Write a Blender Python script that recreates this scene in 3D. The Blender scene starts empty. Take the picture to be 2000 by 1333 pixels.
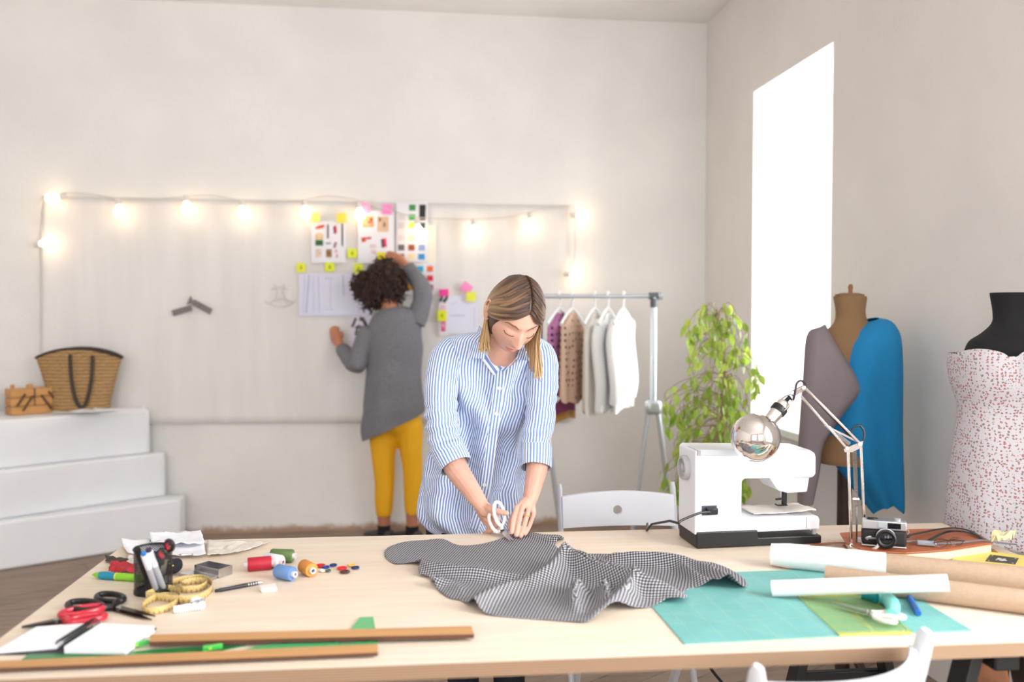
import bpy, bmesh, math, random
from mathutils import Vector, Matrix, Euler, noise
V = Vector
pi = math.pi
rnd = random.Random(7)
S = bpy.context.scene
COL = S.collection

# ------------------------------------------------------------------ camera
FPX, EYE = 1700.0, 1.33
YAW, PITCH = math.atan(210 / FPX), math.atan(56 / FPX)
cam_d = bpy.data.cameras.new('camera')
cam = bpy.data.objects.new('camera', cam_d)
COL.objects.link(cam)
cam.location = (0, 0, EYE)
cam.rotation_euler = (pi / 2 - PITCH, 0, -YAW)
cam_d.sensor_width = 36
cam_d.lens = 36 * FPX / 2000
cam_d.clip_start = 0.05
cam_d.dof.use_dof = True
cam_d.dof.focus_distance = 2.36
cam_d.dof.aperture_fstop = 2.0
S.camera = cam

# ------------------------------------------------------------------ light
S.view_settings.view_transform = 'Standard'
S.view_settings.look = 'None'
S.view_settings.gamma = 1
S.view_settings.exposure = 0.1
world = bpy.data.worlds.new('world')
S.world = world
world.use_nodes = True
bg = world.node_tree.nodes['Background']
bg.inputs['Color'].default_value = (0.93, 0.97, 1.0, 1)
bg.inputs['Strength'].default_value = 2.3


def window_light(name, loc, aim, w, h, power, color=(0.95, 0.98, 1.0)):
    ld = bpy.data.lights.new(name, 'AREA')
    ld.shape = 'RECTANGLE'
    ld.size, ld.size_y = w, h
    ld.energy = power
    ld.color = color
    o = bpy.data.objects.new(name, ld)
    COL.objects.link(o)
    o.location = loc
    o.rotation_euler = V(aim).to_track_quat('-Z', 'Y').to_euler()
    return o


# daylight outside each window of the room
window_light('daylight_right', (2.75, 4.12, 1.7), (-1, -0.1, -0.12), 1.3, 2.0, 85)
window_light('daylight_right', (2.6, 0.55, 1.75), (-1, 0.15, -0.1), 1.5, 2.0, 210)
window_light('daylight_front', (-1.55, -2.75, 1.85), (0.1, 1, -0.05), 1.9, 2.2, 48)
window_light('daylight_front', (1.0, -2.75, 1.85), (-0.1, 1, -0.05), 1.9, 2.2, 62)

# pixel of the 2000 x 1333 photograph -> point of the room
FW = V((math.sin(YAW) * math.cos(PITCH), math.cos(YAW) * math.cos(PITCH), -math.sin(PITCH)))
RT = V((math.cos(YAW), -math.sin(YAW), 0))
UP = RT.cross(FW)
EYEP = V((0, 0, EYE))


def ray(px, py):
    return FW + RT * ((px - 1000) / FPX) - UP * ((py - 666.5) / FPX)


def PD(px, py, d):
    return EYEP + ray(px, py) * d


def PZ(px, py, z):
    r = ray(px, py)
    return EYEP + r * ((z - EYE) / r.z)


def PY(px, py, y):
    r = ray(px, py)
    return EYEP + r * (y / r.y)


def PX(px, py, x):
    r = ray(px, py)
    return EYEP + r * (x / r.x)


# ------------------------------------------------------------------ mesh helpers
def frame_of(d, ref=None):
    d = V(d).normalized()
    ref = V(ref) if ref is not None else (V((0, 0, 1)) if abs(d.z) < 0.9 else V((1, 0, 0)))
    a = ref - d * ref.dot(d)
    if a.length < 1e-6:
        a = d.orthogonal()
    a.normalize()
    return a, d.cross(a)


class MB:
    def __init__(self):
        self.v, self.f, self.m, self.uv = [], [], [], []

    def add(self, vs, fs, mi=0, M=None, uvs=None):
        o = len(self.v)
        for p in vs:
            p = V(p)
            self.v.append(M @ p if M is not None else p)
        for k, f in enumerate(fs):
            self.f.append([i + o for i in f])
            self.m.append(mi)
            self.uv.append(uvs[k] if uvs else None)
        return self

    def box(self, c, s, M=None, mi=0):
        c, s = V(c), V(s) / 2
        vs = [c + V((x * s.x, y * s.y, z * s.z)) for x in (-1, 1) for y in (-1, 1) for z in (-1, 1)]
        return self.add(vs, [(0, 1, 3, 2), (4, 6, 7, 5), (0, 4, 5, 1), (2, 3, 7, 6), (0, 2, 6, 4), (1, 5, 7, 3)], mi, M)

    def beam(self, a, b, w, h, ref=None, mi=0):
        a, b = V(a), V(b)
        p, q = frame_of(b - a, ref)
        r = [[e + p * (sx * h / 2) + q * (sy * w / 2) for sx, sy in ((-1, -1), (1, -1), (1, 1), (-1, 1))] for e in (a, b)]
        return self.loft(r, mi=mi)

    def loft(self, rings, caps=True, closed=True, mi=0, M=None, uvf=None):
        n = len(rings[0])
        vs = [p for r in rings for p in r]
        fs, us = [], []
        for i in range(len(rings) - 1):
            for j in range(n if closed else n - 1):
                k = (j + 1) % n
                fs.append((i * n + j, i * n + k, (i + 1) * n + k, (i + 1) * n + j))
                if uvf:
                    us.append((uvf(i, j), uvf(i, j + 1), uvf(i + 1, j + 1), uvf(i + 1, j)))
                else:
                    us.append(((j / n, i), ((j + 1) / n, i), ((j + 1) / n, i + 1), (j / n, i + 1)))
        if caps and closed:
            fs.append(tuple(range(n - 1, -1, -1)))
            us.append(None)
            fs.append(tuple((len(rings) - 1) * n + j for j in range(n)))
            us.append(None)
        return self.add(vs, fs, mi, M, us)

    def tube(self, pts, r, n=8, caps=True, mi=0, ref=None, M=None, closed=False):
        pts = [V(p) for p in pts]
        N = len(pts)
        rs = r if isinstance(r, (list, tuple)) and len(r) == N else [r] * N
        rings, a = [], None
        L = [0.0]
        for i in range(1, N):
            L.append(L[-1] + (pts[i] - pts[i - 1]).length)
        for i in range(N):
            if closed:
                d = pts[(i + 1) % N] - pts[i - 1]
            else:
                d = pts[min(i + 1, N - 1)] - pts[max(i - 1, 0)]
            if d.length < 1e-9:
                d = V((0, 0, 1))
            a, b = frame_of(d, a if a is not None else ref)
            ra, rb = rs[i] if isinstance(rs[i], (tuple, list)) else (rs[i], rs[i])
            rings.append([pts[i] + a * (math.cos(t) * ra) + b * (math.sin(t) * rb) for t in (2 * pi * k / n for k in range(n))])
        if closed:
            rings.append(rings[0])
            L.append(L[-1])
        return self.loft(rings, caps and not closed, True, mi, M, lambda i, j: (j / n, L[min(i, N - 1)]))

    def lathe(self, prof, n=24, mi=0, M=None, caps=True):
        rings = [[V((rr * math.cos(2 * pi * k / n), rr * math.sin(2 * pi * k / n), z)) for k in range(n)] for rr, z in prof]
        return self.loft(rings, caps, True, mi, M)

    def prism(self, poly, z0, z1, mi=0, M=None):
        n = len(poly)
        vs = [V((p[0], p[1], z0)) for p in poly] + [V((p[0], p[1], z1)) for p in poly]
        fs = [tuple(range(n - 1, -1, -1)), tuple(range(n, 2 * n))] + [(i, (i + 1) % n, n + (i + 1) % n, n + i) for i in range(n)]
        return self.add(vs, fs, mi, M)

    def ball(self, c, r, nu=16, nv=10, mi=0, M=None):
        r = r if isinstance(r, (tuple, list, Vector)) else (r, r, r)
        c = V(c)
        rings = []
        for i in range(nv + 1):
            t = pi * min(max(i / nv, 0.002), 0.998)
            rings.append([c + V((r[0] * math.sin(t) * math.cos(2 * pi * k / nu), r[1] * math.sin(t) * math.sin(2 * pi * k / nu), -r[2] * math.cos(t))) for k in range(nu)])
        return self.loft(rings, True, True, mi, M)

    def grid(self, fn, nu, nv, mi=0, uvs=None, M=None):
        vs = [V(fn(i / nu, j / nv)) for j in range(nv + 1) for i in range(nu + 1)]
        fs, us = [], []
        for j in range(nv):
            for i in range(nu):
                a = j * (nu + 1) + i
                fs.append((a, a + 1, a + nu + 2, a + nu + 1))
                q = ((i / nu, j / nv), ((i + 1) / nu, j / nv), ((i + 1) / nu, (j + 1) / nv), (i / nu, (j + 1) / nv))
                us.append(tuple(uvs(*w) for w in q) if uvs else q)
        return self.add(vs, fs, mi, M, us)

    def build(self, name, mats, parent=None, world=False, loc=None, smooth=True, bevel=0, sub=0, solid=0, solid_off=-1, seg=2, weld=False):
        vs = self.v
        if parent is not None and world:
            I = parent_matrix(parent).inverted()
            vs = [I @ p for p in vs]
            loc = None
        elif parent is None and loc is None:
            loc = V((sum(p.x for p in vs) / len(vs), sum(p.y for p in vs) / len(vs), min(p.z for p in vs)))
            vs = [p - loc for p in vs]
        elif parent is None:
            vs = [p - V(loc) for p in vs]
        me = bpy.data.meshes.new(name)
        me.from_pydata([tuple(p) for p in vs], [], self.f)
        ul = me.uv_layers.new(name='UVMap')
        for pl in me.polygons:
            pl.material_index = self.m[pl.index]
            u = self.uv[pl.index]
            if u:
                for k, li in enumerate(pl.loop_indices):
                    ul.data[li].uv = u[k]
        bm = bmesh.new()
        bm.from_mesh(me)
        if weld:
            bmesh.ops.remove_doubles(bm, verts=bm.verts, dist=1e-5)
        bmesh.ops.recalc_face_normals(bm, faces=bm.faces)
        bm.to_mesh(me)
        bm.free()
        if smooth:
            me.shade_smooth()
            if not sub:
                me.set_sharp_from_angle(angle=math.radians(40))
        for m in (mats if isinstance(mats, (list, tuple)) else [mats]):
            me.materials.append(m)
        o = bpy.data.objects.new(name, me)
        COL.objects.link(o)
        if parent is not None:
            o.parent = parent
        if loc is not None:
            o.location = loc
        if solid:
            md = o.modifiers.new('thickness', 'SOLIDIFY')
            md.thickness = solid
            md.offset = solid_off
        if bevel:
            md = o.modifiers.new('edges', 'BEVEL')
            md.width = bevel
            md.segments = seg
            md.limit_method = 'ANGLE'
            md.angle_limit = math.radians(35)
        if sub:
            md = o.modifiers.new('smooth', 'SUBSURF')
            md.levels = md.render_levels = sub
        return o


def parent_matrix(p):
    m = Matrix.LocRotScale(p.location, p.rotation_euler, p.scale)
    return parent_matrix(p.parent) @ m if p.parent else m


def tag(o, label, cat, group=None, kind=None):
    o['label'] = label
    o['category'] = cat
    if group:
        o['group'] = group
    if kind:
        o['kind'] = kind
    return o


def thing(name, label, cat, loc=(0, 0, 0), rz=0.0, group=None, rot=None):
    o = bpy.data.objects.new(name, None)
    COL.objects.link(o)
    o.empty_display_size = 0.05
    o.location = loc
    o.rotation_euler = rot if rot else (0, 0, rz)
    return tag(o, label, cat, group)


def struct(o, label=None):
    o['kind'] = 'structure'
    if label:
        o['label'] = label
        o['category'] = 'structure'
    return o


def copy_thing(root, loc, rz=None, label=None):
    def rec(o, par):
        c = o.copy()
        COL.objects.link(c)
        c.parent = par
        for ch in [x for x in o.children]:
            rec(ch, c)
        return c
    r = rec(root, None)
    r.location = loc
    if rz is not None:
        r.rotation_euler = (0, 0, rz)
    if label:
        r['label'] = label
    return r


def cat(pts, n=6, closed=False):
    """Catmull-Rom through pts (tuples of any length), n steps per span."""
    P = [tuple(p) for p in pts]
    N = len(P)
    out = []
    for i in range(N if closed else N - 1):
        p0 = P[(i - 1) % N] if closed or i > 0 else P[0]
        p1, p2 = P[i], P[(i + 1) % N]
        p3 = P[(i + 2) % N] if closed or i + 2 < N else P[-1]
        for k in range(n):
            t = k / n
            out.append(tuple(0.5 * (2 * b + (c - a) * t + (2 * a - 5 * b + 4 * c - d) * t * t + (3 * b - a - 3 * c + d) * t ** 3) for a, b, c, d in zip(p0, p1, p2, p3)))
    if not closed:
        out.append(P[-1])
    return out


def sstep(a, b, x):
    t = min(max((x - a) / (b - a), 0), 1)
    return t * t * (3 - 2 * t)


def lerp(a, b, t):
    return a + (b - a) * t


# ------------------------------------------------------------------ materials
def lin(c):
    return tuple((x / 255 / 12.92) if x / 255 <= 0.04045 else ((x / 255 + 0.055) / 1.055) ** 2.4 for x in c[:3]) + (1,)


class Mat:
    def __init__(self, name):
        self.m = bpy.data.materials.new(name)
        self.m.use_nodes = True
        self.t = self.m.node_tree
        self.b = self.t.nodes['Principled BSDF']

    def n(self, typ, **kw):
        x = self.t.nodes.new(typ)
        for k, v in kw.items():
            if k.startswith('i_'):
                x.inputs[k[2:].replace('_', ' ')].default_value = v
            else:
                setattr(x, k, v)
        return x

    def l(self, a, b):
        self.t.links.new(a, b)

    def coords(self, kind='Object', scale=(1, 1, 1), rot=(0, 0, 0)):
        tc = self.n('ShaderNodeTexCoord')
        mp = self.n('ShaderNodeMapping')
        mp.inputs['Scale'].default_value = scale
        mp.inputs['Rotation'].default_value = rot
        self.l(tc.outputs[kind], mp.inputs['Vector'])
        return mp.outputs['Vector']

    def noise(self, vec, scale, detail=4, rough=0.55):
        x = self.n('ShaderNodeTexNoise')
        x.inputs['Scale'].default_value = scale
        x.inputs['Detail'].default_value = detail
        x.inputs['Roughness'].default_value = rough
        self.l(vec, x.inputs['Vector'])
        return x.outputs['Fac']

    def math(self, op, a, b=None, c=None):
        x = self.n('ShaderNodeMath', operation=op)
        for i, w in enumerate((a, b, c)):
            if w is None:
                continue
            if isinstance(w, (int, float)):
                x.inputs[i].default_value = w
            else:
                self.l(w, x.inputs[i])
        return x.outputs[0]

    def mix(self, fac, a, b):
        x = self.n('ShaderNodeMix', data_type='RGBA')
        for w, i in ((fac, 0), (a, 6), (b, 7)):
            if isinstance(w, (int, float)):
                x.inputs[i].default_value = w
            elif isinstance(w, tuple):
                x.inputs[i].default_value = w
            else:
                self.l(w, x.inputs[i])
        return x.outputs[2]

    def ramp(self, fac, lo, hi):
        x = self.n('ShaderNodeMapRange')
        x.inputs['From Min'].default_value = lo
        x.inputs['From Max'].default_value = hi
        self.l(fac, x.inputs['Value'])
        return x.outputs['Result']

    def color(self, c):
        if isinstance(c, tuple):
            self.b.inputs['Base Color'].default_value = c
        else:
            self.l(c, self.b.inputs['Base Color'])
        return self

    def bump(self, h, strength=0.3, dist=0.01):
        x = self.n('ShaderNodeBump')
        x.inputs['Strength'].default_value = strength
        x.inputs['Distance'].default_value = dist
        self.l(h, x.inputs['Height'])
        self.l(x.outputs['Normal'], self.b.inputs['Normal'])
        return self

    def set(self, **kw):
        for k, v in kw.items():
            self.b.inputs[k.replace('_', ' ')].default_value = v
        return self


def mat(name, c, rough=0.5, metal=0.0, var=None, bump=None, kind='Object', **kw):
    """c: sRGB 0-255. var=(scale, amount, stretch): tone variation. bump=(scale, strength, stretch)."""
    M = Mat(name)
    M.set(Roughness=rough, Metallic=metal)
    col = lin(c)
    if var:
        st = var[2] if len(var) > 2 else (1, 1, 1)
        f = M.noise(M.coords(kind, st), var[0])
        k = var[1]
        dark = tuple(x * (1 - k) for x in col[:3]) + (1,)
        lite = tuple(min(1, x * (1 + k * 0.6)) for x in col[:3]) + (1,)
        M.color(M.mix(M.ramp(f, 0.3, 0.7), dark, lite))
    else:
        M.color(col)
    if bump:
        st = bump[2] if len(bump) > 2 else (1, 1, 1)
        M.bump(M.noise(M.coords(kind, st), bump[0]), bump[1], 0.005)
    M.set(**kw)
    return M.m

# ================================================================== the room
XR, YB, ZC, XL, YF = 1.9, 5.36, 3.15, -3.2, -2.4
WT = 0.58


def plaster(name, c):
    M = Mat(name)
    v = M.coords('Object')
    f = M.noise(v, 1.7, 5)
    col = lin(c)
    lo = tuple(x * 0.93 for x in col[:3]) + (1,)
    M.color(M.mix(M.ramp(f, 0.35, 0.65), lo, col))
    M.set(Roughness=0.85)
    M.bump(M.math('ADD', M.noise(v, 2.5, 4), M.math('MULTIPLY', M.noise(v, 60, 3), 0.12)), 0.35, 0.03)
    return M


m_wall = plaster('wall_plaster', (238, 233, 229)).m
m_ceil = plaster('ceiling_plaster', (247, 244, 240)).m
# back wall: whitewash with a worn brown band along the floor
Mb = plaster('back_wall_plaster', (241, 238, 234))
geo = Mb.n('ShaderNodeNewGeometry')
sx = Mb.n('ShaderNodeSeparateXYZ')
Mb.l(geo.outputs['Position'], sx.inputs['Vector'])
nz = Mb.noise(Mb.coords('Object'), 9, 5, 0.7)
hgt = Mb.math('SUBTRACT', sx.outputs['Z'], Mb.math('MULTIPLY', nz, 0.12))
fac = Mb.math('SUBTRACT', 1.0, Mb.ramp(hgt, -0.045, -0.01))
old = Mb.b.inputs['Base Color'].links[0].from_socket
Mb.color(Mb.mix(fac, old, lin((176, 146, 124))))
m_back = Mb.m

# floor: worn brownish grey boards laid on the diagonal
Mf = Mat('floor_boards')
ang = math.radians(33)
vv = Mf.coords('Object', (1, 1, 1), (0, 0, -ang))
br = Mf.n('ShaderNodeTexBrick')
br.offset = 0.37
for k, v_ in dict(Scale=1.0).items():
    br.inputs[k].default_value = v_
br.inputs['Brick Width'].default_value = 1.9
br.inputs['Row Height'].default_value = 0.115
br.inputs['Mortar Size'].default_value = 0.004
br.inputs['Mortar Smooth'].default_value = 0.2
br.inputs['Color1'].default_value = lin((122, 100, 86))
br.inputs['Color2'].default_value = lin((150, 127, 110))
br.inputs['Mortar'].default_value = lin((62, 50, 44))
Mf.l(vv, br.inputs['Vector'])
gr = Mf.noise(Mf.coords('Object', (1.2, 14, 1), (0, 0, -ang)), 3, 5, 0.6)
wr = Mf.noise(Mf.coords('Object'), 2.3, 4)
cc = Mf.mix(Mf.ramp(gr, 0.3, 0.75), br.outputs['Color'], lin((164, 143, 127)))
cc = Mf.mix(Mf.math('MULTIPLY', Mf.ramp(wr, 0.4, 0.75), 0.35), cc, lin((120, 98, 84)))
Mf.color(cc).set(Roughness=0.55)
Mf.bump(br.outputs['Fac'], -0.4, 0.01)
m_floor = Mf.m

m_frame = mat('window_white_paint', (240, 240, 238), 0.4)
Mg = Mat('window_glass')
tr = Mg.n('ShaderNodeBsdfTransparent')
gl = Mg.n('ShaderNodeBsdfGlossy')
gl.inputs['Roughness'].default_value = 0.02
mx = Mg.n('ShaderNodeMixShader')
mx.inputs[0].default_value = 0.06
Mg.l(tr.outputs[0], mx.inputs[1])
Mg.l(gl.outputs[0], mx.inputs[2])
Mg.l(mx.outputs[0], Mg.t.nodes['Material Output'].inputs['Surface'])
m_glass = Mg.m


def wall_with_holes(mb, a0, a1, t0, t1, holes, axis):
    """Wall along axis a (0 = x, 1 = y) from a0 to a1, thickness t0..t1, holes (lo, hi, z0, z1)."""
    def put(lo, hi, z0, z1):
        c = [(lo + hi) / 2, (t0 + t1) / 2, (z0 + z1) / 2]
        s = [hi - lo, t1 - t0, z1 - z0]
        if axis == 1:
            c[0], c[1], s[0], s[1] = c[1], c[0], s[1], s[0]
        mb.box(c, s)
    cur = a0
    for lo, hi, z0, z1 in sorted(holes):
        put(cur, lo, 0, ZC)
        put(lo, hi, 0, z0)
        put(lo, hi, z1, ZC)
        cur = hi
    put(cur, a1, 0, ZC)


def window(n, axis, lo, hi, z0, z1, t, inner, label):
    """Casement frame standing in an opening: t = position across the wall, inner = side of the sill."""
    def P(a, b, z):
        return V((a, b, z)) if axis == 0 else V((b, a, z))

    def bx(mb, a0, a1, b0, b1, za, zb):
        mb.box((P(a0, b0, za) + P(a1, b1, zb)) / 2, [abs(q) for q in (P(a1, b1, zb) - P(a0, b0, za))])
    fr = MB()
    w = 0.07
    tz = z0 + (z1 - z0) * 0.635
    for a in (lo, hi - w):
        bx(fr, a, a + w, t, t + 0.06, z0, z1)
    for z in (z0, z1 - w, tz - w / 2):
        bx(fr, lo + w, hi - w, t, t + 0.06, z, z + w)
    mid = (lo + hi) / 2
    for za, zb in ((z0 + w, tz - w / 2), (tz + w / 2, z1 - w)):
        bx(fr, mid - 0.035, mid + 0.035, t, t + 0.06, za, zb)
    o = struct(fr.build('window_%d' % n, m_frame, bevel=0.006), label)
    for a0, a1 in ((lo + w, mid - 0.035), (mid + 0.035, hi - w)):
        for za, zb in ((z0 + w, tz - w / 2), (tz + w / 2, z1 - w)):
            g = MB()
            bx(g, a0, a1, t + 0.028, t + 0.033, za, zb)
            g.build('pane', m_glass, o, True, smooth=False)
    s = MB()
    b0, b1 = sorted((t, inner))
    bx(s, lo, hi, b0, b1, z0 - 0.045, z0 - 0.002)
    s.build('sill', m_frame, o, True, bevel=0.006)
    return o


b = MB().box(((XR + XL) / 2, (YB + YF) / 2, -0.05), (XR - XL + 1.4, YB - YF + 1.4, 0.1))
struct(b.build('floor', m_floor, smooth=False, loc=(0, 0, 0)), 'worn brown wooden floorboards of the studio')
b = MB().box(((XR + XL) / 2, (YB + YF) / 2, ZC + 0.05), (XR - XL + 1.4, YB - YF + 1.4, 0.1))
struct(b.build('ceiling', m_ceil, smooth=False, loc=(0, 0, 0)), 'white plaster ceiling of the studio')
b = MB()
wall_with_holes(b, XL - 0.3, XR + WT, YB, YB + 0.3, [], 0)
struct(b.build('wall_back', m_back, smooth=False, loc=(0, 0, 0)), 'whitewashed back wall of the studio')
W1 = (3.71, 4.60, 0.75, 2.535)
W2 = (-0.2, 1.25, 0.75, 2.6)
b = MB()
wall_with_holes(b, YF - 0.4, YB, XR, XR + WT, [W1, W2], 1)
struct(b.build('wall_right', m_wall, smooth=False, loc=(0, 0, 0)), 'whitewashed right wall with the deep window opening')
b = MB()
wall_with_holes(b, YF - 0.4, YB, XL - 0.3, XL, [], 1)
struct(b.build('wall_left', m_wall, smooth=False, loc=(0, 0, 0)), 'whitewashed left wall of the studio')
W3 = (-2.5, -0.6, 0.6, 2.85)
W4 = (0.1, 1.7, 0.6, 2.85)
b = MB()
wall_with_holes(b, XL, XR, YF - 0.4, YF, [W3, W4], 0)
struct(b.build('wall_front', m_wall, smooth=False, loc=(0, 0, 0)), 'whitewashed wall behind the viewer with two large windows')
window(1, 1, *W1, XR + WT - 0.08, XR - 0.03, 'tall white casement window in the deep right wall opening')
window(2, 1, *W2, XR + WT - 0.08, XR - 0.03, 'white casement window beside the viewer in the right wall')
window(3, 0, *W3, YF - 0.38, YF + 0.03, 'large white window behind the viewer on the left')
window(4, 0, *W4, YF - 0.38, YF + 0.03, 'large white window behind the viewer on the right')

# ================================================================== work table
T = 0.74


def tp(px, py, h=0.0):
    return PZ(px, py, T + h)


m_ply = Mat('birch_plywood')
v_ = m_ply.coords('Object', (1.2, 16, 16))
f1 = m_ply.noise(v_, 2.2, 5, 0.6)
f2 = m_ply.noise(m_ply.coords('Object', (3, 8, 8)), 1.3, 3)
c_ = m_ply.mix(m_ply.ramp(f1, 0.3, 0.75), lin((226, 206, 184)), lin((236, 221, 204)))
c_ = m_ply.mix(m_ply.math('MULTIPLY', m_ply.ramp(f2, 0.5, 0.8), 0.3), c_, lin((214, 190, 166)))
m_ply.color(c_).set(Roughness=0.5)
m_ply = m_ply.m
m_edge = Mat('plywood_edge')
sxyz = m_edge.n('ShaderNodeSeparateXYZ')
m_edge.l(m_edge.coords('Object'), sxyz.inputs[0])
w_ = m_edge.math('SINE', m_edge.math('MULTIPLY', sxyz.outputs['Z'], 1400))
c_ = m_edge.mix(m_edge.ramp(w_, -0.6, 0.6), lin((128, 98, 74)), lin((172, 142, 114)))
m_edge.color(c_).set(Roughness=0.7)
m_edge = m_edge.m
m_blackwood = mat('black_stained_wood', (26, 25, 26), 0.5)
m_black = mat('black_plastic', (24, 24, 26), 0.4)
m_white = mat('white_plastic', (240, 241, 244), 0.3)
m_chrome = mat('chrome', (232, 226, 222), 0.06, 1.0)
m_steel = mat('brushed_steel', (190, 190, 192), 0.28, 1.0)
m_dsteel = mat('dark_steel', (90, 84, 82), 0.3, 1.0)
m_paper = mat('white_paper', (240, 240, 244), 0.8)
m_ink = mat('grey_pencil', (120, 118, 124), 0.9)

TBL, TBRot = V((-0.708, 2.325, 0)), -math.radians(1.8)
TW, TD = 2.20, 0.855
table = thing('work_table', 'long pale birch plywood cutting table standing on black trestles', 'table', (TBL.x, TBL.y, 0), TBRot)
b = MB()
b.box((TW / 2, -TD / 2, T - 0.0125), (TW, TD, 0.025))
for k in range(6):
    b.m[k] = 0 if k == 5 else 1
b.m = [0, 1, 1, 1, 1, 1]
# face order of box(): -x, +x, -y, +y, -z, +z
b.m = [1, 1, 1, 1, 1, 0]
b.build('tabletop', [m_ply, m_edge], table, smooth=False)


def trestle(x, yc, label, half=0.31):
    t = thing('trestle', label, 'trestle', (x, yc, 0), TBRot, 'black trestles under the plywood table')
    h = T - 0.026
    MB().box((0, 0, h - 0.03), (0.05, 2 * half + 0.08, 0.06)).build('top_beam', m_blackwood, t, bevel=0.004)
    for sy in (-1, 1):
        for sx in (-1, 1):
            MB().beam((sx * 0.045, sy * half, h - 0.012), (sx * 0.215, sy * half, 0.0), 0.055, 0.024, (1, 0, 0)).build('leg', m_blackwood, t, bevel=0.003)
        MB().beam((-0.12, sy * (half + 0.03), 0.35), (0.12, sy * (half + 0.03), 0.35), 0.02, 0.04, (0, 0, 1)).build('brace', m_blackwood, t, bevel=0.003)
    return t


trestle(1.135, 1.84, 'black wooden trestle holding up the table end below the paper rolls')
trestle(-0.335, 1.87, 'black wooden trestle holding up the table end below the notebook')


# ---------------------------------------------------------------- white folding chairs
m_chair = mat('white_lacquer', (226, 228, 234), 0.3)


def ang_frame(a, b):
    """rotation about z that turns +x onto a -> b"""
    d = V(b) - V(a)
    return math.atan2(d.y, d.x)


def folding_chair(loc, rz, label, bulge=0.05):
    """Local: back faces +y, seat toward -y. Backrest width 0.37, top at 0.78."""
    t = thing('folding_chair', label, 'chair', loc, rz, 'white folding chairs around the table')
    W = 0.183
    for s in (-1, 1):
        path = [(s * W, -0.20, 0.0), (s * W, 0.05, 0.45), (s * W, 0.14, 0.62), (s * W, 0.165, 0.70), (s * W, 0.185, 0.785)]
        o = MB()
        P = [V(p) for p in cat(path, 4)]
        o.tube(P, [(0.019, 0.0085)] * (len(P) - 2) + [(0.018, 0.0085), (0.010, 0.006)], 10, ref=(0, 1, 0))
        o.build('upright', m_chair, t)
        MB().beam((s * (W - 0.03), 0.20, 0.0), (s * (W - 0.03), -0.13, 0.44), 0.018, 0.034, (0, 1, 0)).build('leg', m_chair, t, bevel=0.004)
    # curved top rail with a round hole
    b = MB()
    hw, z0, z1 = W - 0.004, 0.655, 0.75

    def rail(x, z):
        return V((x, 0.15 + bulge * (1 - (x / hw) ** 2) + (z - 0.70) * 0.2, z))
    hr = 0.014
    outer = []
    N = 64
    for i in range(N):
        a = 2 * pi * i / N
        c_, s_ = math.cos(a), math.sin(a)
        k = 1 / max(abs(c_), abs(s_))
        outer.append((c_ * k, s_ * k))
    zc, hz = (z0 + z1) / 2, (z1 - z0) / 2
    lev = [0, 0.03, 0.08, 0.16, 0.3, 0.5, 0.75, 1.0]
    fr, bk = [], []
    for q in lev:
        rf, rb = [], []
        for i, (ox, oz) in enumerate(outer):
            a = 2 * pi * i / N
            x = lerp(hr * math.cos(a), ox * hw, q)
            z = lerp(zc + hr * math.sin(a), zc + oz * hz, q)
            if q == 1.0 and oz > 0.9:
                z += 0.010 * (1 - (x / hw) ** 2) - 0.0
            p = rail(x, z)
            rf.append(p + V((0, -0.008, 0)))
            rb.append(p + V((0, 0.008, 0)))
        fr.append(rf)
        bk.append(rb)
    rings = fr + bk[::-1] + [fr[0]]
    b.loft(rings, caps=False)
    b.build('backrest', m_chair, t, bevel=0.004, weld=True)
    b = MB()
    b.box((0, -0.03, 0.445), (0.36, 0.36, 0.016))
    b.build('seat', m_chair, t, bevel=0.006)
    for y, z in ((-0.115, 0.15), (0.125, 0.12)):
        MB().tube([(-W + 0.02, y, z), (W - 0.02, y, z)], 0.008, 8).build('stretcher', m_chair, t)
    return t


def place_chair(pl, pr, z, label, bulge):
    """pl, pr: pixels of the tops of the posts on the chair's own -x and +x side"""
    a, c = PZ(*pl, z), PZ(*pr, z)
    rz = ang_frame(a, c)
    m_ = (a + c) / 2 - Matrix.Rotation(rz, 3, 'Z') @ V((0, 0.185, 0))
    return folding_chair((m_.x, m_.y, 0), rz, label, bulge)


place_chair((1094, 952), (1312, 948), 0.775, 'white folding chair with a round backrest hole, beyond the table beside the sewing machine', 0.02)
place_chair((1806, 1243), (1487, 1314), 0.775, 'white folding chair before the cutting mat, only its curved backrest showing', 0.09)

# ================================================================== things on the table, sewing end
def ell(cx, cy, rx, ry, n=20, a0=0.0):
    return [(cx + rx * math.cos(a0 + 2 * pi * k / n), cy + ry * math.sin(a0 + 2 * pi * k / n)) for k in range(n)]


def flat(name, px, h0, h1, m, label, ct, group=None, bevel=0, smooth=False, pts=None):
    """a plate lying on the table: outline given in photo pixels on the table plane"""
    P = [tp(x, y, h0) for x, y in px] if pts is None else pts
    b = MB()
    b.prism([(p.x, p.y) for p in P], T + h0, T + h1)
    return tag(b.build(name, m, smooth=smooth, bevel=bevel), label, ct, group)


# ---- notebook
m_cover = mat('notebook_cover', (40, 40, 46), 0.5)
nb = thing('spiral_notebook', 'open spiral notebook with blank white pages near the table corner', 'notebook', tuple(tp(150, 1250)))


def page_block(px, h0, h1, name):
    P = [tp(x, y, h1) for x, y in px]
    MB().prism([(p.x, p.y) for p in P], T + h0, T + h1).build(name, m_paper, nb, True, bevel=0.002)


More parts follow.
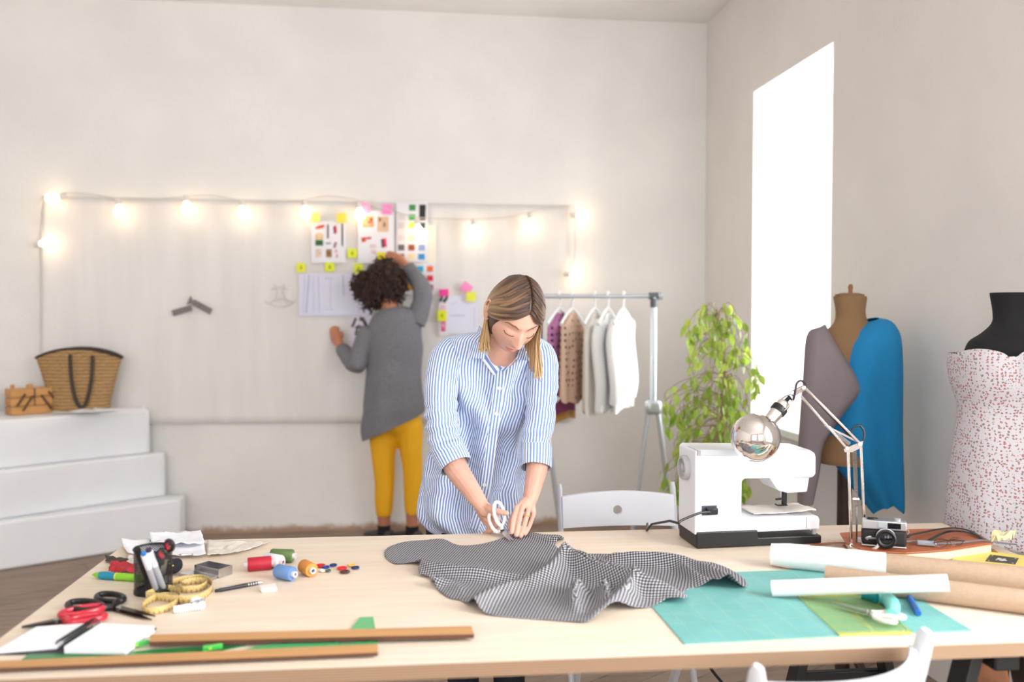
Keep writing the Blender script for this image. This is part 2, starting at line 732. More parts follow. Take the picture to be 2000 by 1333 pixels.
page_block([(124, 1263), (196, 1217), (302, 1222), (246, 1265)], 0.002, 0.016, 'page_block')
page_block([(-8, 1270), (70, 1224), (170, 1217), (112, 1261)], 0.002, 0.010, 'page_block')
P = [tp(x, y, 0) for x, y in [(-14, 1281), (66, 1229), (306, 1229), (250, 1279)]]
MB().prism([(p.x, p.y) for p in P], T + 0.0, T + 0.0019).build('cover', m_cover, nb, True)
a_, c_ = tp(117, 1262, 0.010), tp(187, 1217, 0.010)
for k in range(17):
    p = a_.lerp(c_, (k + 0.5) / 17)
    dx = (c_ - a_).normalized()
    ax, by = frame_of(dx, (0, 0, 1))
    MB().tube([p + ax * (0.0095 * math.cos(q)) + by * (0.0095 * math.sin(q)) for q in [2 * pi * i / 14 for i in range(14)]], 0.0011, 5, closed=True).build('ring', m_black, nb, True)


# ---- scissors
def scissors(name, label, piv, tip, han, m_h, m_b, h=0.004, size=1.0, open_=0.12, lift=0.0, loops=((0.030, 0.017), (0.026, 0.016))):
    """Lying scissors: piv, tip, han are points; han = middle of the handle loops."""
    L = (tip - piv).length
    Hh = (han - piv).length
    rz = math.atan2((tip - piv).y, (tip - piv).x)
    t = thing(name, label, 'scissors', tuple(piv), 0, rot=(0, 0, rz))
    for s, (la, lb) in zip((1, -1), loops):
        z = 0.0022 * s + lift
        R = Matrix.Rotation(s * open_ / 2, 4, 'Z')
        b = MB()
        b.prism([(0, -0.006 * size), (L * 0.6, -0.004 * size * (1 if s > 0 else 1.2)), (L, 0.0), (L * 0.6, 0.005 * size), (0, 0.007 * size), (-0.02 * size, 0.005 * size), (-0.02 * size, -0.005 * size)], z - 0.0011, z + 0.0011, 0, R)
        b.build('blade', m_b, t, smooth=False)
        b = MB()
        cx, cy = -Hh, -s * 0.021 * size
        loop = ell(cx, cy, la * size, lb * size, 28)
        b.tube([V((x, y, lift + 0.003)) for x, y in loop], [(0.0055 * size, 0.0048 * size)] * 28, 8, closed=True, ref=(0, 0, 1), M=R)
        neck = cat([(-0.010 * size, 0, z), (-Hh * 0.35, -s * 0.006 * size, lift + 0.002), (cx + la * size * 0.9, cy + s * 0.004 * size, lift + 0.003)], 4)
        b.tube(neck, [(0.0062 * size, 0.0058 * size)] * len(neck), 8, M=R, ref=(0, 0, 1))
        b.build('handle', m_h, t)
    MB().lathe([(0.0045 * size, lift - 0.004), (0.0045 * size, lift + 0.0045), (0.003 * size, lift + 0.0055)], 14).build('pivot_screw', m_steel, t)
    return t


m_redp = mat('red_plastic', (196, 44, 62), 0.28)
m_whitep = mat('ivory_plastic', (238, 234, 230), 0.35)
scissors('scissors', 'pink-red handled scissors lying behind the open notebook', tp(110, 1214, 0.006), tp(42, 1226, 0.006), tp(166, 1200, 0.010), m_redp, m_dsteel, size=1.15, open_=0.1, loops=((0.034, 0.016), (0.028, 0.014)))
scissors('scissors', 'black handled scissors lying before the mesh pencil cup', tp(232, 1190, 0.006), tp(300, 1209, 0.005), tp(188, 1176, 0.010), m_black, mat('dark_scissor_blade', (74, 62, 58), 0.3, 1.0), size=1.2, open_=0.08, loops=((0.036, 0.019), (0.03, 0.016)))

# ---- mesh pencil cup
Mw = Mat('black_wire_mesh')
tcn = Mw.n('ShaderNodeTexCoord')
mp = Mw.n('ShaderNodeMapping')
mp.inputs['Rotation'].default_value = (0, 0, pi / 4)
mp.inputs['Scale'].default_value = (1, 1, 1)
sp = Mw.n('ShaderNodeSeparateXYZ')
Mw.l(tcn.outputs['UV'], mp.inputs[0])
Mw.l(mp.outputs[0], sp.inputs[0])
sx_ = Mw.math('ABSOLUTE', Mw.math('SINE', Mw.math('MULTIPLY', sp.outputs['X'], 900)))
sy_ = Mw.math('ABSOLUTE', Mw.math('SINE', Mw.math('MULTIPLY', sp.outputs['Y'], 900)))
hole = Mw.math('GREATER_THAN', Mw.math('MINIMUM', sx_, sy_), 0.60)
tb = Mw.n('ShaderNodeBsdfTransparent')
ms = Mw.n('ShaderNodeMixShader')
Mw.color(lin((22, 22, 24))).set(Roughness=0.4)
Mw.l(hole, ms.inputs[0])
Mw.l(Mw.b.outputs[0], ms.inputs[1])
Mw.l(tb.outputs[0], ms.inputs[2])
Mw.l(ms.outputs[0], Mw.t.nodes['Material Output'].inputs['Surface'])
m_mesh = Mw.m
cupc = (tp(300, 1170) + tp(300, 1143)) / 2
cup = thing('pencil_cup', 'round black wire mesh pencil cup full of markers and scissors', 'pencil cup', tuple(cupc))
CR, CH = 0.038, 0.093
b = MB()
nn = 40
rings = [[V((CR * math.cos(2 * pi * k / nn), CR * math.sin(2 * pi * k / nn), z)) for k in range(nn)] for z in (0.004, CH)]
b.loft(rings, caps=False, uvf=lambda i, j: (j / nn * 2 * pi * CR, i * CH))
b.build('mesh_wall', m_mesh, cup)
MB().lathe([(CR + 0.0012, 0), (CR + 0.0012, 0.007), (CR - 0.002, 0.007), (CR - 0.002, 0.003)], 40).build('base', m_black, cup)
MB().tube([V((CR * math.cos(2 * pi * k / 36), CR * math.sin(2 * pi * k / 36), CH)) for k in range(36)], 0.0022, 8, closed=True).build('rim', m_black, cup)


def pen(name, label, a, c, r, m_body, ct='marker', cap=None, cap_len=0.3, tip=None, group=None):
    a, c = V(a), V(c)
    L = (c - a).length
    rot = (c - a).to_track_quat('Z', 'Y').to_euler()
    t = thing(name, label, ct, tuple(a), rot=rot, group=group)
    MB().lathe([(r * 0.85, 0), (r, 0.003), (r, L * (1 - cap_len)), (r * 0.96, L * (1 - cap_len) + 0.001)], 14).build('barrel', m_body, t)
    z = L * (1 - cap_len)
    MB().lathe([(r * 1.06, z), (r * 1.06, L - 0.004), (r * 0.9, L)], 14).build('cap', cap or m_body, t)
    if tip:
        MB().lathe([(r * 0.86, L - 0.001), (r * 0.86, L + 0.003), (r * 0.5, L + 0.006)], 14).build('plug', tip, t)
    return t


m_silver = mat('silver_marker_barrel', (186, 190, 200), 0.35, 0.3)
m_mwhite = mat('white_marker_cap', (232, 234, 240), 0.4)
m_blue = mat('blue_plastic', (30, 110, 190), 0.35)
cz = T + 0.006
pen('marker', 'silver marker with a blue end leaning in the pencil cup', (cupc.x + 0.012, cupc.y - 0.020, cz), tp(281, 1083, 0.115) + V((0, 0.0, 0)), 0.0062, m_silver, cap=m_mwhite, cap_len=0.35, tip=m_blue)
pen('marker', 'silver marker with a dark purple end leaning in the pencil cup', (cupc.x + 0.024, cupc.y - 0.012, cz), tp(291, 1076, 0.118), 0.0066, m_silver, cap=m_mwhite, cap_len=0.35, tip=mat('purple_plug', (60, 30, 60), 0.4))
pen('marker', 'black capped marker leaning at the edge of the pencil cup', (cupc.x - 0.006, cupc.y - 0.008, cz), tp(267, 1071, 0.118), 0.0062, m_black, cap_len=0.4)
# scissors standing in the cup: two red lined black loops
sc = thing('scissors', 'red and black handled scissors standing in the pencil cup', 'scissors', (cupc.x + 0.012, cupc.y + 0.012, T))
b = MB()
p0 = V((0, 0, 0.008))
h1, h2 = tp(318, 1082, 0.108) - V(sc.location), tp(331, 1066, 0.122) - V(sc.location)
MB().beam(p0, (h1 + h2) / 2 * 0.75, 0.010, 0.003).build('blade', m_steel, sc)
for hh in (h1, h2):
    d = (hh - p0).normalized()
    q = d.cross(V((0, 1, 0))).normalized()
    pts = [hh + d * (0.017 * math.cos(t_)) + (q * 0.0085 + V((0, 0.004, 0))) * math.sin(t_) for t_ in [2 * pi * i / 20 for i in range(20)]]
    MB().tube(pts, 0.0042, 8, closed=True).build('handle', m_black, sc)
    MB().tube([p + V((0, -0.0012, 0)) + (hh - p) * 0.2 for p in pts], 0.0028, 6, closed=True).build('handle_lining', mat('red_rubber', (214, 50, 60), 0.5), sc)
    MB().tube([p0.lerp(hh, 0.7), hh - d * 0.014], 0.0042, 8).build('handle', m_black, sc)

# ---- cushion, leather scrap, folded red cloth, pen, papers
b = MB()
b.ball((0, 0, 0.018), (0.026, 0.024, 0.018), 20, 12)
for v in b.v:
    v *= 1 + 0.12 * noise.noise(v * 60)
pc = thing('pincushion', 'lumpy black pincushion behind the mesh pencil cup', 'pincushion', tuple(tp(334, 1122)))
b.build('cushion', mat('black_velvet', (28, 26, 32), 0.9), pc)
for k in range(7):
    a0 = rnd.uniform(-2.6, -0.4)
    e = rnd.uniform(0.3, 1.2)
    d = V((math.cos(a0) * math.cos(e), math.sin(a0) * math.cos(e), math.sin(e)))
    q = V((0.025 * d.x, 0.023 * d.y, 0.018 + 0.017 * d.z))
    MB().ball(q + d * 0.004, 0.0016, 8, 6).build('pin_head', mat('yellow_pin', (240, 224, 80), 0.4) if k % 2 else m_whitep, pc)


def cloth_patch(name, px, h, m, label, ct, amp=0.006, nu=18, nv=8, seed=0, thick=0.0012, freq=30, base=0.001):
    """small rumpled cloth / paper: four corners in photo pixels (bl, br, tr, tl)"""
    c4 = [tp(x, y, 0) for x, y in px]

    def fn(u, v):
        p = c4[0].lerp(c4[1], u).lerp(c4[3].lerp(c4[2], u), v)
        z = base + h * (0.5 + 0.5 * noise.noise(V((p.x * freq, p.y * freq, seed)))) + amp * abs(noise.noise(V((p.x * freq * 1.7, p.y * freq * 1.7, seed + 5))))
        j = V((noise.noise(V((p.x * 50, p.y * 50, seed + 9))), noise.noise(V((p.x * 50, p.y * 50, seed + 3))), 0)) * 0.003
        return p + j + V((0, 0, z))
    return tag(MB().grid(fn, nu, nv).build(name, m, solid=thick, solid_off=1), label, ct)


cloth_patch('leather_scrap', [(206, 1101), (258, 1113), (258, 1098), (205, 1090)], 0.006, mat('dark_leather', (52, 42, 34), 0.6), 'dark brown leather scrap at the table edge behind the colourful pen', 'leather scrap', 0.006, seed=1)
cloth_patch('folded_cloth', [(212, 1124), (266, 1130), (268, 1112), (216, 1106)], 0.012, mat('red_cloth', (176, 38, 48), 0.8), 'small folded red cloth between leather scrap and colourful pen', 'cloth', 0.012, seed=2)
cloth_patch('paper_scrap', [(246, 1113), (272, 1108), (274, 1088), (250, 1092)], 0.008, mat('grey_paper', (206, 196, 186), 0.8), 'crumpled pale grey paper scrap behind the pencil cup', 'paper scrap', 0.012, seed=3)
m_teal = mat('teal_rubber', (16, 130, 160), 0.5)
m_lime = mat('lime_rubber', (130, 190, 40), 0.5)
pn = thing('felt_pen', 'fat teal and lime green pen left of the pencil cup', 'pen', tuple(tp(186, 1131, 0.0)), rot=(0, 0, ang_frame(tp(186, 1131), tp(268, 1137))))
pl = (tp(268, 1137) - tp(186, 1131)).length
pM = Matrix.Translation((0, 0, 0.0085)) @ Matrix.Rotation(pi / 2, 4, 'Y')
MB().lathe([(0.002, -0.006), (0.006, 0.004), (0.0075, 0.012)], 16, M=pM).build('nose', m_lime, pn)
MB().lathe([(0.0075, 0.012), (0.0085, 0.02), (0.0085, pl * 0.5)], 16, M=pM).build('grip', m_teal, pn)
MB().lathe([(0.0085, pl * 0.5), (0.0085, pl * 0.53)], 16, M=pM).build('collar', mat('yellow_ring', (216, 206, 70), 0.5), pn)
MB().lathe([(0.0083, pl * 0.53), (0.0083, pl + 0.03), (0.006, pl + 0.034)], 16, M=pM).build('barrel', m_lime, pn)

Mp = Mat('sketch_paper')
tcn = Mp.coords('Object')
nv_ = Mp.noise(tcn, 11, 2, 0.4)
line = Mp.math('SUBTRACT', 1.0, Mp.ramp(Mp.math('ABSOLUTE', Mp.math('SUBTRACT', nv_, 0.5)), 0.004, 0.012))
gate = Mp.ramp(Mp.noise(Mp.coords('Object', (1, 1, 1), (0, 0, 0.4)), 6, 1), 0.5, 0.56)
Mp.color(Mp.mix(Mp.math('MULTIPLY', Mp.math('MULTIPLY', line, gate), 0.75), lin((238, 238, 244)), lin((70, 68, 84)))).set(Roughness=0.8)
m_sketch = Mp.m


def sheet(name, px, h, m, label, curl=0.012, seed=0, nu=20, nv=14, ct='paper sheet', freq=8):
    c4 = [tp(x, y, 0) for x, y in px]

    def fn(u, v):
        p = c4[0].lerp(c4[1], u).lerp(c4[3].lerp(c4[2], u), v)
        e = (abs(u - 0.5) * 2) ** 3 * 0.5 + (abs(v - 0.5) * 2) ** 3 * 0.5
        return p + V((0, 0, h + curl * e * (0.6 + noise.noise(V((u * 3, v * 3, seed)))) + 0.004 * (1 + noise.noise(V((u * freq, v * freq, seed + 4))))))
    return tag(MB().grid(fn, nu, nv).build(name, m, solid=0.0005, solid_off=1), label, ct)


sheet('sketch_sheet', [(250, 1092), (402, 1094), (396, 1056), (236, 1064)], 0.002, m_sketch, 'white sheet with a fashion sketch curling behind the pencil cup', 0.016, 1)
sheet('sketch_sheet', [(296, 1077), (400, 1078), (392, 1053), (292, 1056)], 0.014, m_sketch, 'upper white sketch sheet lying topmost near the table back edge', 0.01, 2)
m_tissue = mat('tracing_paper', (240, 232, 222), 0.8, var=(90, 0.08), Alpha=0.8)
sheet('tissue_paper', [(405, 1092), (470, 1084), (530, 1064), (404, 1062)], 0.002, m_tissue, 'translucent cream tissue paper behind the metal tin and thread spools', 0.006, 3)

# ---- hinged tin
m_tin = mat('tin', (196, 196, 198), 0.25, 1.0, var=(14, 0.15))
tin = thing('metal_tin', 'small open hinged metal tin behind the yellow measuring tape', 'tin', tuple(tp(400, 1122)))


def tray(name, px, hgt, w=0.0012):
    P = [tp(x, y, 0) for x, y in px]
    c_ = sum(P, V()) / 4
    b = MB()
    b.prism([(p.x, p.y) for p in P], T + 0.0005, T + 0.0015)
    for i in range(4):
        a, d = P[i], P[(i + 1) % 4]
        n_ = (c_ - (a + d) / 2).normalized() * w
        b.add([a + V((0, 0, 0.001)), d + V((0, 0, 0.001)), d + V((0, 0, hgt)), a + V((0, 0, hgt)), a + n_ + V((0, 0, 0.001)), d + n_ + V((0, 0, 0.001)), d + n_ + V((0, 0, hgt)), a + n_ + V((0, 0, hgt))],
              [(0, 1, 2, 3), (4, 7, 6, 5), (0, 4, 5, 1), (3, 2, 6, 7), (0, 3, 7, 4), (1, 5, 6, 2)])
    b.build(name, m_tin, tin, True, smooth=False)
    return P


t1 = tray('base', [(380, 1121), (427, 1131), (454, 1122), (408, 1113)], 0.020)
t2 = tray('lid', [(348, 1126), (410, 1137), (425, 1131), (379, 1121)], 0.007)
MB().tube([t1[0] + V((0, -0.001, 0.006)), t1[1] + V((0, -0.001, 0.006))], 0.0016, 8).build('hinge', m_tin, tin, True)

# ---- tape measures
Mt = Mat('yellow_tape')
sp = Mt.n('ShaderNodeSeparateXYZ')
Mt.l(Mt.coords('UV'), sp.inputs[0])
tick = Mt.math('LESS_THAN', Mt.math('FRACT', Mt.math('MULTIPLY', sp.outputs['X'], 100)), 0.3)
low = Mt.math('LESS_THAN', sp.outputs['Y'], 0.45)
num = Mt.math('GREATER_THAN', Mt.noise(Mt.coords('UV', (330, 9, 1)), 1.0, 1), 0.56)
mk = Mt.math('MAXIMUM', Mt.math('MULTIPLY', tick, low), Mt.math('MULTIPLY', num, Mt.math('GREATER_THAN', sp.outputs['Y'], 0.5)))
Mt.color(Mt.mix(Mt.math('MULTIPLY', mk, 0.6), lin((216, 188, 124)), lin((104, 76, 36)))).set(Roughness=0.5)
Mw2 = Mat('white_tape')
sp = Mw2.n('ShaderNodeSeparateXYZ')
Mw2.l(Mw2.coords('UV'), sp.inputs[0])
tick = Mw2.math('MULTIPLY', Mw2.math('LESS_THAN', Mw2.math('FRACT', Mw2.math('MULTIPLY', sp.outputs['X'], 200)), 0.22), Mw2.math('LESS_THAN', sp.outputs['Y'], 0.3))
dig = Mw2.math('MULTIPLY', Mw2.math('GREATER_THAN', Mw2.noise(Mw2.coords('UV', (160, 7, 1)), 1.0, 1), 0.57), Mw2.math('GREATER_THAN', sp.outputs['Y'], 0.45))
Mw2.color(Mw2.mix(Mw2.math('MULTIPLY', Mw2.math('MAXIMUM', tick, dig), 0.8), lin((238, 238, 242)), lin((60, 60, 70)))).set(Roughness=0.5)


def ribbon(name, label, px, width, m, steps=8, lift=None):
    """band standing on its edge along a path of (px, py[, lift]) on the table"""
    pts = [tp(q[0], q[1]) + V((0, 0, q[2] if len(q) > 2 else 0.0)) for q in px]
    P = [V(p) for p in cat(pts, steps)]
    L = [0]
    for i in range(1, len(P)):
        L.append(L[-1] + (P[i] - P[i - 1]).length)
    b = MB()
    rings = [[p + V((0, 0, 0.0006)), p + V((0, 0, width * 0.5)), p + V((0, 0, width))] for p in P]
    b.loft(rings, caps=False, closed=False, uvf=lambda i, j: (L[min(i, len(L) - 1)], j / 2))
    return tag(b.build(name, m, solid=0.0007, solid_off=0), label, 'tape measure')


ribbon('tape_measure', 'yellow measuring tape coiled in two loops beside the pencil cup',
       [(352, 1184), (346, 1176), (325, 1172), (300, 1178, .001), (281, 1190), (280, 1200), (300, 1202), (330, 1195), (348, 1182), (352, 1172), (345, 1162, .002), (322, 1160, .003), (298, 1168, .003), (285, 1174, .003),
        (300, 1176, .004), (330, 1180, .003), (358, 1181, .002), (390, 1175), (412, 1160), (413, 1146), (395, 1137), (365, 1138), (340, 1145), (338, 1153), (356, 1160, .001), (385, 1158), (403, 1150), (400, 1143), (375, 1143), (355, 1150), (366, 1156)], 0.0155, Mt.m)
spir = []
for k in range(40):
    a0 = k / 40 * 4 * 2 * pi
    rr = 13 - 6.5 * k / 40
    spir.append((386 + rr * math.cos(a0 + 2.0), 1184 + rr * 0.42 * math.sin(a0 + 2.0)))
spir = [(338, 1200), (352, 1199), (366, 1196)] + [(386 + 15 * math.cos(q), 1188 + 6 * math.sin(q)) for q in (1.6, 1.1, 0.5)] + [(386 + (15 - 5 * k / 24) * math.cos(-k / 24 * 4 * pi), 1188 + (6 - 2 * k / 24) * math.sin(-k / 24 * 4 * pi)) for k in range(0, 25)]
ribbon('tape_measure', 'white measuring tape rolled up with a loose end before the yellow one', spir, 0.016, Mw2.m, 3)

# ---- mechanical pencil, eraser
a_, c_ = tp(420, 1155, 0.0045), tp(516, 1137, 0.0045)
pm = thing('mechanical_pencil', 'black mechanical pencil lying before the thread spools', 'pencil', tuple(a_), rot=(c_ - a_).to_track_quat('Z', 'Y').to_euler())
L = (c_ - a_).length
MB().lathe([(0.003, 0.0), (0.0035, 0.002), (0.0035, 0.010)], 12).build('push_button', m_black, pm)
MB().lathe([(0.0042, 0.010), (0.0044, 0.013), (0.0044, L * 0.8), (0.0038, L * 0.86)], 14).build('barrel', mat('pencil_barrel', (38, 40, 46), 0.35), pm)
MB().beam((0.0, 0.0052, 0.012), (0.0, 0.0052, 0.042), 0.003, 0.0015).build('clip', m_steel, pm)
for k in range(4):
    z = L * (0.66 + 0.05 * k)
    MB().lathe([(0.0047, z), (0.0047, z + 0.0018)], 14).build('ring', m_steel, pm)
MB().lathe([(0.0038, L * 0.86), (0.0022, L * 0.95), (0.0006, L)], 12).build('tip', m_steel, pm)
flat('eraser', [(505, 1152), (511, 1159), (541, 1156), (538, 1147)], 0.0003, 0.009, m_whitep, 'small white eraser lying before the mechanical pencil tip', 'eraser', bevel=0.002)

# ---- thread spools
m_core = mat('spool_core', (222, 212, 214), 0.4)


def spool(label, c, d, rgb, r=0.0145, L=0.044, core=0.007):
    """c: photo pixel under the middle; d: photo pixel the axis points to"""
    p, q = tp(*c), tp(*d)
    rz = math.atan2((q - p).y, (q - p).x)
    t = thing('thread_spool', label, 'thread spool', tuple(p), rz, 'thread spools on the table')
    R = Matrix.Translation((0, 0, r + 0.0005)) @ Matrix.Rotation(pi / 2, 4, 'Y')
    Mth = Mat('thread')
    w = Mth.n('ShaderNodeTexWave')
    w.bands_direction = 'X'
    w.inputs['Scale'].default_value = 260
    w.inputs['Distortion'].default_value = 1.5
    Mth.l(Mth.coords('Object'), w.inputs['Vector'])
    col = lin(rgb)
    Mth.color(Mth.mix(w.outputs['Fac'], tuple(x * 0.72 for x in col[:3]) + (1,), col)).set(Roughness=0.55)
    Mth.bump(w.outputs['Fac'], 0.25, 0.001)
    MB().lathe([(core, -L / 2), (r * 0.93, -L / 2), (r, -L / 2 + 0.002), (r, L / 2 - 0.002), (r * 0.93, L / 2), (core, L / 2)], 28, M=R, caps=False).build('thread', Mth.m, t)
    for s in (-1, 1):
        b = MB()
        prof = [(core * 0.98, s * (L / 2 - 0.003)), (core * 0.98, s * (L / 2 + 0.0075)), (core * 0.62, s * (L / 2 + 0.0075)), (core * 0.6, s * (L / 2 - 0.004))]
        b.lathe(prof, 20, M=R, caps=False)
        b.build('core_end', m_core, t)
    MB().lathe([(core * 0.62, -L / 2 + 0.001), (core * 0.62, L / 2 - 0.001)], 16, M=R).build('core_bore', mat('spool_bore', (70, 34, 30), 0.6), t)
    return t


spool('crimson red thread spool, leftmost of the spool cluster', (507, 1115), (540, 1112), (186, 22, 48), 0.0155, 0.052)
spool('white thread spool lying between the red and green spools', (534, 1109), (556, 1113), (236, 232, 240), 0.0155, 0.046)
spool('olive green thread spool at the back of the spool cluster', (551, 1099), (590, 1100), (92, 120, 64), 0.0155, 0.052)
spool('light blue thread spool in front of the red and white spools', (557, 1133), (592, 1140), (112, 152, 206), 0.0155, 0.046)
spool('orange thread spool beside the coloured buttons', (601, 1124), (622, 1135), (222, 146, 62), 0.0155, 0.042)


# ---- buttons
def button(label, px, rgb, r, tilt=0.0, h=0.0045):
    p = tp(*px)
    b = MB()
    b.lathe([(r * 0.55, 0.0), (r * 0.95, h * 0.35), (r, h * 0.7), (r * 0.9, h), (r * 0.72, h * 0.9), (r * 0.62, h * 0.5), (0.0003, h * 0.45)], 24, M=Matrix.Rotation(tilt, 4, 'X'), caps=False)
    for k in range(4):
        a0 = pi / 4 + k * pi / 2
        b.lathe([(r * 0.1, h * 0.46), (r * 0.1, h * 0.5), (0.0001, h * 0.5)], 8, 1, Matrix.Rotation(tilt, 4, 'X') @ Matrix.Translation((r * 0.22 * math.cos(a0), r * 0.22 * math.sin(a0), 0)))
    o = b.build('button', [mat('button_plastic', rgb, 0.18), m_black], loc=(0, 0, 0))
    o.location = p + V((0, 0, 0.0006 + abs(tilt) * r))
    tag(o, label, 'button', 'coloured buttons by the spools')


button('red button close beside the orange spool', (626, 1108), (208, 30, 34), 0.0118)
button('blue button next to the red one beside the orange spool', (637, 1111), (34, 60, 150), 0.0085)
button('dark blue button at the back of the button scatter', (651, 1107), (30, 44, 116), 0.0088)
button('bright red button in the middle of the button scatter', (668, 1113), (220, 34, 36), 0.0118)
button('yellow button behind the middle red button', (687, 1107), (236, 180, 84), 0.0095)
button('navy blue button at the far end of the scatter', (694, 1112), (34, 42, 96), 0.0098)
button('mottled brown button at the front of the scatter', (673.5, 1120), (84, 44, 44), 0.0118)
button('white button tucked beside the orange spool', (630, 1118), (232, 224, 212), 0.0075)
button('small dark green button beside the white one', (641, 1118), (46, 84, 56), 0.0065)
button('pinkish red button behind the light blue spool', (562, 1112), (206, 40, 78), 0.0100)

# ---- rulers and pattern curves at the front
m_rule = mat('wooden_ruler', (196, 146, 92), 0.5, var=(5, 0.12, (1, 14, 14)))
m_ruled = mat('ruler_edge', (92, 56, 36), 0.6)


def ruler(name, label, fl, fr, br_, bl, h0, h1):
    P = [tp(x, y, h1) for x, y in (fl, fr, br_, bl)]
    b = MB()
    b.prism([(p.x, p.y) for p in P], T + h0, T + h1)
    b.m = [1, 0] + [1] * 4
    o = b.build(name, [m_rule, m_ruled], smooth=False, bevel=0.0008)
    return tag(o, label, 'ruler')


ruler('wooden_ruler', 'long wooden ruler lying behind the green pattern curve', (292, 1254), (926, 1239), (921, 1223), (294, 1240), 0.006, 0.014)
ruler('wooden_ruler', 'wooden ruler lying nearest the front edge of the table', (-60, 1308), (738, 1275), (738, 1258), (-60, 1294), 0.004, 0.010)
m_green = mat('green_acrylic', (92, 188, 122), 0.25, Alpha=0.85)
o = flat('pattern_curve', [(684, 1236), (690, 1226), (703, 1209), (729, 1208), (732, 1226), (737, 1246), (737, 1268), (700, 1272), (520, 1276), (470, 1276), (500, 1266), (560, 1259), (610, 1252), (650, 1247), (652, 1257), (668, 1261), (695, 1259), (706, 1250), (700, 1241)],
         0.0005, 0.0035, m_green, 'green acrylic pattern curve caught between the two wooden rulers', 'pattern curve')
flat('pattern_curve', [(40, 1292), (56, 1280), (150, 1274), (240, 1276), (300, 1270), (420, 1264), (480, 1262), (420, 1275), (300, 1284), (200, 1291), (100, 1296)], 0.0005, 0.0018, mat('dark_green_acrylic', (34, 124, 60), 0.3),
     'dark green curved ruler poking out from under the notebook', 'pattern curve')
m_gclip = mat('green_clip', (70, 190, 80), 0.3)
for (x, y), lab in (((272, 1262), 'bright green clip lying beside the notebook corner'), ((415, 1269), 'bright green clip lying between the wooden rulers')):
    cl = thing('sewing_clip', lab, 'clip', tuple(tp(x, y, 0.004)), 0.3, 'green clips by the rulers')
    MB().prism([(-0.016, -0.006), (0.014, -0.004), (0.018, 0), (0.014, 0.004), (-0.016, 0.006)], 0, 0.003).build('jaw', m_gclip, cl, bevel=0.001)
    MB().prism([(-0.016, -0.006), (0.014, -0.004), (0.018, 0), (0.014, 0.004), (-0.016, 0.006)], 0.0045, 0.0075).build('jaw', m_gclip, cl, bevel=0.001)
    MB().tube([V((-0.004, 0.005, 0.0038)), V((-0.004, -0.005, 0.0038))], 0.0022, 8).build('spring', mat('yellow_spring', (210, 200, 70), 0.4), cl)

# ================================================================== fabric being cut
def gingham(name, dark, lite, period, kind='UV'):
    M = Mat(name)
    sp = M.n('ShaderNodeSeparateXYZ')
    M.l(M.coords(kind), sp.inputs[0])

    def stripe(o):
        s = M.math('SINE', M.math('MULTIPLY', o, 2 * pi / period))
        return M.ramp(s, -0.35, 0.35)
    f = M.math('POWER', M.math('MULTIPLY', M.math('ADD', stripe(sp.outputs['X']), stripe(sp.outputs['Y'])), 0.5), 2.0)
    M.color(M.mix(f, lin(dark), lin(lite))).set(Roughness=0.85)
    M.bump(M.noise(M.coords(kind), 900, 2), 0.2, 0.001)
    return M.m


m_gingham = gingham('gingham_cloth', (28, 26, 31), (204, 202, 208), 0.0064)
OUT = [(750, 1085), (757, 1072), (788, 1061), (830, 1057), (866, 1055), (895, 1067), (932, 1066), (960, 1060), (984, 1052), (999, 1046), (1036, 1042), (1060, 1046), (1092, 1047), (1102, 1056),
       (1085, 1066), (1110, 1082), (1165, 1084), (1225, 1084), (1280, 1083), (1317, 1095), (1391, 1101), (1443, 1124), (1461, 1146), (1440, 1156), (1395, 1152), (1350, 1152), (1335, 1163), (1342, 1172), (1337, 1184), (1300, 1181), (1265, 1190), (1205, 1197), (1172, 1212),
       (1147, 1220), (1110, 1217), (1030, 1211), (947, 1203), (918, 1189), (900, 1176), (877, 1171), (858, 1158), (844, 1145), (838, 1132), (816, 1126), (822, 1112), (806, 1104), (773, 1104), (757, 1096)]
outl = [tp(x, y) for x, y in cat(OUT, 3, True)]
RID = [([(1103, 1070, .05), (1150, 1085, .05), (1243, 1118, .044), (1300, 1142, .03), (1330, 1165, .016)], .024),
       ([(1103, 1070, .05), (1072, 1105, .036), (1035, 1128, .022)], .026),
       ([(1243, 1118, .04), (1205, 1160, .03), (1165, 1200, .012)], .020),
       ([(812, 1092, .022), (850, 1099, .028), (930, 1112, .024), (1025, 1124, .014)], .019),
       ([(1200, 1082, .02), (1290, 1080, .032), (1360, 1096, .03), (1436, 1130, .034)], .020),
       ([(1330, 1100, .02), (1360, 1120, .022), (1400, 1138, .018)], .013),
       ([(1128, 1128, .036), (1120, 1160, .024), (1126, 1190, .010)], .014),
       ([(1180, 1130, .034), (1185, 1165, .022)], .012),
       ([(916, 1176, .024), (960, 1152, .022), (1010, 1136, .018)], .018),
       ([(845, 1128, .020), (880, 1136, .012), (900, 1150, .008)], .014),
       ([(1040, 1046, .006), (1070, 1052, .010), (1096, 1050, .014)], .012)]
RG = []
for pts, w in RID:
    g = []
    for x, y, h in pts:
        p = tp(x, y, h)
        g.append((p.x, p.y, h))
    RG.append((cat(g, 8), w))


def inside(x, y, P):
    r = False
    for i in range(len(P)):
        a, c = P[i], P[i - 1]
        if (a.y > y) != (c.y > y) and x < (c.x - a.x) * (y - a.y) / (c.y - a.y) + a.x:
            r = not r
    return r


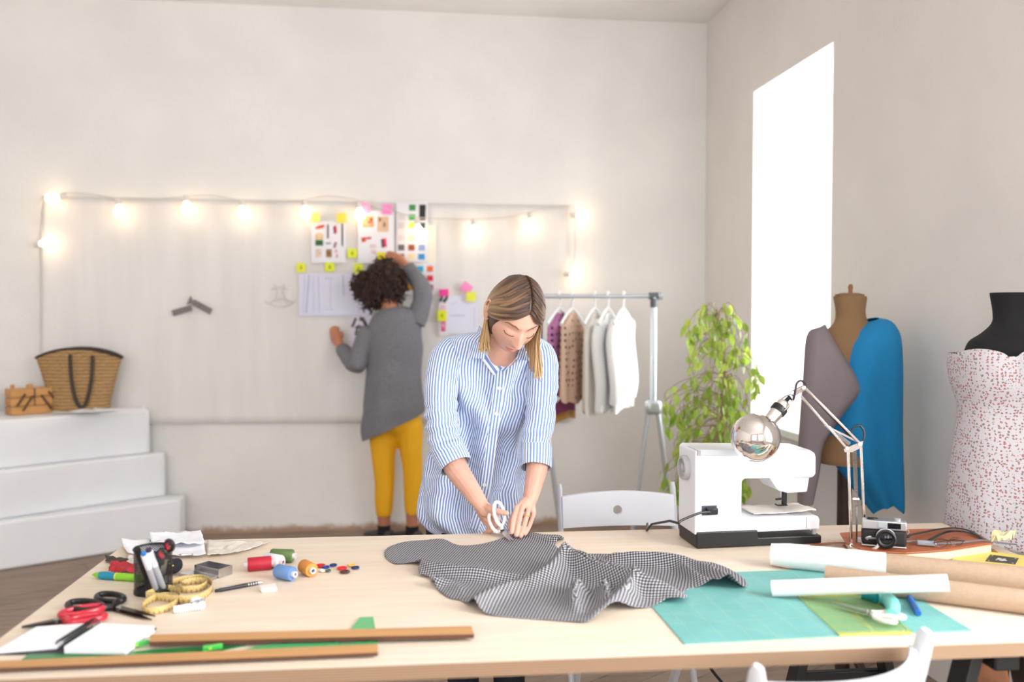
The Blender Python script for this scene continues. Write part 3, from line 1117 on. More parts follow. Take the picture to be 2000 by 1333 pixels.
def cloth_h(x, y):
    hs = 0.0
    for P, w in RG:
        best = 0
        for i in range(len(P) - 1):
            ax, ay, ah = P[i]
            bx_, by_, bh = P[i + 1]
            ex, ey = bx_ - ax, by_ - ay
            t_ = max(0.0, min(1.0, ((x - ax) * ex + (y - ay) * ey) / (ex * ex + ey * ey + 1e-12)))
            d2 = (x - ax - ex * t_) ** 2 + (y - ay - ey * t_) ** 2
            if d2 < 9 * w * w:
                d = math.sqrt(d2) / w
                best = max(best, (ah + (bh - ah) * t_) * math.exp(-0.9 * d ** 1.5))
        hs = (hs ** 3 + best ** 3) ** (1 / 3)
    n = noise.noise(V((x * 22, y * 22, 3))) * 0.0025 + noise.noise(V((x * 60, y * 45, 8))) * 0.0012
    k = sstep(0.002, 0.02, hs)
    return 0.0016 + hs + max(0, n + 0.001) * (0.15 + k)


st = 0.0042
x0, x1 = min(p.x for p in outl), max(p.x for p in outl)
y0, y1 = min(p.y for p in outl), max(p.y for p in outl)
nx, ny = int((x1 - x0) / st) + 2, int((y1 - y0) / st) + 2
ins = {(i, j) for i in range(nx) for j in range(ny) if inside(x0 + (i + .5) * st, y0 + (j + .5) * st, outl)}
vid, vpos = {}, []
fs, us = [], []
for (i, j) in sorted(ins):
    q = []
    for a, c in ((0, 0), (1, 0), (1, 1), (0, 1)):
        k = (i + a, j + c)
        if k not in vid:
            vid[k] = len(vpos)
            vpos.append([x0 + k[0] * st, y0 + k[1] * st])
        q.append(vid[k])
    fs.append(q)
segs = [(outl[i], outl[(i + 1) % len(outl)]) for i in range(len(outl))]
for k, n_ in vid.items():
    if not all((k[0] - a, k[1] - c) in ins for a in (0, 1) for c in (0, 1)):
        x, y = vpos[n_]
        bd = None
        for a, c in segs:
            if abs(a.x - x) > 0.06 or abs(a.y - y) > 0.06:
                continue
            d = c - a
            t_ = max(0, min(1, ((x - a.x) * d.x + (y - a.y) * d.y) / max(1e-12, d.x * d.x + d.y * d.y)))
            e = (a.x + d.x * t_ - x) ** 2 + (a.y + d.y * t_ - y) ** 2
            if bd is None or e < bd[0]:
                bd = (e, a.x + d.x * t_, a.y + d.y * t_)
        if bd and bd[0] < (2 * st) ** 2:
            vpos[n_] = [bd[1], bd[2]]
import numpy as np
vs = [V((x, y, T + cloth_h(x, y))) for x, y in vpos]


def relax_uv(vs, fs, uv0, it=260):
    """lay the woven pattern out so that it keeps its true size over the folds"""
    P3 = np.array([tuple(v) for v in vs])
    E = set()
    for f in fs:
        for i in range(4):
            E.add(tuple(sorted((f[i], f[(i + 1) % 4]))))
        E.add((f[0], f[2]) if f[0] < f[2] else (f[2], f[0]))
        E.add((f[1], f[3]) if f[1] < f[3] else (f[3], f[1]))
    E = np.array(sorted(E))
    L = np.linalg.norm(P3[E[:, 0]] - P3[E[:, 1]], axis=1)
    U = np.array(uv0, dtype=float)
    cnt = np.zeros(len(U))
    np.add.at(cnt, E[:, 0], 1)
    np.add.at(cnt, E[:, 1], 1)
    for _ in range(it):
        d = U[E[:, 1]] - U[E[:, 0]]
        l = np.linalg.norm(d, axis=1) + 1e-9
        c = d * ((l - L) / l)[:, None] * 0.5
        D_ = np.zeros_like(U)
        np.add.at(D_, E[:, 0], c)
        np.add.at(D_, E[:, 1], -c)
        U += D_ / cnt[:, None] * 1.8
    return U


ca, sa = math.cos(0.32), math.sin(0.32)
uvv = relax_uv(vs, fs, [(x * ca - y * sa, x * sa + y * ca) for x, y in vpos])
b = MB()
b.add(vs, fs, 0, None, [tuple(tuple(uvv[i]) for i in f) for f in fs])
o = b.build('gingham_fabric', m_gingham, solid=0.001, solid_off=1)
tag(o, 'black and white gingham fabric piece crumpled on the table under the scissors', 'fabric')
md = o.modifiers.new('soften', 'SMOOTH')
md.factor, md.iterations = 0.5, 4
# ---- cutting mat
m_mat = Mat('cutting_mat_vinyl')
sp = m_mat.n('ShaderNodeSeparateXYZ')
m_mat.l(m_mat.coords('Object'), sp.inputs[0])


def gridline(o, pitch, w):
    return m_mat.math('LESS_THAN', m_mat.math('FRACT', m_mat.math('ADD', m_mat.math('MULTIPLY', o, 1 / pitch), 50.0)), w)


g1 = m_mat.math('MAXIMUM', gridline(sp.outputs['X'], 0.05, 0.02), gridline(sp.outputs['Y'], 0.05, 0.02))
g2 = m_mat.math('LESS_THAN', m_mat.math('FRACT', m_mat.math('ADD', m_mat.math('MULTIPLY', m_mat.math('ADD', sp.outputs['X'], sp.outputs['Y']), 1 / 0.28), 50.0)), 0.006)
gm = m_mat.math('MULTIPLY', m_mat.math('MAXIMUM', g1, g2), 0.32)
wear = m_mat.ramp(m_mat.noise(m_mat.coords('Object'), 12, 4), 0.3, 0.75)
base = m_mat.mix(wear, lin((104, 170, 168)), lin((120, 182, 178)))
m_mat.color(m_mat.mix(gm, base, lin((196, 206, 140)))).set(Roughness=0.55)
A, B_ = tp(1336, 1260), tp(1900, 1234)
dx = (B_ - A)
dy = V((-dx.y, dx.x, 0)).normalized() * 0.40
b = MB()
P = [A, B_, B_ + dy + dx.normalized() * 0.01, A + dy - dx.normalized() * 0.005]
b.prism([(p.x, p.y) for p in P], T + 0.0002, T + 0.0024)
cm = b.build('cutting_mat', m_mat.m, smooth=False, bevel=0.001)
cm['label'], cm['category'] = 'teal green cutting mat with a pale grid lying at the front of the table', 'cutting mat'
ZM = 0.0026
# ---- translucent quilting ruler
m_yac = Mat('yellow_acrylic')
tr = m_yac.n('ShaderNodeBsdfTransparent')
tr.inputs['Color'].default_value = (0.965, 0.965, 0.86, 1)
mx = m_yac.n('ShaderNodeMixShader')
sp = m_yac.n('ShaderNodeSeparateXYZ')
m_yac.l(m_yac.coords('UV'), sp.inputs[0])


def mline(o, n, w):
    return m_yac.math('LESS_THAN', m_yac.math('FRACT', m_yac.math('MULTIPLY', o, n)), w)


edge = m_yac.math('MAXIMUM', m_yac.math('MULTIPLY', m_yac.math('LESS_THAN', sp.outputs['Y'], 0.05), mline(sp.outputs['X'], 16, 0.6)),
                  m_yac.math('MULTIPLY', m_yac.math('GREATER_THAN', sp.outputs['Y'], 0.95), mline(sp.outputs['X'], 16, 0.6)))
edge = m_yac.math('MAXIMUM', edge, m_yac.math('MULTIPLY', m_yac.math('GREATER_THAN', sp.outputs['X'], 0.04), m_yac.math('MULTIPLY', mline(sp.outputs['X'], 2, 0.02), 1.0)))
edge = m_yac.math('MAXIMUM', edge, mline(sp.outputs['Y'], 5, 0.012))
m_yac.color(lin((226, 214, 96))).set(Roughness=0.15)
m_yac.l(m_yac.math('ADD', 0.07, m_yac.math('MULTIPLY', edge, 0.6)), mx.inputs[0])
m_yac.l(tr.outputs[0], mx.inputs[1])
m_yac.l(m_yac.b.outputs[0], mx.inputs[2])
m_yac.l(mx.outputs[0], m_yac.t.nodes['Material Output'].inputs['Surface'])
Q = [tp(1640, 1243, ZM), tp(1783, 1239, ZM), tp(1690, 1161, ZM), tp(1557, 1165, ZM)]
b = MB()
up_ = V((0, 0, 0.003))
b.add(Q + [p + up_ for p in Q], [(4, 5, 6, 7), (3, 2, 1, 0), (0, 1, 5, 4), (1, 2, 6, 5), (2, 3, 7, 6), (3, 0, 4, 7)], 0, None,
      [((0, 0), (1, 0), (1, 1), (0, 1)), ((0, 1), (1, 1), (1, 0), (0, 0))] + [((0.5, 0.5),) * 4] * 4)
tag(b.build('quilting_ruler', m_yac.m, smooth=False), 'see-through yellow quilting ruler on the cutting mat under white scissors', 'ruler')
scissors('scissors', 'small white handled scissors lying open-pointed on the yellow ruler', tp(1694, 1197, ZM + 0.008), tp(1622, 1177, ZM + 0.008), tp(1738, 1206, ZM + 0.010), m_whitep, m_steel, size=0.8, open_=0.02, loops=((0.026, 0.014), (0.026, 0.014)))
# ---- rotary cutter
rc = thing('rotary_cutter', 'turquoise rotary cutter with a curved handle on the cutting mat', 'rotary cutter', tuple(tp(1720, 1185, ZM)))
m_turq = mat('turquoise_plastic', (118, 206, 196), 0.35)
m_dteal = mat('deep_teal_plastic', (20, 140, 146), 0.35)
P = [tp(x, y, ZM + h) for x, y, h in ((1714, 1168, .012), (1728, 1168, .013), (1740, 1177, .013), (1744, 1190, .013), (1741, 1203, .012))]
P = [V(p) for p in cat(P, 5)]
MB().tube(P, [(0.013, 0.011 + 0.004 * math.sin(pi * min(1, i / len(P) * 1.1))) for i in range(len(P))], 12, ref=(0, 0, 1)).build('handle', m_turq, rc, True)
P = [tp(x, y, ZM + h) for x, y, h in ((1682, 1162, .010), (1700, 1163, .011), (1716, 1169, .012))]
MB().tube(P, [(0.010, 0.007), (0.0125, 0.011), (0.012, 0.010)], 12, ref=(0, 0, 1)).build('blade_guard', m_dteal, rc, True)
b = MB().lathe([(0.016, 0.0), (0.016, 0.0012)], 24)
o = b.build('blade', m_steel, rc)
o.location = tp(1686, 1160, ZM + 0.001) - V(rc.location)
bp = pen('pen', 'short blue capped pen lying beside the rotary cutter', tp(1776, 1167, ZM + 0.006), tp(1794, 1199, ZM + 0.006), 0.0056, m_blue, 'pen', cap=mat('blue_cap', (20, 96, 176), 0.3), cap_len=0.5)
MB().beam((0.0, -0.0070, 0.045), (0.0, -0.0066, 0.066), 0.003, 0.0016).build('clip', m_blue, bp)

# ================================================================== paper rolls
m_kraft = mat('kraft_paper', (178, 152, 128), 0.75, var=(26, 0.07, (1, 6, 6)))
m_rollw = mat('white_roll_paper', (238, 236, 234), 0.7)


def roll(name, label, a, c, r, m, wrap=None):
    a, c = V(a), V(c)
    rot = (c - a).to_track_quat('Z', 'Y').to_euler()
    t = thing(name, label, 'paper roll', tuple(a), rot=rot, group='paper rolls on the table')
    L = (c - a).length
    b = MB()
    b.lathe([(r * 0.86, 0), (r, 0), (r, L), (r * 0.86, L), (r * 0.84, L * 0.5), (r * 0.86, 0.001)], 40, caps=False)
    b.build('paper_tube', m, t)
    sp_ = []
    for k in range(30):
        q = k / 30 * 3.2 * pi
        rr = r * (0.92 - 0.25 * k / 30)
        sp_.append(V((rr * math.cos(q), rr * math.sin(q), 0.002)))
    b = MB()
    b.loft([[p, p + V((0, 0, L - 0.004))] for p in sp_], caps=False, closed=False)
    b.build('inner_turn', m, t, solid=0.0006)
    return t


A0 = tp(1506, 1083, 0.0285)
A1 = tp(2060, 1139, 0.0285)
t = roll('paper_roll', 'brown kraft paper roll with a white sheet wrapped round its end', A0 + (A1 - A0).normalized() * 0.16, A1, 0.027, m_kraft)
La = 0.245
b = MB()
rings = []
for i in range(25):
    z = i / 24 * La
    rr = 0.0285 + 0.0012 * noise.noise(V((z * 30, 0, 1)))
    if i < 4:
        rr *= 0.86 + 0.035 * i
    rings.append([V((rr * math.cos(2 * pi * k / 48) * (1 + 0.03 * noise.noise(V((k * .4, z * 20, 2)))), rr * math.sin(2 * pi * k / 48) * (1 + 0.03 * noise.noise(V((k * .4, z * 20, 4)))), z - 0.16)) for k in range(48)])
inner = [[p * 0.985 if False else V((p.x * 0.96, p.y * 0.96, p.z)) for p in r_] for r_ in rings[::-1]]
b.loft(rings + inner + [rings[0]], caps=False)
b.build('white_wrapper', m_rollw, t)['label'] = 'white paper sheet wrapped round the roll end'
Cc0, Cc1 = tp(1612, 1127, 0.0240), tp(2080, 1186, 0.0240)
roll('paper_roll', 'brown kraft paper roll crossing beneath the white paper roll', Cc0, Cc1, 0.0235, m_kraft)
roll('paper_roll', 'slim white paper roll lying across the cutting mat and kraft roll', tp(1508, 1150, 0.0185), PZ(1852, 1139, T + 0.0665), 0.0165, m_rollw)

# ================================================================== leather portfolio, yellow folder, crumpled paper
m_leather = mat('tan_leather', (172, 96, 58), 0.45, var=(9, 0.16), bump=(160, 0.15))
pf = thing('leather_portfolio', 'tan leather portfolio lying under the camera and the black strap', 'portfolio', tuple(tp(1800, 1075)))
top = [(1640, 1041), (1652, 1060), (1690, 1076), (1770, 1080), (1850, 1074), (1925, 1062), (1940, 1060), (1915, 1045), (1870, 1033), (1800, 1033), (1700, 1036)]
P = [tp(x, y, 0.027) for x, y in top]
b = MB()
b.prism([(p.x, p.y) for p in P], T + 0.0225, T + 0.027)
b.build('cover', m_leather, pf, True, bevel=0.0018, smooth=False)
P = [tp(x, y, 0.018) for x, y in [(1650, 1052), (1664, 1072), (1770, 1088), (1850, 1082), (1936, 1070), (1930, 1058), (1870, 1046), (1700, 1046)]]
MB().prism([(p.x, p.y) for p in P], T + 0.004, T + 0.022).build('paper_block', mat('cream_paper', (238, 222, 186), 0.8), pf, True, smooth=False)
P = [tp(x, y, 0.002) for x, y in [(1646, 1066), (1676, 1094), (1790, 1106), (1880, 1098), (1955, 1086), (1940, 1074), (1870, 1058), (1700, 1056)]]
MB().prism([(p.x, p.y) for p in P], T + 0.0005, T + 0.0038).build('back_cover', m_leather, pf, True, smooth=False)
ribs = [tp(1662, 1062, .010), tp(1635, 1061, .006), tp(1604, 1063, .004), tp(1584, 1066, .002)]
P = [V(p) for p in cat(ribs, 5)]
MB().tube(P, [(0.0016, 0.006)] * len(P), 8, ref=(0, 0, 1)).build('tie_strap', m_leather, pf, True)
ribs = [tp(1650, 1075, .012), tp(1636, 1076, .018), tp(1618, 1073, .010), tp(1600, 1070, .003), tp(1588, 1067, .002)]
P = [V(p) for p in cat(ribs, 5)]
MB().tube(P, [(0.0016, 0.006)] * len(P), 8, ref=(0, 0, 1)).build('tie_strap', m_leather, pf, True)
m_fold = mat('yellow_card', (234, 214, 110), 0.5)
fo = thing('yellow_folder', 'pale yellow card folder with a black plate, behind the kraft roll', 'folder', tuple(tp(1930, 1100)))
P = [tp(x, y, 0.006) for x, y in [(1857, 1096), (1884, 1074), (2012, 1087), (2010, 1116)]]
MB().prism([(p.x, p.y) for p in P], T + 0.0045, T + 0.0065).build('card', m_fold, fo, True, smooth=False)
P = [tp(x, y, 0.0068) for x, y in [(1924, 1097), (1934, 1084), (1990, 1091), (1983, 1103)]]
Mlab = mat('black_plate', (46, 44, 50), 0.4)
MB().prism([(p.x, p.y) for p in P], T + 0.0066, T + 0.0070).build('name_plate', Mlab, fo, True, smooth=False)['label'] = 'black printed plate'
b = MB()
for (u, w) in ((.1, .12), (.9, .12), (.1, .88), (.9, .88)):
    p = P[0].lerp(P[3], u).lerp(P[1].lerp(P[2], u), w)
    b.lathe([(0.0016, T + 0.0069), (0.0016, T + 0.0074)], 10, M=Matrix.Translation((p.x, p.y, 0)))
for k in range(9):
    p = P[0].lerp(P[3], 0.32 + 0.035 * k).lerp(P[1].lerp(P[2], 0.32 + 0.035 * k), 0.35 + 0.3 * ((k * 7) % 5) / 5)
    b.lathe([(0.0022 + 0.0012 * (k % 3), T + 0.0069), (0.0022 + 0.0012 * (k % 3), T + 0.0073)], 7, M=Matrix.Translation((p.x, p.y, 0)))
b.build('plate_print', m_whitep, fo, True, smooth=False)['label'] = 'white print and rivets on the plate'
for px, seed in (([(1934, 1084), (1976, 1081), (1984, 1066), (1938, 1062)], 11),):
    cloth_patch('crumpled_paper', px, 0.034, mat('pale_yellow_paper', (240, 230, 180), 0.8), 'crumpled pale yellow paper behind the yellow folder', 'crumpled paper', 0.03, 14, 10, seed, 0.0005, 22, 0.007)

# ---- rangefinder camera
ca_, cb_ = PZ(1683, 1067, T + 0.0275), PZ(1771, 1074, T + 0.0275)
rz = ang_frame(ca_, cb_)
rf = thing('film_camera', 'old black and silver film camera standing on the tan leather portfolio', 'camera', tuple(ca_), rz)
cw = (cb_ - ca_).length
m_cam = mat('camera_leatherette', (22, 22, 24), 0.6, bump=(900, 0.3))
m_csil = mat('camera_satin_chrome', (196, 196, 198), 0.32, 0.85)
m_lens = mat('lens_glass', (16, 18, 26), 0.05)
dp = 0.032
MB().box((cw / 2, dp / 2, 0.0235), (cw, dp, 0.037)).build('body', m_cam, rf, bevel=0.006, seg=3)
MB().box((cw / 2, dp / 2, 0.0025), (cw, dp * 0.98, 0.005)).build('base_plate', m_csil, rf, bevel=0.002)
MB().box((cw / 2, dp / 2, 0.053), (cw, dp, 0.022)).build('top_plate', m_csil, rf, bevel=0.003)
MB().box((cw * 0.72, -0.0008, 0.0535), (cw * 0.29, 0.003, 0.0135)).build('viewfinder', m_lens, rf, bevel=0.001)
MB().box((cw * 0.46, -0.0006, 0.0535), (cw * 0.2, 0.002, 0.013)).build('light_window', mat('frosted_window', (170, 172, 176), 0.5), rf, bevel=0.001)
RX = Matrix.Translation((cw * 0.53, 0.0, 0.026)) @ Matrix.Rotation(pi / 2, 4, 'X')
MB().lathe([(0.022, 0), (0.022, 0.006), (0.0205, 0.007), (0.0205, 0.016), (0.0225, 0.017), (0.0225, 0.024), (0.019, 0.026), (0.017, 0.022), (0.013, 0.020)], 36, M=RX).build('lens_barrel', m_black, rf)
MB().lathe([(0.0215, 0.0062), (0.0222, 0.0066), (0.0215, 0.007)], 36, M=RX).build('lens_ring', m_csil, rf)
MB().lathe([(0.013, 0.0202), (0.009, 0.0225), (0.0005, 0.0235)], 24, M=RX).build('lens_glass', m_lens, rf)
MB().lathe([(0.009, 0.064), (0.009, 0.069), (0.0075, 0.0705)], 20, M=Matrix.Translation((cw * 0.8, dp / 2, 0))).build('rewind_knob', m_csil, rf)
MB().lathe([(0.008, 0.064), (0.008, 0.0665)], 20, M=Matrix.Translation((cw * 0.2, dp / 2, 0))).build('shutter_dial', m_black, rf)
MB().beam((cw * 0.12, dp * 0.4, 0.0675), (cw * 0.36, dp * 0.3, 0.0675), 0.006, 0.002).build('winding_lever', m_black, rf, bevel=0.0005)
MB().tube([V((cw + 0.002, dp * .3, 0.046)), V((cw + 0.005, dp * .3, 0.040)), V((cw + 0.002, dp * .3, 0.034))], 0.0014, 6).build('strap_lug', m_csil, rf)
# strap: lies over the portfolio in a low arch
hz = 0.027
pts = [(1772, 1050, .05), (1778, 1046, .045), (1800, 1041, .036), (1835, 1034, .034), (1868, 1032, .034), (1895, 1038, .034), (1912, 1048, .031), (1922, 1056, .0295)]
P = [V(p) for p in cat([tuple(tp(x, y, h)) for x, y, h in pts], 6)]
MB().tube(P, [(0.0014, 0.0055)] * len(P), 8, ref=(0, 0, 1)).build('strap', m_black, rf, True)
pts = [(1916, 1050, .030), (1890, 1040, .036), (1860, 1038, .042), (1840, 1043, .036), (1818, 1054, .031), (1812, 1060, .0295)]
P = [V(p) for p in cat([tuple(tp(x, y, h)) for x, y, h in pts], 6)]
MB().tube(P, [(0.0014, 0.0048)] * len(P), 8, ref=(0, 0, 1)).build('strap', m_black, rf, True)

# ---- eyeglasses
gz = 0.0285
eg = thing('eyeglasses', 'wire framed eyeglasses folded on the tan leather portfolio', 'eyeglasses', tuple(tp(1855, 1060, gz)))
for cx, cy in ((1838, 1061), (1868, 1058)):
    c_ = tp(cx, cy, gz + 0.010)
    MB().tube([c_ + V((0.019 * math.cos(q), 0.004 * math.cos(q) + 0.006 * math.sin(q), 0.0085 * math.sin(q))) for q in [2 * pi * i / 24 for i in range(24)]], 0.0008, 6, closed=True).build('rim', m_dsteel, eg, True)
P = [tp(1850, 1060, gz + .012), tp(1853, 1057, gz + .015), tp(1857, 1059, gz + .012)]
MB().tube(P, 0.0008, 6).build('bridge', m_dsteel, eg, True)
for a, c in (((1823, 1061), (1872, 1053)), ((1884, 1057), (1834, 1055))):
    MB().tube([tp(*a, gz + .013), tp(*c, gz + .006)], 0.001, 6).build('temple', m_dsteel, eg, True)

# ================================================================== sewing machine
SA, SB = tp(1361, 1073), tp(1603, 1062)
srz = ang_frame(SA, SB)
KX, KZ = (SB - SA).length / 242.0, 0.001285


def smp(px, py):
    return ((px - 1361) * KX, (1073 - 0.0456 * (px - 1361) - py) * KZ)


sm = thing('sewing_machine', 'white sewing machine on a black base seen from its back', 'sewing machine', tuple(SA), srz)
m_sm = mat('machine_white_enamel', (236, 237, 242), 0.3)
m_smg = mat('machine_grey_plastic', (186, 182, 184), 0.4)
DM = 0.118


def side_prism(px, y0, y1):
    """prism whose outline is drawn in the photo's front plane of the machine"""
    b = MB()
    P = [smp(*p) for p in px]
    n = len(P)
    b.add([V((x, y0, z)) for x, z in P] + [V((x, y1, z)) for x, z in P],
          [tuple(range(n)), tuple(range(2 * n - 1, n - 1, -1))] + [(i, n + i, n + (i + 1) % n, (i + 1) % n) for i in range(n)])
    return b


body = [(1357, 1046), (1357, 884), (1362, 879), (1580, 876), (1590, 882), (1592, 890), (1592, 924), (1586, 931), (1452, 935), (1447, 940), (1447, 1008), (1451, 1012), (1590, 1006), (1598, 1008), (1601, 1014), (1601, 1034)]
side_prism(body, 0.0, DM).build('body', m_sm, sm, bevel=0.005, seg=3, smooth=False)
side_prism([(1503, 932), (1522, 959), (1540, 964), (1580, 962), (1585, 929)], 0.012, DM - 0.012).build('face_plate', m_sm, sm, bevel=0.004, smooth=False)
side_prism([(1360, 1072), (1360, 1040), (1477, 1035), (1479, 1050), (1603, 1045), (1603, 1061)], -0.004, DM + 0.006).build('base', m_black, sm, bevel=0.003, smooth=False)
side_prism([(1361, 891), (1361, 879), (1574, 876), (1578, 880), (1578, 888)], -0.003, DM * 0.6).build('carry_handle', mat('handle_white', (228, 229, 236), 0.35), sm, bevel=0.003, smooth=False)
side_prism([(1360, 891), (1360, 880), (1366, 880), (1366, 891)], -0.0045, DM * 0.55).build('handle_end_cap', m_smg, sm, smooth=False)
side_prism([(1573, 1032), (1573, 1009), (1575, 1009), (1575, 1032)], -0.0004, 0.002).build('bed_seam', m_smg, sm, smooth=False)
x_, z_ = smp(1594, 1040)
MB().lathe([(0.006, z_ - 0.016), (0.006, z_ + 0.006), (0.004, z_ + 0.007)], 14, M=Matrix.Translation((x_, 0.014, 0))).build('foot', m_smg, sm)
_, z_ = smp(1361, 922)
RW = Matrix.Translation((-0.004, DM * 0.5, z_)) @ Matrix.Rotation(-pi / 2, 4, 'Y')
MB().lathe([(0.030, 0.0), (0.031, 0.003), (0.031, 0.014), (0.028, 0.017), (0.0235, 0.0165), (0.0235, 0.008), (0.012, 0.006), (0.010, 0.014), (0.002, 0.015)], 40, M=RW).build('handwheel', m_smg, sm)
b = MB()
for k in range(12):
    _, z_ = smp(1361, 952 + k * 2.9)
    b.box((-0.0042, DM * 0.5, z_), (0.0016, DM * 0.42, 0.0013))
b.build('cooling_vents', m_smg, sm, smooth=False)
x0_, z0_ = smp(1370, 1007)
x1_, z1_ = smp(1398, 987)
MB().box(((x0_ + x1_) / 2, -0.0012, (z0_ + z1_) / 2), (x1_ - x0_, 0.003, z1_ - z0_)).build('power_socket', mat('dark_grey_socket', (70, 72, 84), 0.4), sm, smooth=False)
MB().box(((x0_ + x1_) / 2 + 0.003, -0.010, (z0_ + z1_) / 2), ((x1_ - x0_) * 0.72, 0.018, (z1_ - z0_) * 0.72)).build('plug', m_black, sm, bevel=0.003)
P = [smp(x, y) for x, y in ((1382, 998), (1366, 998), (1352, 1001), (1335, 1007), (1322, 1012), (1316, 1016))]
P = [V(p) for p in cat([(x, -0.016 - 0.004 * i, z) for i, (x, z) in enumerate(P)], 5)]
P += [V((P[-1].x - 0.004, P[-1].y + 0.03 + 0.02 * k, P[-1].z - 0.006 * k)) for k in range(1, 9)]
P += [V((P[-1].x - 0.004, P[-1].y + 0.03, 0.004)), V((P[-1].x + 0.02, P[-1].y + 0.10, 0.004))]
MB().tube(P, 0.0032, 8).build('power_cord', m_black, sm)
xa, za = smp(1548, 962)
_, zb = smp(1548, 998)
MB().lathe([(0.004, zb + 0.016), (0.004, za + 0.004)], 12, M=Matrix.Translation((xa - 0.006, DM / 2, 0))).build('needle_bar', m_steel, sm)
b = MB()
b.box((xa + 0.004, DM / 2, (za + zb) / 2), (0.012, 0.010, za - zb - 0.004))
b.build('presser_bar', m_black, sm, bevel=0.002)
MB().box((xa - 0.004, DM / 2, zb + 0.004), (0.028, 0.018, 0.004)).build('presser_foot', m_black, sm, bevel=0.001)
MB().beam((xa - 0.004, DM / 2 - 0.01, zb + 0.022), (xa - 0.026, DM / 2 - 0.014, zb + 0.022), 0.005, 0.005).build('lift_lever', m_black, sm, bevel=0.001)
# fabric scrap under the presser foot
RS = Matrix.Translation(SA) @ Matrix.Rotation(srz, 4, 'Z')
_, zt = smp(1500, 1009)


def scrap(u, v):
    p = RS @ V((lerp(0.155, 0.325, u), lerp(0.012, 0.105, v), zt + 0.004 + 0.004 * abs(noise.noise(V((u * 4, v * 3, 5)))) + 0.006 * sstep(0.55, 0.9, u) * (0.6 + 0.4 * math.sin(v * 6))))
    return p + V((0.006 * noise.noise(V((v * 5, u * 2, 3))), 0.006 * noise.noise(V((u * 6, v, 1))), 0))


tag(MB().grid(scrap, 24, 12).build('fabric_scrap', mat('cream_cotton', (232, 224, 218), 0.85), solid=0.0012, solid_off=1), 'cream fabric scrap lying on the sewing machine bed under its needle', 'fabric')

# ================================================================== desk lamp
dl = thing('desk_lamp', 'chrome balanced-arm desk lamp with a mirrored globe, leaning over the sewing machine', 'lamp', tuple(tp(1682, 1080)))
DD = 2.13
lp = lambda x, y, d=0.0: PD(x, y, DD + d)
base_z = tp(1682, 1080)
MB().lathe([(0.017, 0.0), (0.017, 0.018), (0.010, 0.022), (0.010, 0.036)], 20, M=Matrix.Translation(base_z)).build('clamp', m_whitep, dl, True)


def rods(name, ends, w, dep, mt=None):
    for (a, c) in ends:
        for s in (-1, 1):
            MB().beam(lp(*a, s * dep), lp(*c, s * dep), w, w, FW).build(name, mt or m_chrome, dl, True, bevel=0.0008)


rods('lower_arm', [((1663, 1066), (1656, 874)), ((1690, 1070), (1681, 870))], 0.0058, 0.012)
rods('upper_arm', [((1679, 866), (1571, 757)), ((1654, 876), (1562, 772))], 0.0055, 0.011)


def spring(a, c, d, r=0.0042):
    A_, C_ = lp(*a, d), lp(*c, d)
    ax = (C_ - A_)
    p, q = frame_of(ax)
    n = int(ax.length / 0.0032)
    P = [A_ + ax * (i / (n * 8)) + p * (r * math.cos(i * pi / 4)) + q * (r * math.sin(i * pi / 4)) for i in range(n * 8)]
    MB().tube(P, 0.0009, 4).build('spring', m_steel, dl, True)


spring((1673, 990), (1669, 880), -0.006)
spring((1673, 990), (1669, 880), 0.006)
spring((1618, 835), (1660, 868), -0.006)
spring((1618, 835), (1660, 868), 0.006)
MB().beam(lp(1673, 1062), lp(1673, 990), 0.003, 0.003).build('tension_rod', m_steel, dl, True)
MB().beam(lp(1612, 832), lp(1680, 866), 0.004, 0.012, FW).build('cross_link', m_chrome, dl, True)
MB().beam(lp(1672, 975, -0.013), lp(1672, 975, 0.013), 0.014, 0.004).build('cross_link', m_chrome, dl, True)
b = MB()
for s in (-1, 1):
    pl_ = [lp(1648, 878, s * 0.015), lp(1662, 872, s * 0.015), lp(1686, 862, s * 0.015), lp(1684, 874, s * 0.015), lp(1664, 884, s * 0.015), lp(1650, 884, s * 0.015)]
    pr = [p + FW * 0.0016 for p in pl_]
    b.add(pl_ + pr, [tuple(range(6)), tuple(range(11, 5, -1))] + [(i, 6 + i, 6 + (i + 1) % 6, (i + 1) % 6) for i in range(6)])
b.build('elbow_bracket', m_chrome, dl, True, smooth=False)
for q in ((1655, 876), (1680, 868), (1663, 1066), (1690, 1070), (1570, 758), (1561, 773), (1548, 768)):
    MB().tube([lp(*q, -0.019), lp(*q, 0.019)], 0.0042, 12).build('joint_bolt', m_steel, dl, True)
MB().beam(lp(1676, 1084), lp(1676, 1062), 0.034, 0.020, FW).build('base_yoke', m_steel, dl, True, bevel=0.002)
MB().beam(lp(1573, 757), lp(1546, 770), 0.012, 0.018, FW).build('head_bracket', m_chrome, dl, True, bevel=0.002)
c0, ball = lp(1545, 772), lp(1475.5, 855.5, -0.03)
axd = (ball - c0).normalized()
RB = Matrix.Translation(ball) @ (-axd).to_track_quat('Z', 'Y').to_matrix().to_4x4()
gr = 0.0590
MB().ball((0, 0, 0), gr, 64, 40, M=RB).build('mirrored_globe', mat('mirror_chrome', (222, 216, 212), 0.03, 1.0), dl, True)
MB().lathe([(0.0165, gr - 0.003), (0.015, gr + 0.006), (0.0165, gr + 0.014), (0.0165, gr + 0.030)], 28, M=RB).build('socket', m_chrome, dl, True)
MB().lathe([(0.0188, gr + 0.026), (0.0195, gr + 0.028), (0.0195, gr + 0.040), (0.0188, gr + 0.042)], 28, M=RB).build('socket_ring', m_black, dl, True)
MB().lathe([(0.0155, gr + 0.042), (0.0155, gr + 0.056), (0.013, gr + 0.059), (0.006, gr + 0.060)], 28, M=RB).build('socket_cap', m_chrome, dl, True)
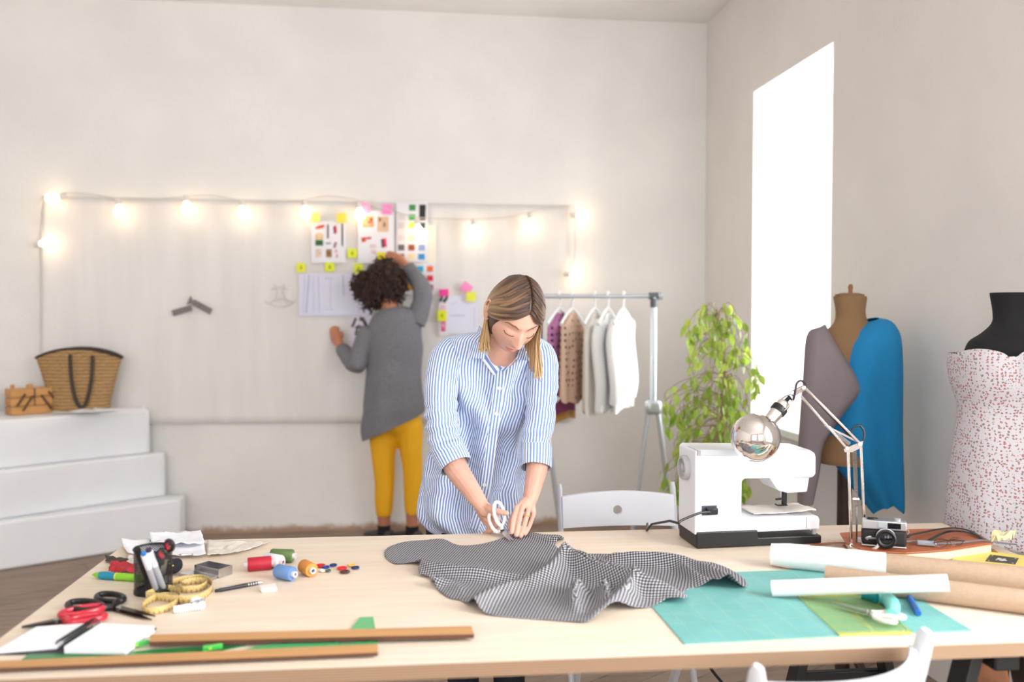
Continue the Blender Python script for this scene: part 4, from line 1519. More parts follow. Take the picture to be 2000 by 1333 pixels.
MB().lathe([(0.0055, gr + 0.059), (0.0045, gr + 0.078)], 14, M=RB).build('strain_relief', m_black, dl, True)
yk = [RB @ V((x, y, z)) for x, y, z in ((0.0205, 0, gr + 0.034), (0.024, 0, gr + 0.05), (0.022, 0, gr + 0.068), (0.010, 0, gr + 0.082), (-0.006, 0, gr + 0.083), (-0.020, 0, gr + 0.070), (-0.024, 0, gr + 0.052), (-0.0205, 0, gr + 0.034))]
P = [V(p) for p in cat(yk, 5)]
MB().tube(P, 0.0016, 8).build('head_yoke', m_chrome, dl, True)
P = [RB @ V((0, 0, gr + 0.076)), lp(1549, 782, -.02), lp(1553, 765, -.025), lp(1556, 750, -.022), lp(1564, 744, -.015), lp(1572, 750, -.004), lp(1574, 760)]
P = [V(p) for p in cat(P, 6)] + [lp(1610, 800, .016), lp(1650, 842, .016), lp(1662, 856, .014)]
MB().tube(P, 0.0026, 8).build('power_cord', mat('dark_purple_cord', (40, 26, 44), 0.4), dl, True)
P = [lp(*q) for q in ((1658, 852), (1663, 842), (1669, 834), (1679, 832), (1686, 840), (1688, 852), (1684, 864), (1678, 872))]
MB().tube([V(p) for p in cat(P, 5)], 0.0026, 8).build('power_cord', m_black, dl, True)
P = [tp(1690, 1079, .012), tp(1700, 1076, .02), tp(1714, 1068, .034), tp(1717, 1056, .046), tp(1711, 1047, .054), tp(1701, 1048, .052), tp(1692, 1053, .046)]
MB().tube([V(p) for p in cat(P, 6)], 0.0036, 10).build('cord_loop', m_whitep, dl, True)
P = [tp(1690, 1052, .05), tp(1706, 1052, .052), tp(1722, 1053, .05), tp(1738, 1057, .036), tp(1760, 1058, .036), tp(1790, 1058, .033)]
m_greyc = mat('grey_cord', (120, 120, 126), 0.4)
MB().tube([V(p) for p in cat(P, 6)], 0.0022, 8).build('power_cord', m_greyc, dl, True)
MB().beam(tp(1790, 1060, .0345), tp(1829, 1063, .0345), 0.015, 0.011, (0, 0, 1)).build('cord_switch', mat('grey_switch', (156, 160, 170), 0.4), dl, True, bevel=0.003)
P = [tp(1829, 1062, .033), tp(1855, 1062, .031), tp(1890, 1059, .031), tp(1915, 1056, .031), tp(1935, 1058, .030), tp(1960, 1062, .020), tp(1985, 1064, .0)]
MB().tube([V(p) for p in cat(P, 6)], 0.0022, 8).build('power_cord', m_greyc, dl, True)

# ================================================================== back wall: paper, notes, string lights
def wb(px, py, off=0.0):
    return PY(px, py, YB - off)


m_bpaper = Mat('backdrop_paper')
f_ = m_bpaper.noise(m_bpaper.coords('Object', (3, 1, 0.35)), 3.0, 4)
m_bpaper.color(m_bpaper.mix(m_bpaper.ramp(f_, 0.3, 0.7), lin((228, 224, 220)), lin((236, 233, 230)))).set(Roughness=0.85)
m_bpaper = m_bpaper.m
c4 = [wb(84, 829), wb(1116, 822), wb(1112, 402), wb(84, 384)]


def bpaper(u, v):
    p = c4[0].lerp(c4[1], u).lerp(c4[3].lerp(c4[2], u), v)
    w = 0.008 * noise.noise(V((u * 9, v * 1.2, 4))) + 0.004 * noise.noise(V((u * 26, v * 2, 9)))
    edge = 0.012 * sstep(0.03, 0.0, u) + 0.010 * sstep(0.03, 0.0, v)
    k = 1 - 0.85 * sstep(0.8, 1.0, v)
    return V((p.x, YB - 0.003 - (0.009 + abs(w) + edge) * k, p.z))


bp_ = MB().grid(bpaper, 120, 24).build('backdrop_paper', m_bpaper, solid=0.0006, solid_off=0)
tag(bp_, 'wide cream paper sheet covering the back wall below the string lights', 'paper')

for k, pts in enumerate(([(517, 588), (530, 596), (548, 600), (566, 596), (578, 586)], [(536, 556), (541, 570), (538, 584), (528, 592)], [(556, 556), (552, 572), (560, 586), (572, 590)], [(528, 566), (545, 562), (562, 566)], [(540, 588), (552, 584), (562, 592)])):
    P = [V(p) for p in cat([tuple(wb(x, y, 0.036)) for x, y in pts], 5)]
    MB().tube(P, 0.0022, 5).build('pencil_sketch', mat('faint_pencil', (206, 201, 198), 0.9), bp_, True)


def wall_patch(b, x0, y0, x1, y1, off, mi=0, tilt=0.0):
    """thin card on the back wall, pixel corners of the photograph"""
    cx, cy = (x0 + x1) / 2, (y0 + y1) / 2
    P = []
    for x, y in ((x0, y1), (x1, y1), (x1, y0), (x0, y0)):
        dx, dy = x - cx, y - cy
        P.append(wb(cx + dx * math.cos(tilt) - dy * math.sin(tilt), cy + dx * math.sin(tilt) + dy * math.cos(tilt), off))
    Q = [p + V((0, 0.0012, 0)) for p in P]
    b.add(P + Q, [(0, 1, 2, 3), (7, 6, 5, 4), (0, 4, 5, 1), (1, 5, 6, 2), (2, 6, 7, 3), (3, 7, 4, 0)], mi)
    return b


def colour(rgb, _c={}):
    if rgb not in _c:
        _c[rgb] = mat('printed_%d_%d_%d' % rgb, rgb, 0.7)
    return _c[rgb]


NOTES = [(588, 523, 18, 18, 0, (236, 238, 70), 'yellow sticky note with a dark mark, leftmost of all the notes', 1),
         (644, 522, 19, 18, 0, (234, 240, 64), 'yellow sticky note with a dark mark above the middle of the pattern drawing', 1),
         (700, 525, 17, 19, .04, (232, 238, 60), 'yellow sticky note partly behind the curly hair of the person at the wall', 1),
         (688, 495, 19, 18, .03, (232, 240, 56), 'yellow sticky note between the two photo collage sheets', 1),
         (667, 426, 19, 19, .04, (252, 232, 92), 'warm yellow sticky note above the right edge of the smaller collage sheet', 0),
         (616, 425, 17, 19, 0, (250, 236, 120), 'warm yellow sticky note beside a lit bulb above the smaller collage sheet', 0),
         (711, 406, 22, 21, .02, (252, 160, 206), 'light pink sticky note above the collage sheet beside a bulb', 0),
         (756, 409, 20, 20, .05, (254, 146, 208), 'bright pink sticky note between collage sheet and colour chart', 0),
         (745, 501, 17, 16, .06, (240, 222, 40), 'yellow sticky note under the raised hand of the person at the wall', 0),
         (867, 572, 18, 14, -.08, (250, 70, 160), 'magenta sticky note at the top of the narrow floral strip', 0),
         (911, 563, 20, 19, .62, (254, 150, 204), 'tilted pink sticky note above the right hand drawing', 0),
         (920, 580, 19, 18, .1, (240, 240, 80), 'yellow sticky note overlapping the tilted pink note', 0),
         (863, 617, 18, 21, .03, (238, 240, 44), 'yellow sticky note with a dark mark on the narrow floral strip', 1)]
m_mark = mat('note_pen_mark', (120, 122, 44), 0.8)
for i, (cx, cy, w, h, tl, rgb, lab, mk) in enumerate(NOTES):
    b = wall_patch(MB(), cx - w / 2, cy - h / 2, cx + w / 2, cy + h / 2, 0.048 if i == 11 else 0.044, 0, tl)
    ms_ = [colour(rgb)]
    if mk:
        ms_.append(m_mark)
        wall_patch(b, cx - 1.6, cy - 3, cx + 1.6, cy - 0.5, 0.0455, 1, tl)
        wall_patch(b, cx - 2.2, cy + 0.8, cx + 2.2, cy + 2.6, 0.0455, 1, tl)
    tag(b.build('sticky_note', ms_, smooth=False), lab, 'sticky note', 'sticky notes on the wall')


def board(name, label, ct, rect, prints, off=0.034, tilt=0.0, paper=(238, 237, 242)):
    """a sheet pinned to the wall; each print = (x0, y0, x1, y1, rgb[, tilt])"""
    ms_, idx = [colour(paper)], {}
    b = wall_patch(MB(), *rect, off, 0, tilt)
    for k, q in enumerate(prints):
        rgb = q[4]
        if rgb not in idx:
            idx[rgb] = len(ms_)
            ms_.append(colour(rgb))
        wall_patch(b, q[0], q[1], q[2], q[3], off + 0.0014 + 0.0003 * (k % 3), idx[rgb], q[5] if len(q) > 5 else 0)
    return tag(b.build(name, ms_, smooth=False), label, ct, None)


def blotch(x0, y0, x1, y1, cols, n, seed):
    r = random.Random(seed)
    out = [(x0, y0, x1, y1, cols[0])]
    for k in range(n):
        w, h = r.uniform(.2, .45) * (x1 - x0), r.uniform(.2, .45) * (y1 - y0)
        a, c = r.uniform(x0, x1 - w), r.uniform(y0, y1 - h)
        out.append((a, c, a + w, c + h, cols[1 + k % (len(cols) - 1)], r.uniform(-.6, .6) * 0))
    return out


TAN, TAN2, RED, DKG, ORG, DRK, PNK = (222, 178, 150), (196, 152, 96), (216, 44, 80), (48, 104, 56), (220, 116, 80), (96, 66, 60), (230, 200, 206)
board('collage_sheet', 'smaller white photo collage sheet left of the sticky note', 'collage sheet', (608, 432, 676, 514),
      [(616, 442, 632, 447, ORG, -.15), (621, 440, 634, 444, (206, 80, 70), -.15), (639, 439, 642, 466, DRK), (653, 441, 657.5, 456, RED, -.1), (651.5, 443, 654, 457, (80, 60, 90), -.1), (667, 437, 670, 481, DRK),
       (616, 457, 631, 468, (226, 190, 130)), (619, 455, 629, 464, (236, 206, 170)), (616, 469, 631, 480, DKG), (616, 474, 631, 480, (40, 76, 44)), (636, 474, 646, 477, (150, 140, 160)), (652, 473, 657, 484, (170, 130, 136), .3)]
      + blotch(616, 487, 628, 503, [(224, 200, 190), (190, 150, 110), (236, 216, 210)], 4, 1) + blotch(637, 487, 648, 503, [(168, 126, 84), (210, 180, 140), (120, 90, 60)], 5, 2) + [(654, 488, 659, 494, (222, 180, 184)), (656, 497, 660, 504, (216, 170, 176))])
board('collage_sheet', 'larger white photo collage sheet left of the colour chart', 'collage sheet', (699, 412, 770, 514),
      blotch(708, 422, 730, 444, [(222, 176, 120), (226, 110, 110), (86, 70, 60), (236, 200, 150), (200, 140, 90)], 7, 3) + blotch(737, 423, 759, 453, [(226, 190, 160), (150, 130, 60), (236, 206, 150), (206, 160, 130)], 7, 4)
      + [(706, 464, 714, 473, (206, 90, 60), -.2), (712, 463, 725, 468, (214, 110, 110), -.12), (746, 466, 755, 483, (222, 60, 92), -.1), (745, 468, 749, 484, (56, 50, 84), -.1), (722, 478, 735, 484, PNK), (724, 486, 733, 495, (238, 220, 224)), (726, 490, 735, 497, (228, 196, 204))])
SW = [[None, (70, 142, 80), (38, 38, 42)], [(222, 218, 216), (78, 188, 92), (38, 38, 42)], [(220, 216, 218), (222, 222, 100), (60, 76, 80)], [(226, 218, 218), (252, 226, 180), (206, 196, 240)], [(110, 104, 104), (160, 84, 50), (142, 172, 214)], [(112, 100, 98), (248, 222, 170), (58, 152, 214)]]
pr = []
for r_, row in enumerate(SW):
    y = (400, 419, 435, 459, 478, 496)[r_]
    for c_, rgb in enumerate(row):
        if rgb:
            x = (779, 799, 819)[c_] - r_ * 0.4
            pr.append((x, y, x + 12.5, y + 11.5, rgb))
pr.append((819, 409, 831, 420, (38, 38, 42)))
board('colour_chart', 'tall colour swatch chart with greys, browns, greens and blues', 'colour chart', (774, 395, 836, 512), pr, 0.030, paper=(236, 234, 238))
board('cream_strip', 'narrow plain cream paper strip behind the colour swatch charts', 'paper strip', (826, 440, 852, 514), [], 0.024, paper=(244, 238, 222))
pr = []
for r_, row in enumerate([[(250, 206, 140), (20, 172, 216), (238, 118, 66)], [(250, 214, 170), (180, 216, 226), (228, 40, 70)], [(226, 160, 50), (200, 220, 226), (158, 26, 66)]]):
    for c_, rgb in enumerate(row):
        x, y = (794, 815, 834)[c_], 520 + 18.2 * r_
        pr.append((x, y, x + 12, y + 11, rgb))
board('colour_chart', 'lower colour swatch chart with orange, red and turquoise squares', 'colour chart', (770, 514, 851, 576), pr, 0.030, paper=(238, 234, 240))
LN = (196, 194, 216)
board('pattern_drawing', 'wide pale lavender sheet with dress pattern lines', 'drawing', (583, 534, 722, 617),
      [(593, 540, 594, 612, LN, .06), (600, 538, 601.4, 612, (170, 170, 200), .08), (622, 540, 623.4, 612, LN, -.03), (645, 546, 646, 606, LN), (670, 538, 671.4, 578, (176, 176, 204), -.03), (634, 543, 652, 544.4, LN), (700, 540, 701.2, 612, LN), (634, 604, 652, 605, LN), (612, 541, 613, 610, LN)], 0.030, paper=(228, 227, 244))
board('floral_print', 'white print with dark leaf shapes beside the arm of the person at the wall', 'print', (684, 618, 742, 684),
      [(689, 621, 694, 640, (84, 80, 88), .4), (694, 636, 704, 643, (96, 92, 100), -.5), (702, 620, 712, 628, (90, 86, 94), .3), (693, 644, 699, 656, (110, 106, 114), .2), (710, 626, 717, 640, (80, 76, 84), -.4), (705, 640, 718, 646, (120, 112, 120), .3)], 0.028, paper=(232, 224, 238))
board('floral_strip', 'narrow strip with dark and pink flower print below the magenta note', 'strip', (857, 574, 876, 655),
      [(859, 578, 864, 590, (60, 56, 66), .4), (864, 584, 874, 589, (70, 66, 76), -.6), (868, 578, 873, 592, (66, 60, 70), .5), (861, 596, 870, 606, (236, 190, 206)), (861, 628, 870, 648, (222, 96, 146)), (863, 632, 868, 640, (240, 170, 196))], 0.032, paper=(236, 230, 236))
board('garment_drawing', 'pale lavender sheet with a faint garment drawing beside the floral strip', 'drawing', (873, 578, 934, 652),
      [(880, 592, 894, 593, LN, -.4), (906, 592, 918, 593, LN, .4), (878, 616, 908, 617.6, (190, 196, 214)), (926, 600, 927, 640, LN)], 0.028, paper=(230, 230, 246))
# grey tape chevron on the paper
b = MB()
m_tape = mat('grey_tape', (132, 126, 124), 0.8, var=(70, 0.25))
wall_patch(b, 336, 601, 375, 613, 0.034, 0, -.28)
wall_patch(b, 374, 594, 415, 606, 0.036, 0, .5)
b.add([wb(364, 596, .038), wb(372, 577, .038), wb(379, 592, .038)], [(0, 1, 2)])
tag(b.build('tape_chevron', m_tape, smooth=False), 'grey tape strips stuck in a chevron on the cream backdrop paper', 'tape')

# ---- string lights
Mb_ = Mat('lit_bulb')
Mb_.set(Emission_Strength=8.5)
Mb_.b.inputs['Emission Color'].default_value = (1.0, 0.68, 0.38, 1)
m_bulb = Mb_.m
m_sock = mat('white_socket', (226, 220, 214), 0.4)
m_cord = mat('white_cord', (214, 206, 200), 0.5)
BUL = [((92, 475), 'l'), ((100, 388), 'l'), ((233, 415), 'd'), ((365, 408), 'd'), ((474, 417), 'd'), ((597, 417), 'd'), ((703, 421), 'd'), ((817, 453), 'd'), ((928, 454), 'd'), ((1038, 441), 'd'), ((1139, 423), 'r'), ((1127, 538), 'r')]
sl = thing('string_lights', 'string of lit round bulbs hung along the top of the backdrop paper', 'string lights', tuple(wb(600, 380, 0.03)))
OFF = 0.085
cord = [(84, 468), (80, 440), (80, 405), (90, 384), (120, 377), (170, 379), (234, 388), (290, 390), (340, 386), (364, 384), (415, 382), (474, 392), (540, 392), (598, 390), (640, 383), (703, 392), (760, 410), (816, 425), (870, 427), (928, 428), (985, 425), (1030, 416), (1070, 406), (1115, 402), (1122, 412), (1123, 450), (1122, 500), (1110, 532)]
P = [V(p) for p in cat([tuple(wb(x, y, 0.055)) for x, y in cord], 4)]
MB().tube(P, 0.0028, 6).build('cord', m_cord, sl, True)
for (x, y), d in BUL:
    c_ = wb(x, y, OFF)
    r = 0.031
    ax = {'d': V((0.1, -0.1, -1)), 'l': V((1, -0.3, 0.1)), 'r': V((1, -0.3, -0.15))}[d].normalized()
    if (x, y) == (100, 388):
        ax = V((-0.9, -0.3, -0.25)).normalized()
    RM = Matrix.Translation(c_) @ ax.to_track_quat('Z', 'Y').to_matrix().to_4x4()
    bl_ = MB().lathe([(0.012, -r * 1.45), (0.014, -r * 1.1), (r * 0.72, -r * 0.72), (r * 0.97, -r * 0.25), (r, 0), (r * 0.9, r * 0.45), (r * 0.6, r * 0.8), (r * 0.2, r * 0.98)], 24, M=RM).build('bulb', m_bulb, sl, True)
    MB().lathe([(0.012, -r * 2.6), (0.0165, -r * 2.5), (0.0165, -r * 1.35), (0.013, -r * 1.3)], 18, M=RM).build('socket', m_sock, bl_, True)

# ================================================================== white stepped podium with its things
m_pod = mat('podium_white_paint', (246, 247, 250), 0.45, var=(3, 0.04))
# the front of every tier runs from the left toward the right wall, away from the viewer
corners = [(V((-1.288, 5.180, 0)), 0.0, 0.255), (V((-1.395, 5.268, 0)), 0.255, 0.51), (V((-1.482, 5.277, 0)), 0.51, 0.765)]
d_ = V((0.80, 0.47, 0)).normalized()
pod = thing('stepped_podium', 'white painted three tier podium standing against the back wall', 'podium', (-1.9, 4.95, 0))
fr_ = [(V((-1.287, 5.181, 0)), V((-2.063, 4.721, 0))), (V((-1.397, 5.268, 0)), V((-2.081, 4.773, 0))), (V((-1.482, 5.277, 0)), V((-2.098, 4.821, 0)))]
for (a, c), z0, z1 in zip(fr_, (0, 0.2552, 0.5102), (0.255, 0.51, 0.765)):
    dd = (c - a).normalized()
    far = a + dd * 2.05
    far = V((max(far.x, XL + 0.02), far.y, 0))
    back = YB - 0.055
    P = [(a.x, a.y), (a.x + 0.02 * 0, back), (XL + 0.02, back), (XL + 0.02, far.y)]
    if far.x > XL + 0.03:
        P.append((far.x, far.y))
    MB().prism(P, z0, z1).build('tier', m_pod, pod, True, bevel=0.016, seg=3)
PT = 0.765


def pp(px, py, h=0.0):
    return PZ(px, py, PT + h)


# straw basket
def weave(name, c1, c2, sc):
    M = Mat(name)
    w = M.n('ShaderNodeTexWave')
    w.bands_direction = 'Z'
    w.inputs['Scale'].default_value = sc
    w.inputs['Distortion'].default_value = 2.5
    w.inputs['Detail'].default_value = 2
    w.inputs['Detail Scale'].default_value = 3
    M.l(M.coords('Object'), w.inputs['Vector'])
    n = M.noise(M.coords('Object', (1, 1, 2)), 40, 4)
    M.color(M.mix(M.math('ADD', M.math('MULTIPLY', w.outputs['Fac'], 0.6), M.math('MULTIPLY', n, 0.4)), lin(c1), lin(c2))).set(Roughness=0.7)
    M.bump(w.outputs['Fac'], 0.6, 0.01)
    return M.m


m_straw = weave('plaited_straw', (122, 86, 48), (212, 172, 118), 16)
m_bind = mat('dark_leather_binding', (50, 38, 34), 0.5)
BY = 5.215
bc = PY(157, 785, BY)
bk = thing('straw_basket', 'plaited straw basket bag with dark leather handles, on top of the podium', 'basket', (bc.x, BY, PT))
s_ = (BY - 0) / FPX * 1.02
Hb = 0.305
rings = []
for i in range(19):
    t_ = i / 18
    hw_ = lerp(0.155, 0.232, t_ ** 1.3) * (1 - 0.08 * math.sin(pi * t_) * 0)
    hd = lerp(0.085, 0.052, t_)
    ring = []
    for k in range(48):
        a0 = 2 * pi * k / 48
        x = math.copysign(abs(math.cos(a0)) ** 0.8, math.cos(a0)) * hw_
        y = math.copysign(abs(math.sin(a0)) ** 0.8, math.sin(a0)) * hd
        rise = 0.055 * (1 - (x / hw_) ** 2) * t_ ** 2
        ring.append(V((x, y, Hb * t_ + rise)))
    rings.append(ring)
inner = [[V((p.x * 0.96, p.y * 0.86, max(p.z, 0.012))) for p in r_] for r_ in rings[::-1]]
b = MB()
b.loft(rings + inner, caps=True)
b.build('woven_body', m_straw, bk)
MB().tube([p + V((0, 0, 0.002)) for p in rings[-1]], 0.0075, 8, closed=True).build('rim_binding', m_bind, bk)
for sy in (-1, 1):
    z_ = Hb + 0.02
    pts = [(-0.030, 0.057 * sy, z_), (-0.028, 0.066 * sy, z_ - 0.03), (-0.018, 0.078 * sy, 0.18), (0.006, 0.090 * sy, 0.075), (0.036, 0.097 * sy, 0.034), (0.064, 0.092 * sy, 0.062), (0.086, 0.080 * sy, 0.17), (0.092, 0.068 * sy, z_ - 0.04), (0.088, 0.058 * sy, z_ - 0.005)]
    MB().tube([V(p) for p in cat(pts, 6)], 0.0095, 10).build('handle', m_bind, bk)
# cantilever sewing box
m_box = mat('honey_wood', (206, 150, 88), 0.45, var=(6, 0.15, (1, 8, 8)))
m_slot = mat('dark_wooden_bar', (92, 58, 36), 0.5)
p0, p1 = pp(22, 813), pp(113, 806)
sb = thing('sewing_box', 'small folding wooden sewing box beside the straw basket', 'sewing box', tuple(p0), ang_frame(p0, p1))
bw = (p1 - p0).length
bh = 0.145
for k in range(3):
    MB().box((bw / 2, 0.055, bh * (k + 0.5) / 3), (bw, 0.11, bh / 3 - 0.003)).build('tray', m_box, sb, bevel=0.003)
for x0_, x1_ in ((.12, .30), (.24, .46), (.64, .86), (.80, .94)):
    zz0, zz1 = (0.15, 0.72) if x0_ < .5 else (0.72, 0.15)
    if x0_ in (.12, .80):
        zz0, zz1 = (0.35, 0.8) if x0_ < .5 else (0.85, 0.5)
    MB().beam((bw * x0_, -0.006, bh * zz0), (bw * x1_, -0.006, bh * zz1), 0.010, 0.011, (0, 1, 0)).build('lever_arm', m_slot, sb, bevel=0.002)
MB().box((bw * 0.5, -0.002, bh * 0.66), (0.006, 0.004, bh * 0.68)).build('lid_gap', m_slot, sb, smooth=False)
for x in (0.10, 0.46):
    MB().box((bw * x, 0.05, bh + 0.010), (0.018 if x < .3 else 0.03, 0.02, 0.024)).build('handle_post', m_box, sb, bevel=0.002)
# papers and white cloth on the podium
for k, (px, rot_, lab) in enumerate([((158, 804), 0.15, 'white paper sheet at the left of the loose pile beside the straw basket'), ((196, 803), -0.2, 'white paper sheet in the middle of the loose pile before the straw basket'), ((236, 800), 0.25, 'white paper sheet at the right of the loose pile beside the straw basket')]):
    c_ = pp(*px, 0.003 + 0.015 * k)

    def fn(u, v, c_=c_, rot_=rot_, k=k):
        x, y = (u - .5) * 0.26, (v - .5) * 0.15
        return c_ + V((x * math.cos(rot_) - y * math.sin(rot_), x * math.sin(rot_) + y * math.cos(rot_) - 0.02, 0.002 * (1 + noise.noise(V((u * 3, v * 3, k)))) + 0.006 * (abs(u - .5) * 2) ** 4))
    tag(MB().grid(fn, 12, 10).build('paper_sheet', m_paper, solid=0.0015, solid_off=1), lab, 'paper sheet', 'loose papers on the podium')
b = MB()
c_ = pp(-44, 815)
b.ball((c_.x - 0.02, c_.y + 0.06, PT + 0.075), (0.085, 0.10, 0.078), 32, 20)
for v in b.v:
    n_ = V((v.x * 14, v.y * 14, v.z * 14))
    v += (v - V((c_.x, c_.y + .06, PT + 0.075))) * 0.22 * noise.noise(n_)
    v.z = max(v.z, PT + 0.002)
tag(b.build('white_cloth', mat('white_linen', (232, 232, 240), 0.85)), 'bunched white cloth on the podium left of the sewing box', 'cloth')

# ================================================================== clothes rack
m_alu = mat('satin_aluminium', (200, 206, 212), 0.3, 0.6)
m_joint = mat('grey_rack_joint', (86, 92, 98), 0.45)
RA, RB_ = PD(1277, 578, 4.52), PD(1040, 580, 4.58)
RZ = 1.415
cr = thing('clothes_rack', 'silver metal clothes rack with splayed legs before the back wall', 'clothes rack', (RA.x, RA.y, 0))
ra_, rb_ = V((RA.x + 0.03, RA.y, RZ)), V((RB_.x, RB_.y, RZ))
MB().tube([ra_, rb_], 0.0115, 14).build('rail', m_alu, cr, True)
MB().tube([ra_ + V((0.012, 0, 0)), ra_ + V((-0.01, 0, 0))], 0.020, 14).build('end_cap', m_alu, cr, True)
MB().tube([ra_ + V((-0.012, 0, 0)), ra_ + V((-0.055, 0, 0))], 0.018, 14).build('rail_joint', m_joint, cr, True)
for s_x, xx in ((1, RA.x), (-1, RB_.x + 0.04)):
    yy = RA.y if s_x > 0 else RB_.y
    MB().tube([V((xx, yy, RZ)), V((xx, yy, 0.80))], 0.0165, 14).build('post', m_alu, cr, True)
    MB().tube([V((xx, yy, RZ - 0.012)), V((xx, yy, RZ - 0.06))], 0.0185, 14).build('post_collar', m_joint, cr, True)
    MB().box((xx, yy, 0.835), (0.085, 0.06, 0.075)).build('leg_joint', m_alu, cr, True, bevel=0.02, seg=3)
    for sx in (-1, 1):
        foot = V((xx + sx * (0.125 if sx < 0 else 0.135), yy - 0.02 * sx, 0.0))
        MB().tube([V((xx + sx * 0.022, yy, 0.83)), foot], 0.0135, 12).build('leg', m_alu, cr, True)
        MB().tube([foot.lerp(V((xx + sx * 0.022, yy, 0.83)), 0.03), foot], 0.016, 12).build('foot_cap', m_joint, cr, True)


def dotted(name, base_, dot, scale=14, rad=0.33):
    M = Mat(name)
    vo = M.n('ShaderNodeTexVoronoi')
    vo.inputs['Scale'].default_value = scale
    vo.inputs['Randomness'].default_value = 0.35
    mp_ = M.coords('Object', (1, 0.0, 1))
    M.l(mp_, vo.inputs['Vector'])
    f = M.math('LESS_THAN', vo.outputs['Distance'], rad)
    M.color(M.mix(f, lin(base_), lin(dot))).set(Roughness=0.85)
    return M.m


m_hang = mat('white_hanger', (240, 240, 240), 0.35)
rdir = (rb_ - ra_).normalized()


def hanger(px, label, half=0.20):
    t_ = ((px - 1277) / (1022 - 1277))
    c_ = ra_.lerp(rb_, t_) if False else V((lerp(RA.x, RB_.x, t_), lerp(RA.y, RB_.y, t_), RZ))
    h = thing('clothes_hanger', label, 'hanger', tuple(c_), math.radians(62), 'white hangers on the clothes rack')
    hk = [(0.0, 0, -0.075), (0.0, 0, -0.028), (0.018, 0, -0.012), (0.0215, 0, 0.004), (0.013, 0, 0.0175), (0.0, 0, 0.0205), (-0.013, 0, 0.0165), (-0.018, 0, 0.006)]
    MB().tube([V(p) for p in cat(hk, 5)], 0.0058, 8).build('hook', m_hang, h)
    sh = [(-half, 0, -0.145), (-half * 0.6, 0, -0.105), (-0.05, 0, -0.078), (0, 0, -0.068), (0.05, 0, -0.078), (half * 0.6, 0, -0.105), (half, 0, -0.145)]
    MB().tube([V(p) for p in cat(sh, 5)], [(0.010, 0.007)] * (6 * 5 + 1), 10).build('shoulder_bar', m_hang, h)
    return h


def garment(name, label, px, m, half, length, hem=1.0, fold=0.012, sleeve=0, seed=0, gap=0.02, drop=0.085):
    """clothing on a hanger: closed lofted shell in the hanger's frame"""
    t_ = ((px - 1277) / (1022 - 1277))
    c_ = V((lerp(RA.x, RB_.x, t_), lerp(RA.y, RB_.y, t_), RZ))
    g = thing(name, label, 'garment', tuple(c_), math.radians(62), 'garments on the clothes rack')
    rings = []
    N = 56
    for i in range(25):
        q = i / 24
        z = -drop - length * q
        wid = half * (0.30 + 0.72 * sstep(0, 0.12, q)) * (1 + 0.10 * q * (hem - 1) * 5)
        dep = 0.014 + 0.020 * sstep(0, 0.25, q)
        ring = []
        for k in range(N):
            a0 = 2 * pi * k / N
            f = 1 + 0.25 * sstep(.1, .6, q) * math.sin(a0 * 7 + seed) + 0.15 * noise.noise(V((a0 * 2, q * 3, seed)))
            x = math.copysign(abs(math.cos(a0)) ** 0.8, math.cos(a0)) * wid
            y = math.sin(a0) * dep * f
            zz = z - (0.05 * (abs(x) / half) ** 1.4 * (1 - sstep(0, .2, q)) if q < 0.2 else 0)
            zz += 0.012 * math.sin(a0 * 2 + seed) * q + (0.0 if q < 1 else 0.008 * math.sin(a0 * 5))
            ring.append(V((x, y, zz)))
        rings.append(ring)
    MB().loft(rings, caps=True).build('bodice' if sleeve == 0 else 'shirt_body', m, g)
    if sleeve:
        for s in (-1, 1):
            pts = [(s * half * 0.86, 0, -drop - 0.055), (s * (half + 0.02), 0.01, -drop - 0.16), (s * (half + 0.03), -0.01, -drop - 0.36), (s * (half + 0.015), 0.0, -drop - sleeve)]
            P = [V(p) for p in cat(pts, 6)]
            MB().tube(P, [(0.052 - 0.02 * i / len(P), 0.030 - 0.006 * i / len(P)) for i in range(len(P))], 14).build('sleeve', m, g)
    return g


m_purp = dotted('purple_dotted_cloth', (196, 128, 180), (86, 44, 84), 30, 0.27)
m_purp2 = mat('plum_cloth', (150, 72, 116), 0.85)
m_beige = dotted('beige_dotted_cloth', (222, 190, 166), (104, 84, 78), 30, 0.24)
m_must = mat('mustard_sequins', (186, 130, 40), 0.5, var=(160, 0.4))
m_cream = mat('cream_knit', (236, 230, 222), 0.85)
m_whitec = mat('white_cotton', (242, 242, 242), 0.85)
for px, lab in ((1080, 'white hanger carrying the purple dotted dress'), (1107, 'white hanger carrying the beige dotted blouse'), (1154, 'white hanger carrying the cream knitted top'), (1182, 'white hanger carrying the long white shirt'), (1214, 'white hanger at the free end of the rail carrying the white blouse')):
    hanger(px, lab)
g = garment('dotted_dress', 'purple dress with dark dots, plum skirt and mustard hem hanging behind the blonde woman', 1080, m_purp, 0.17, 0.44, 1.1, seed=1)
for nm, m_, half_, d0, d1 in (('skirt_tier', m_purp2, .25, .555, .615), ('sequin_hem', m_must, .255, .612, .655)):
    rings = []
    for q in range(7):
        t_ = q / 6
        rings.append([V((math.cos(a0) * (half_ + .012 * t_), math.sin(a0) * .032 * (1 + .3 * math.sin(a0 * 7)), -lerp(d0, d1, t_) + .012 * math.sin(a0 * 3))) for a0 in [2 * pi * k / 56 for k in range(56)]])
    MB().loft(rings).build(nm, m_, g)
garment('dotted_blouse', 'beige blouse with dark dots on the rack beside the purple dress', 1107, m_beige, 0.17, 0.46, 1.1, seed=2)
garment('knitted_top', 'cream knitted top on the rack beside the beige dotted blouse', 1154, m_cream, 0.165, 0.52, 1.0, seed=3)
garment('long_shirt', 'long white shirt with sleeves on the rack beside the cream top', 1182, m_whitec, 0.15, 0.50, 1.0, sleeve=0.50, seed=4)
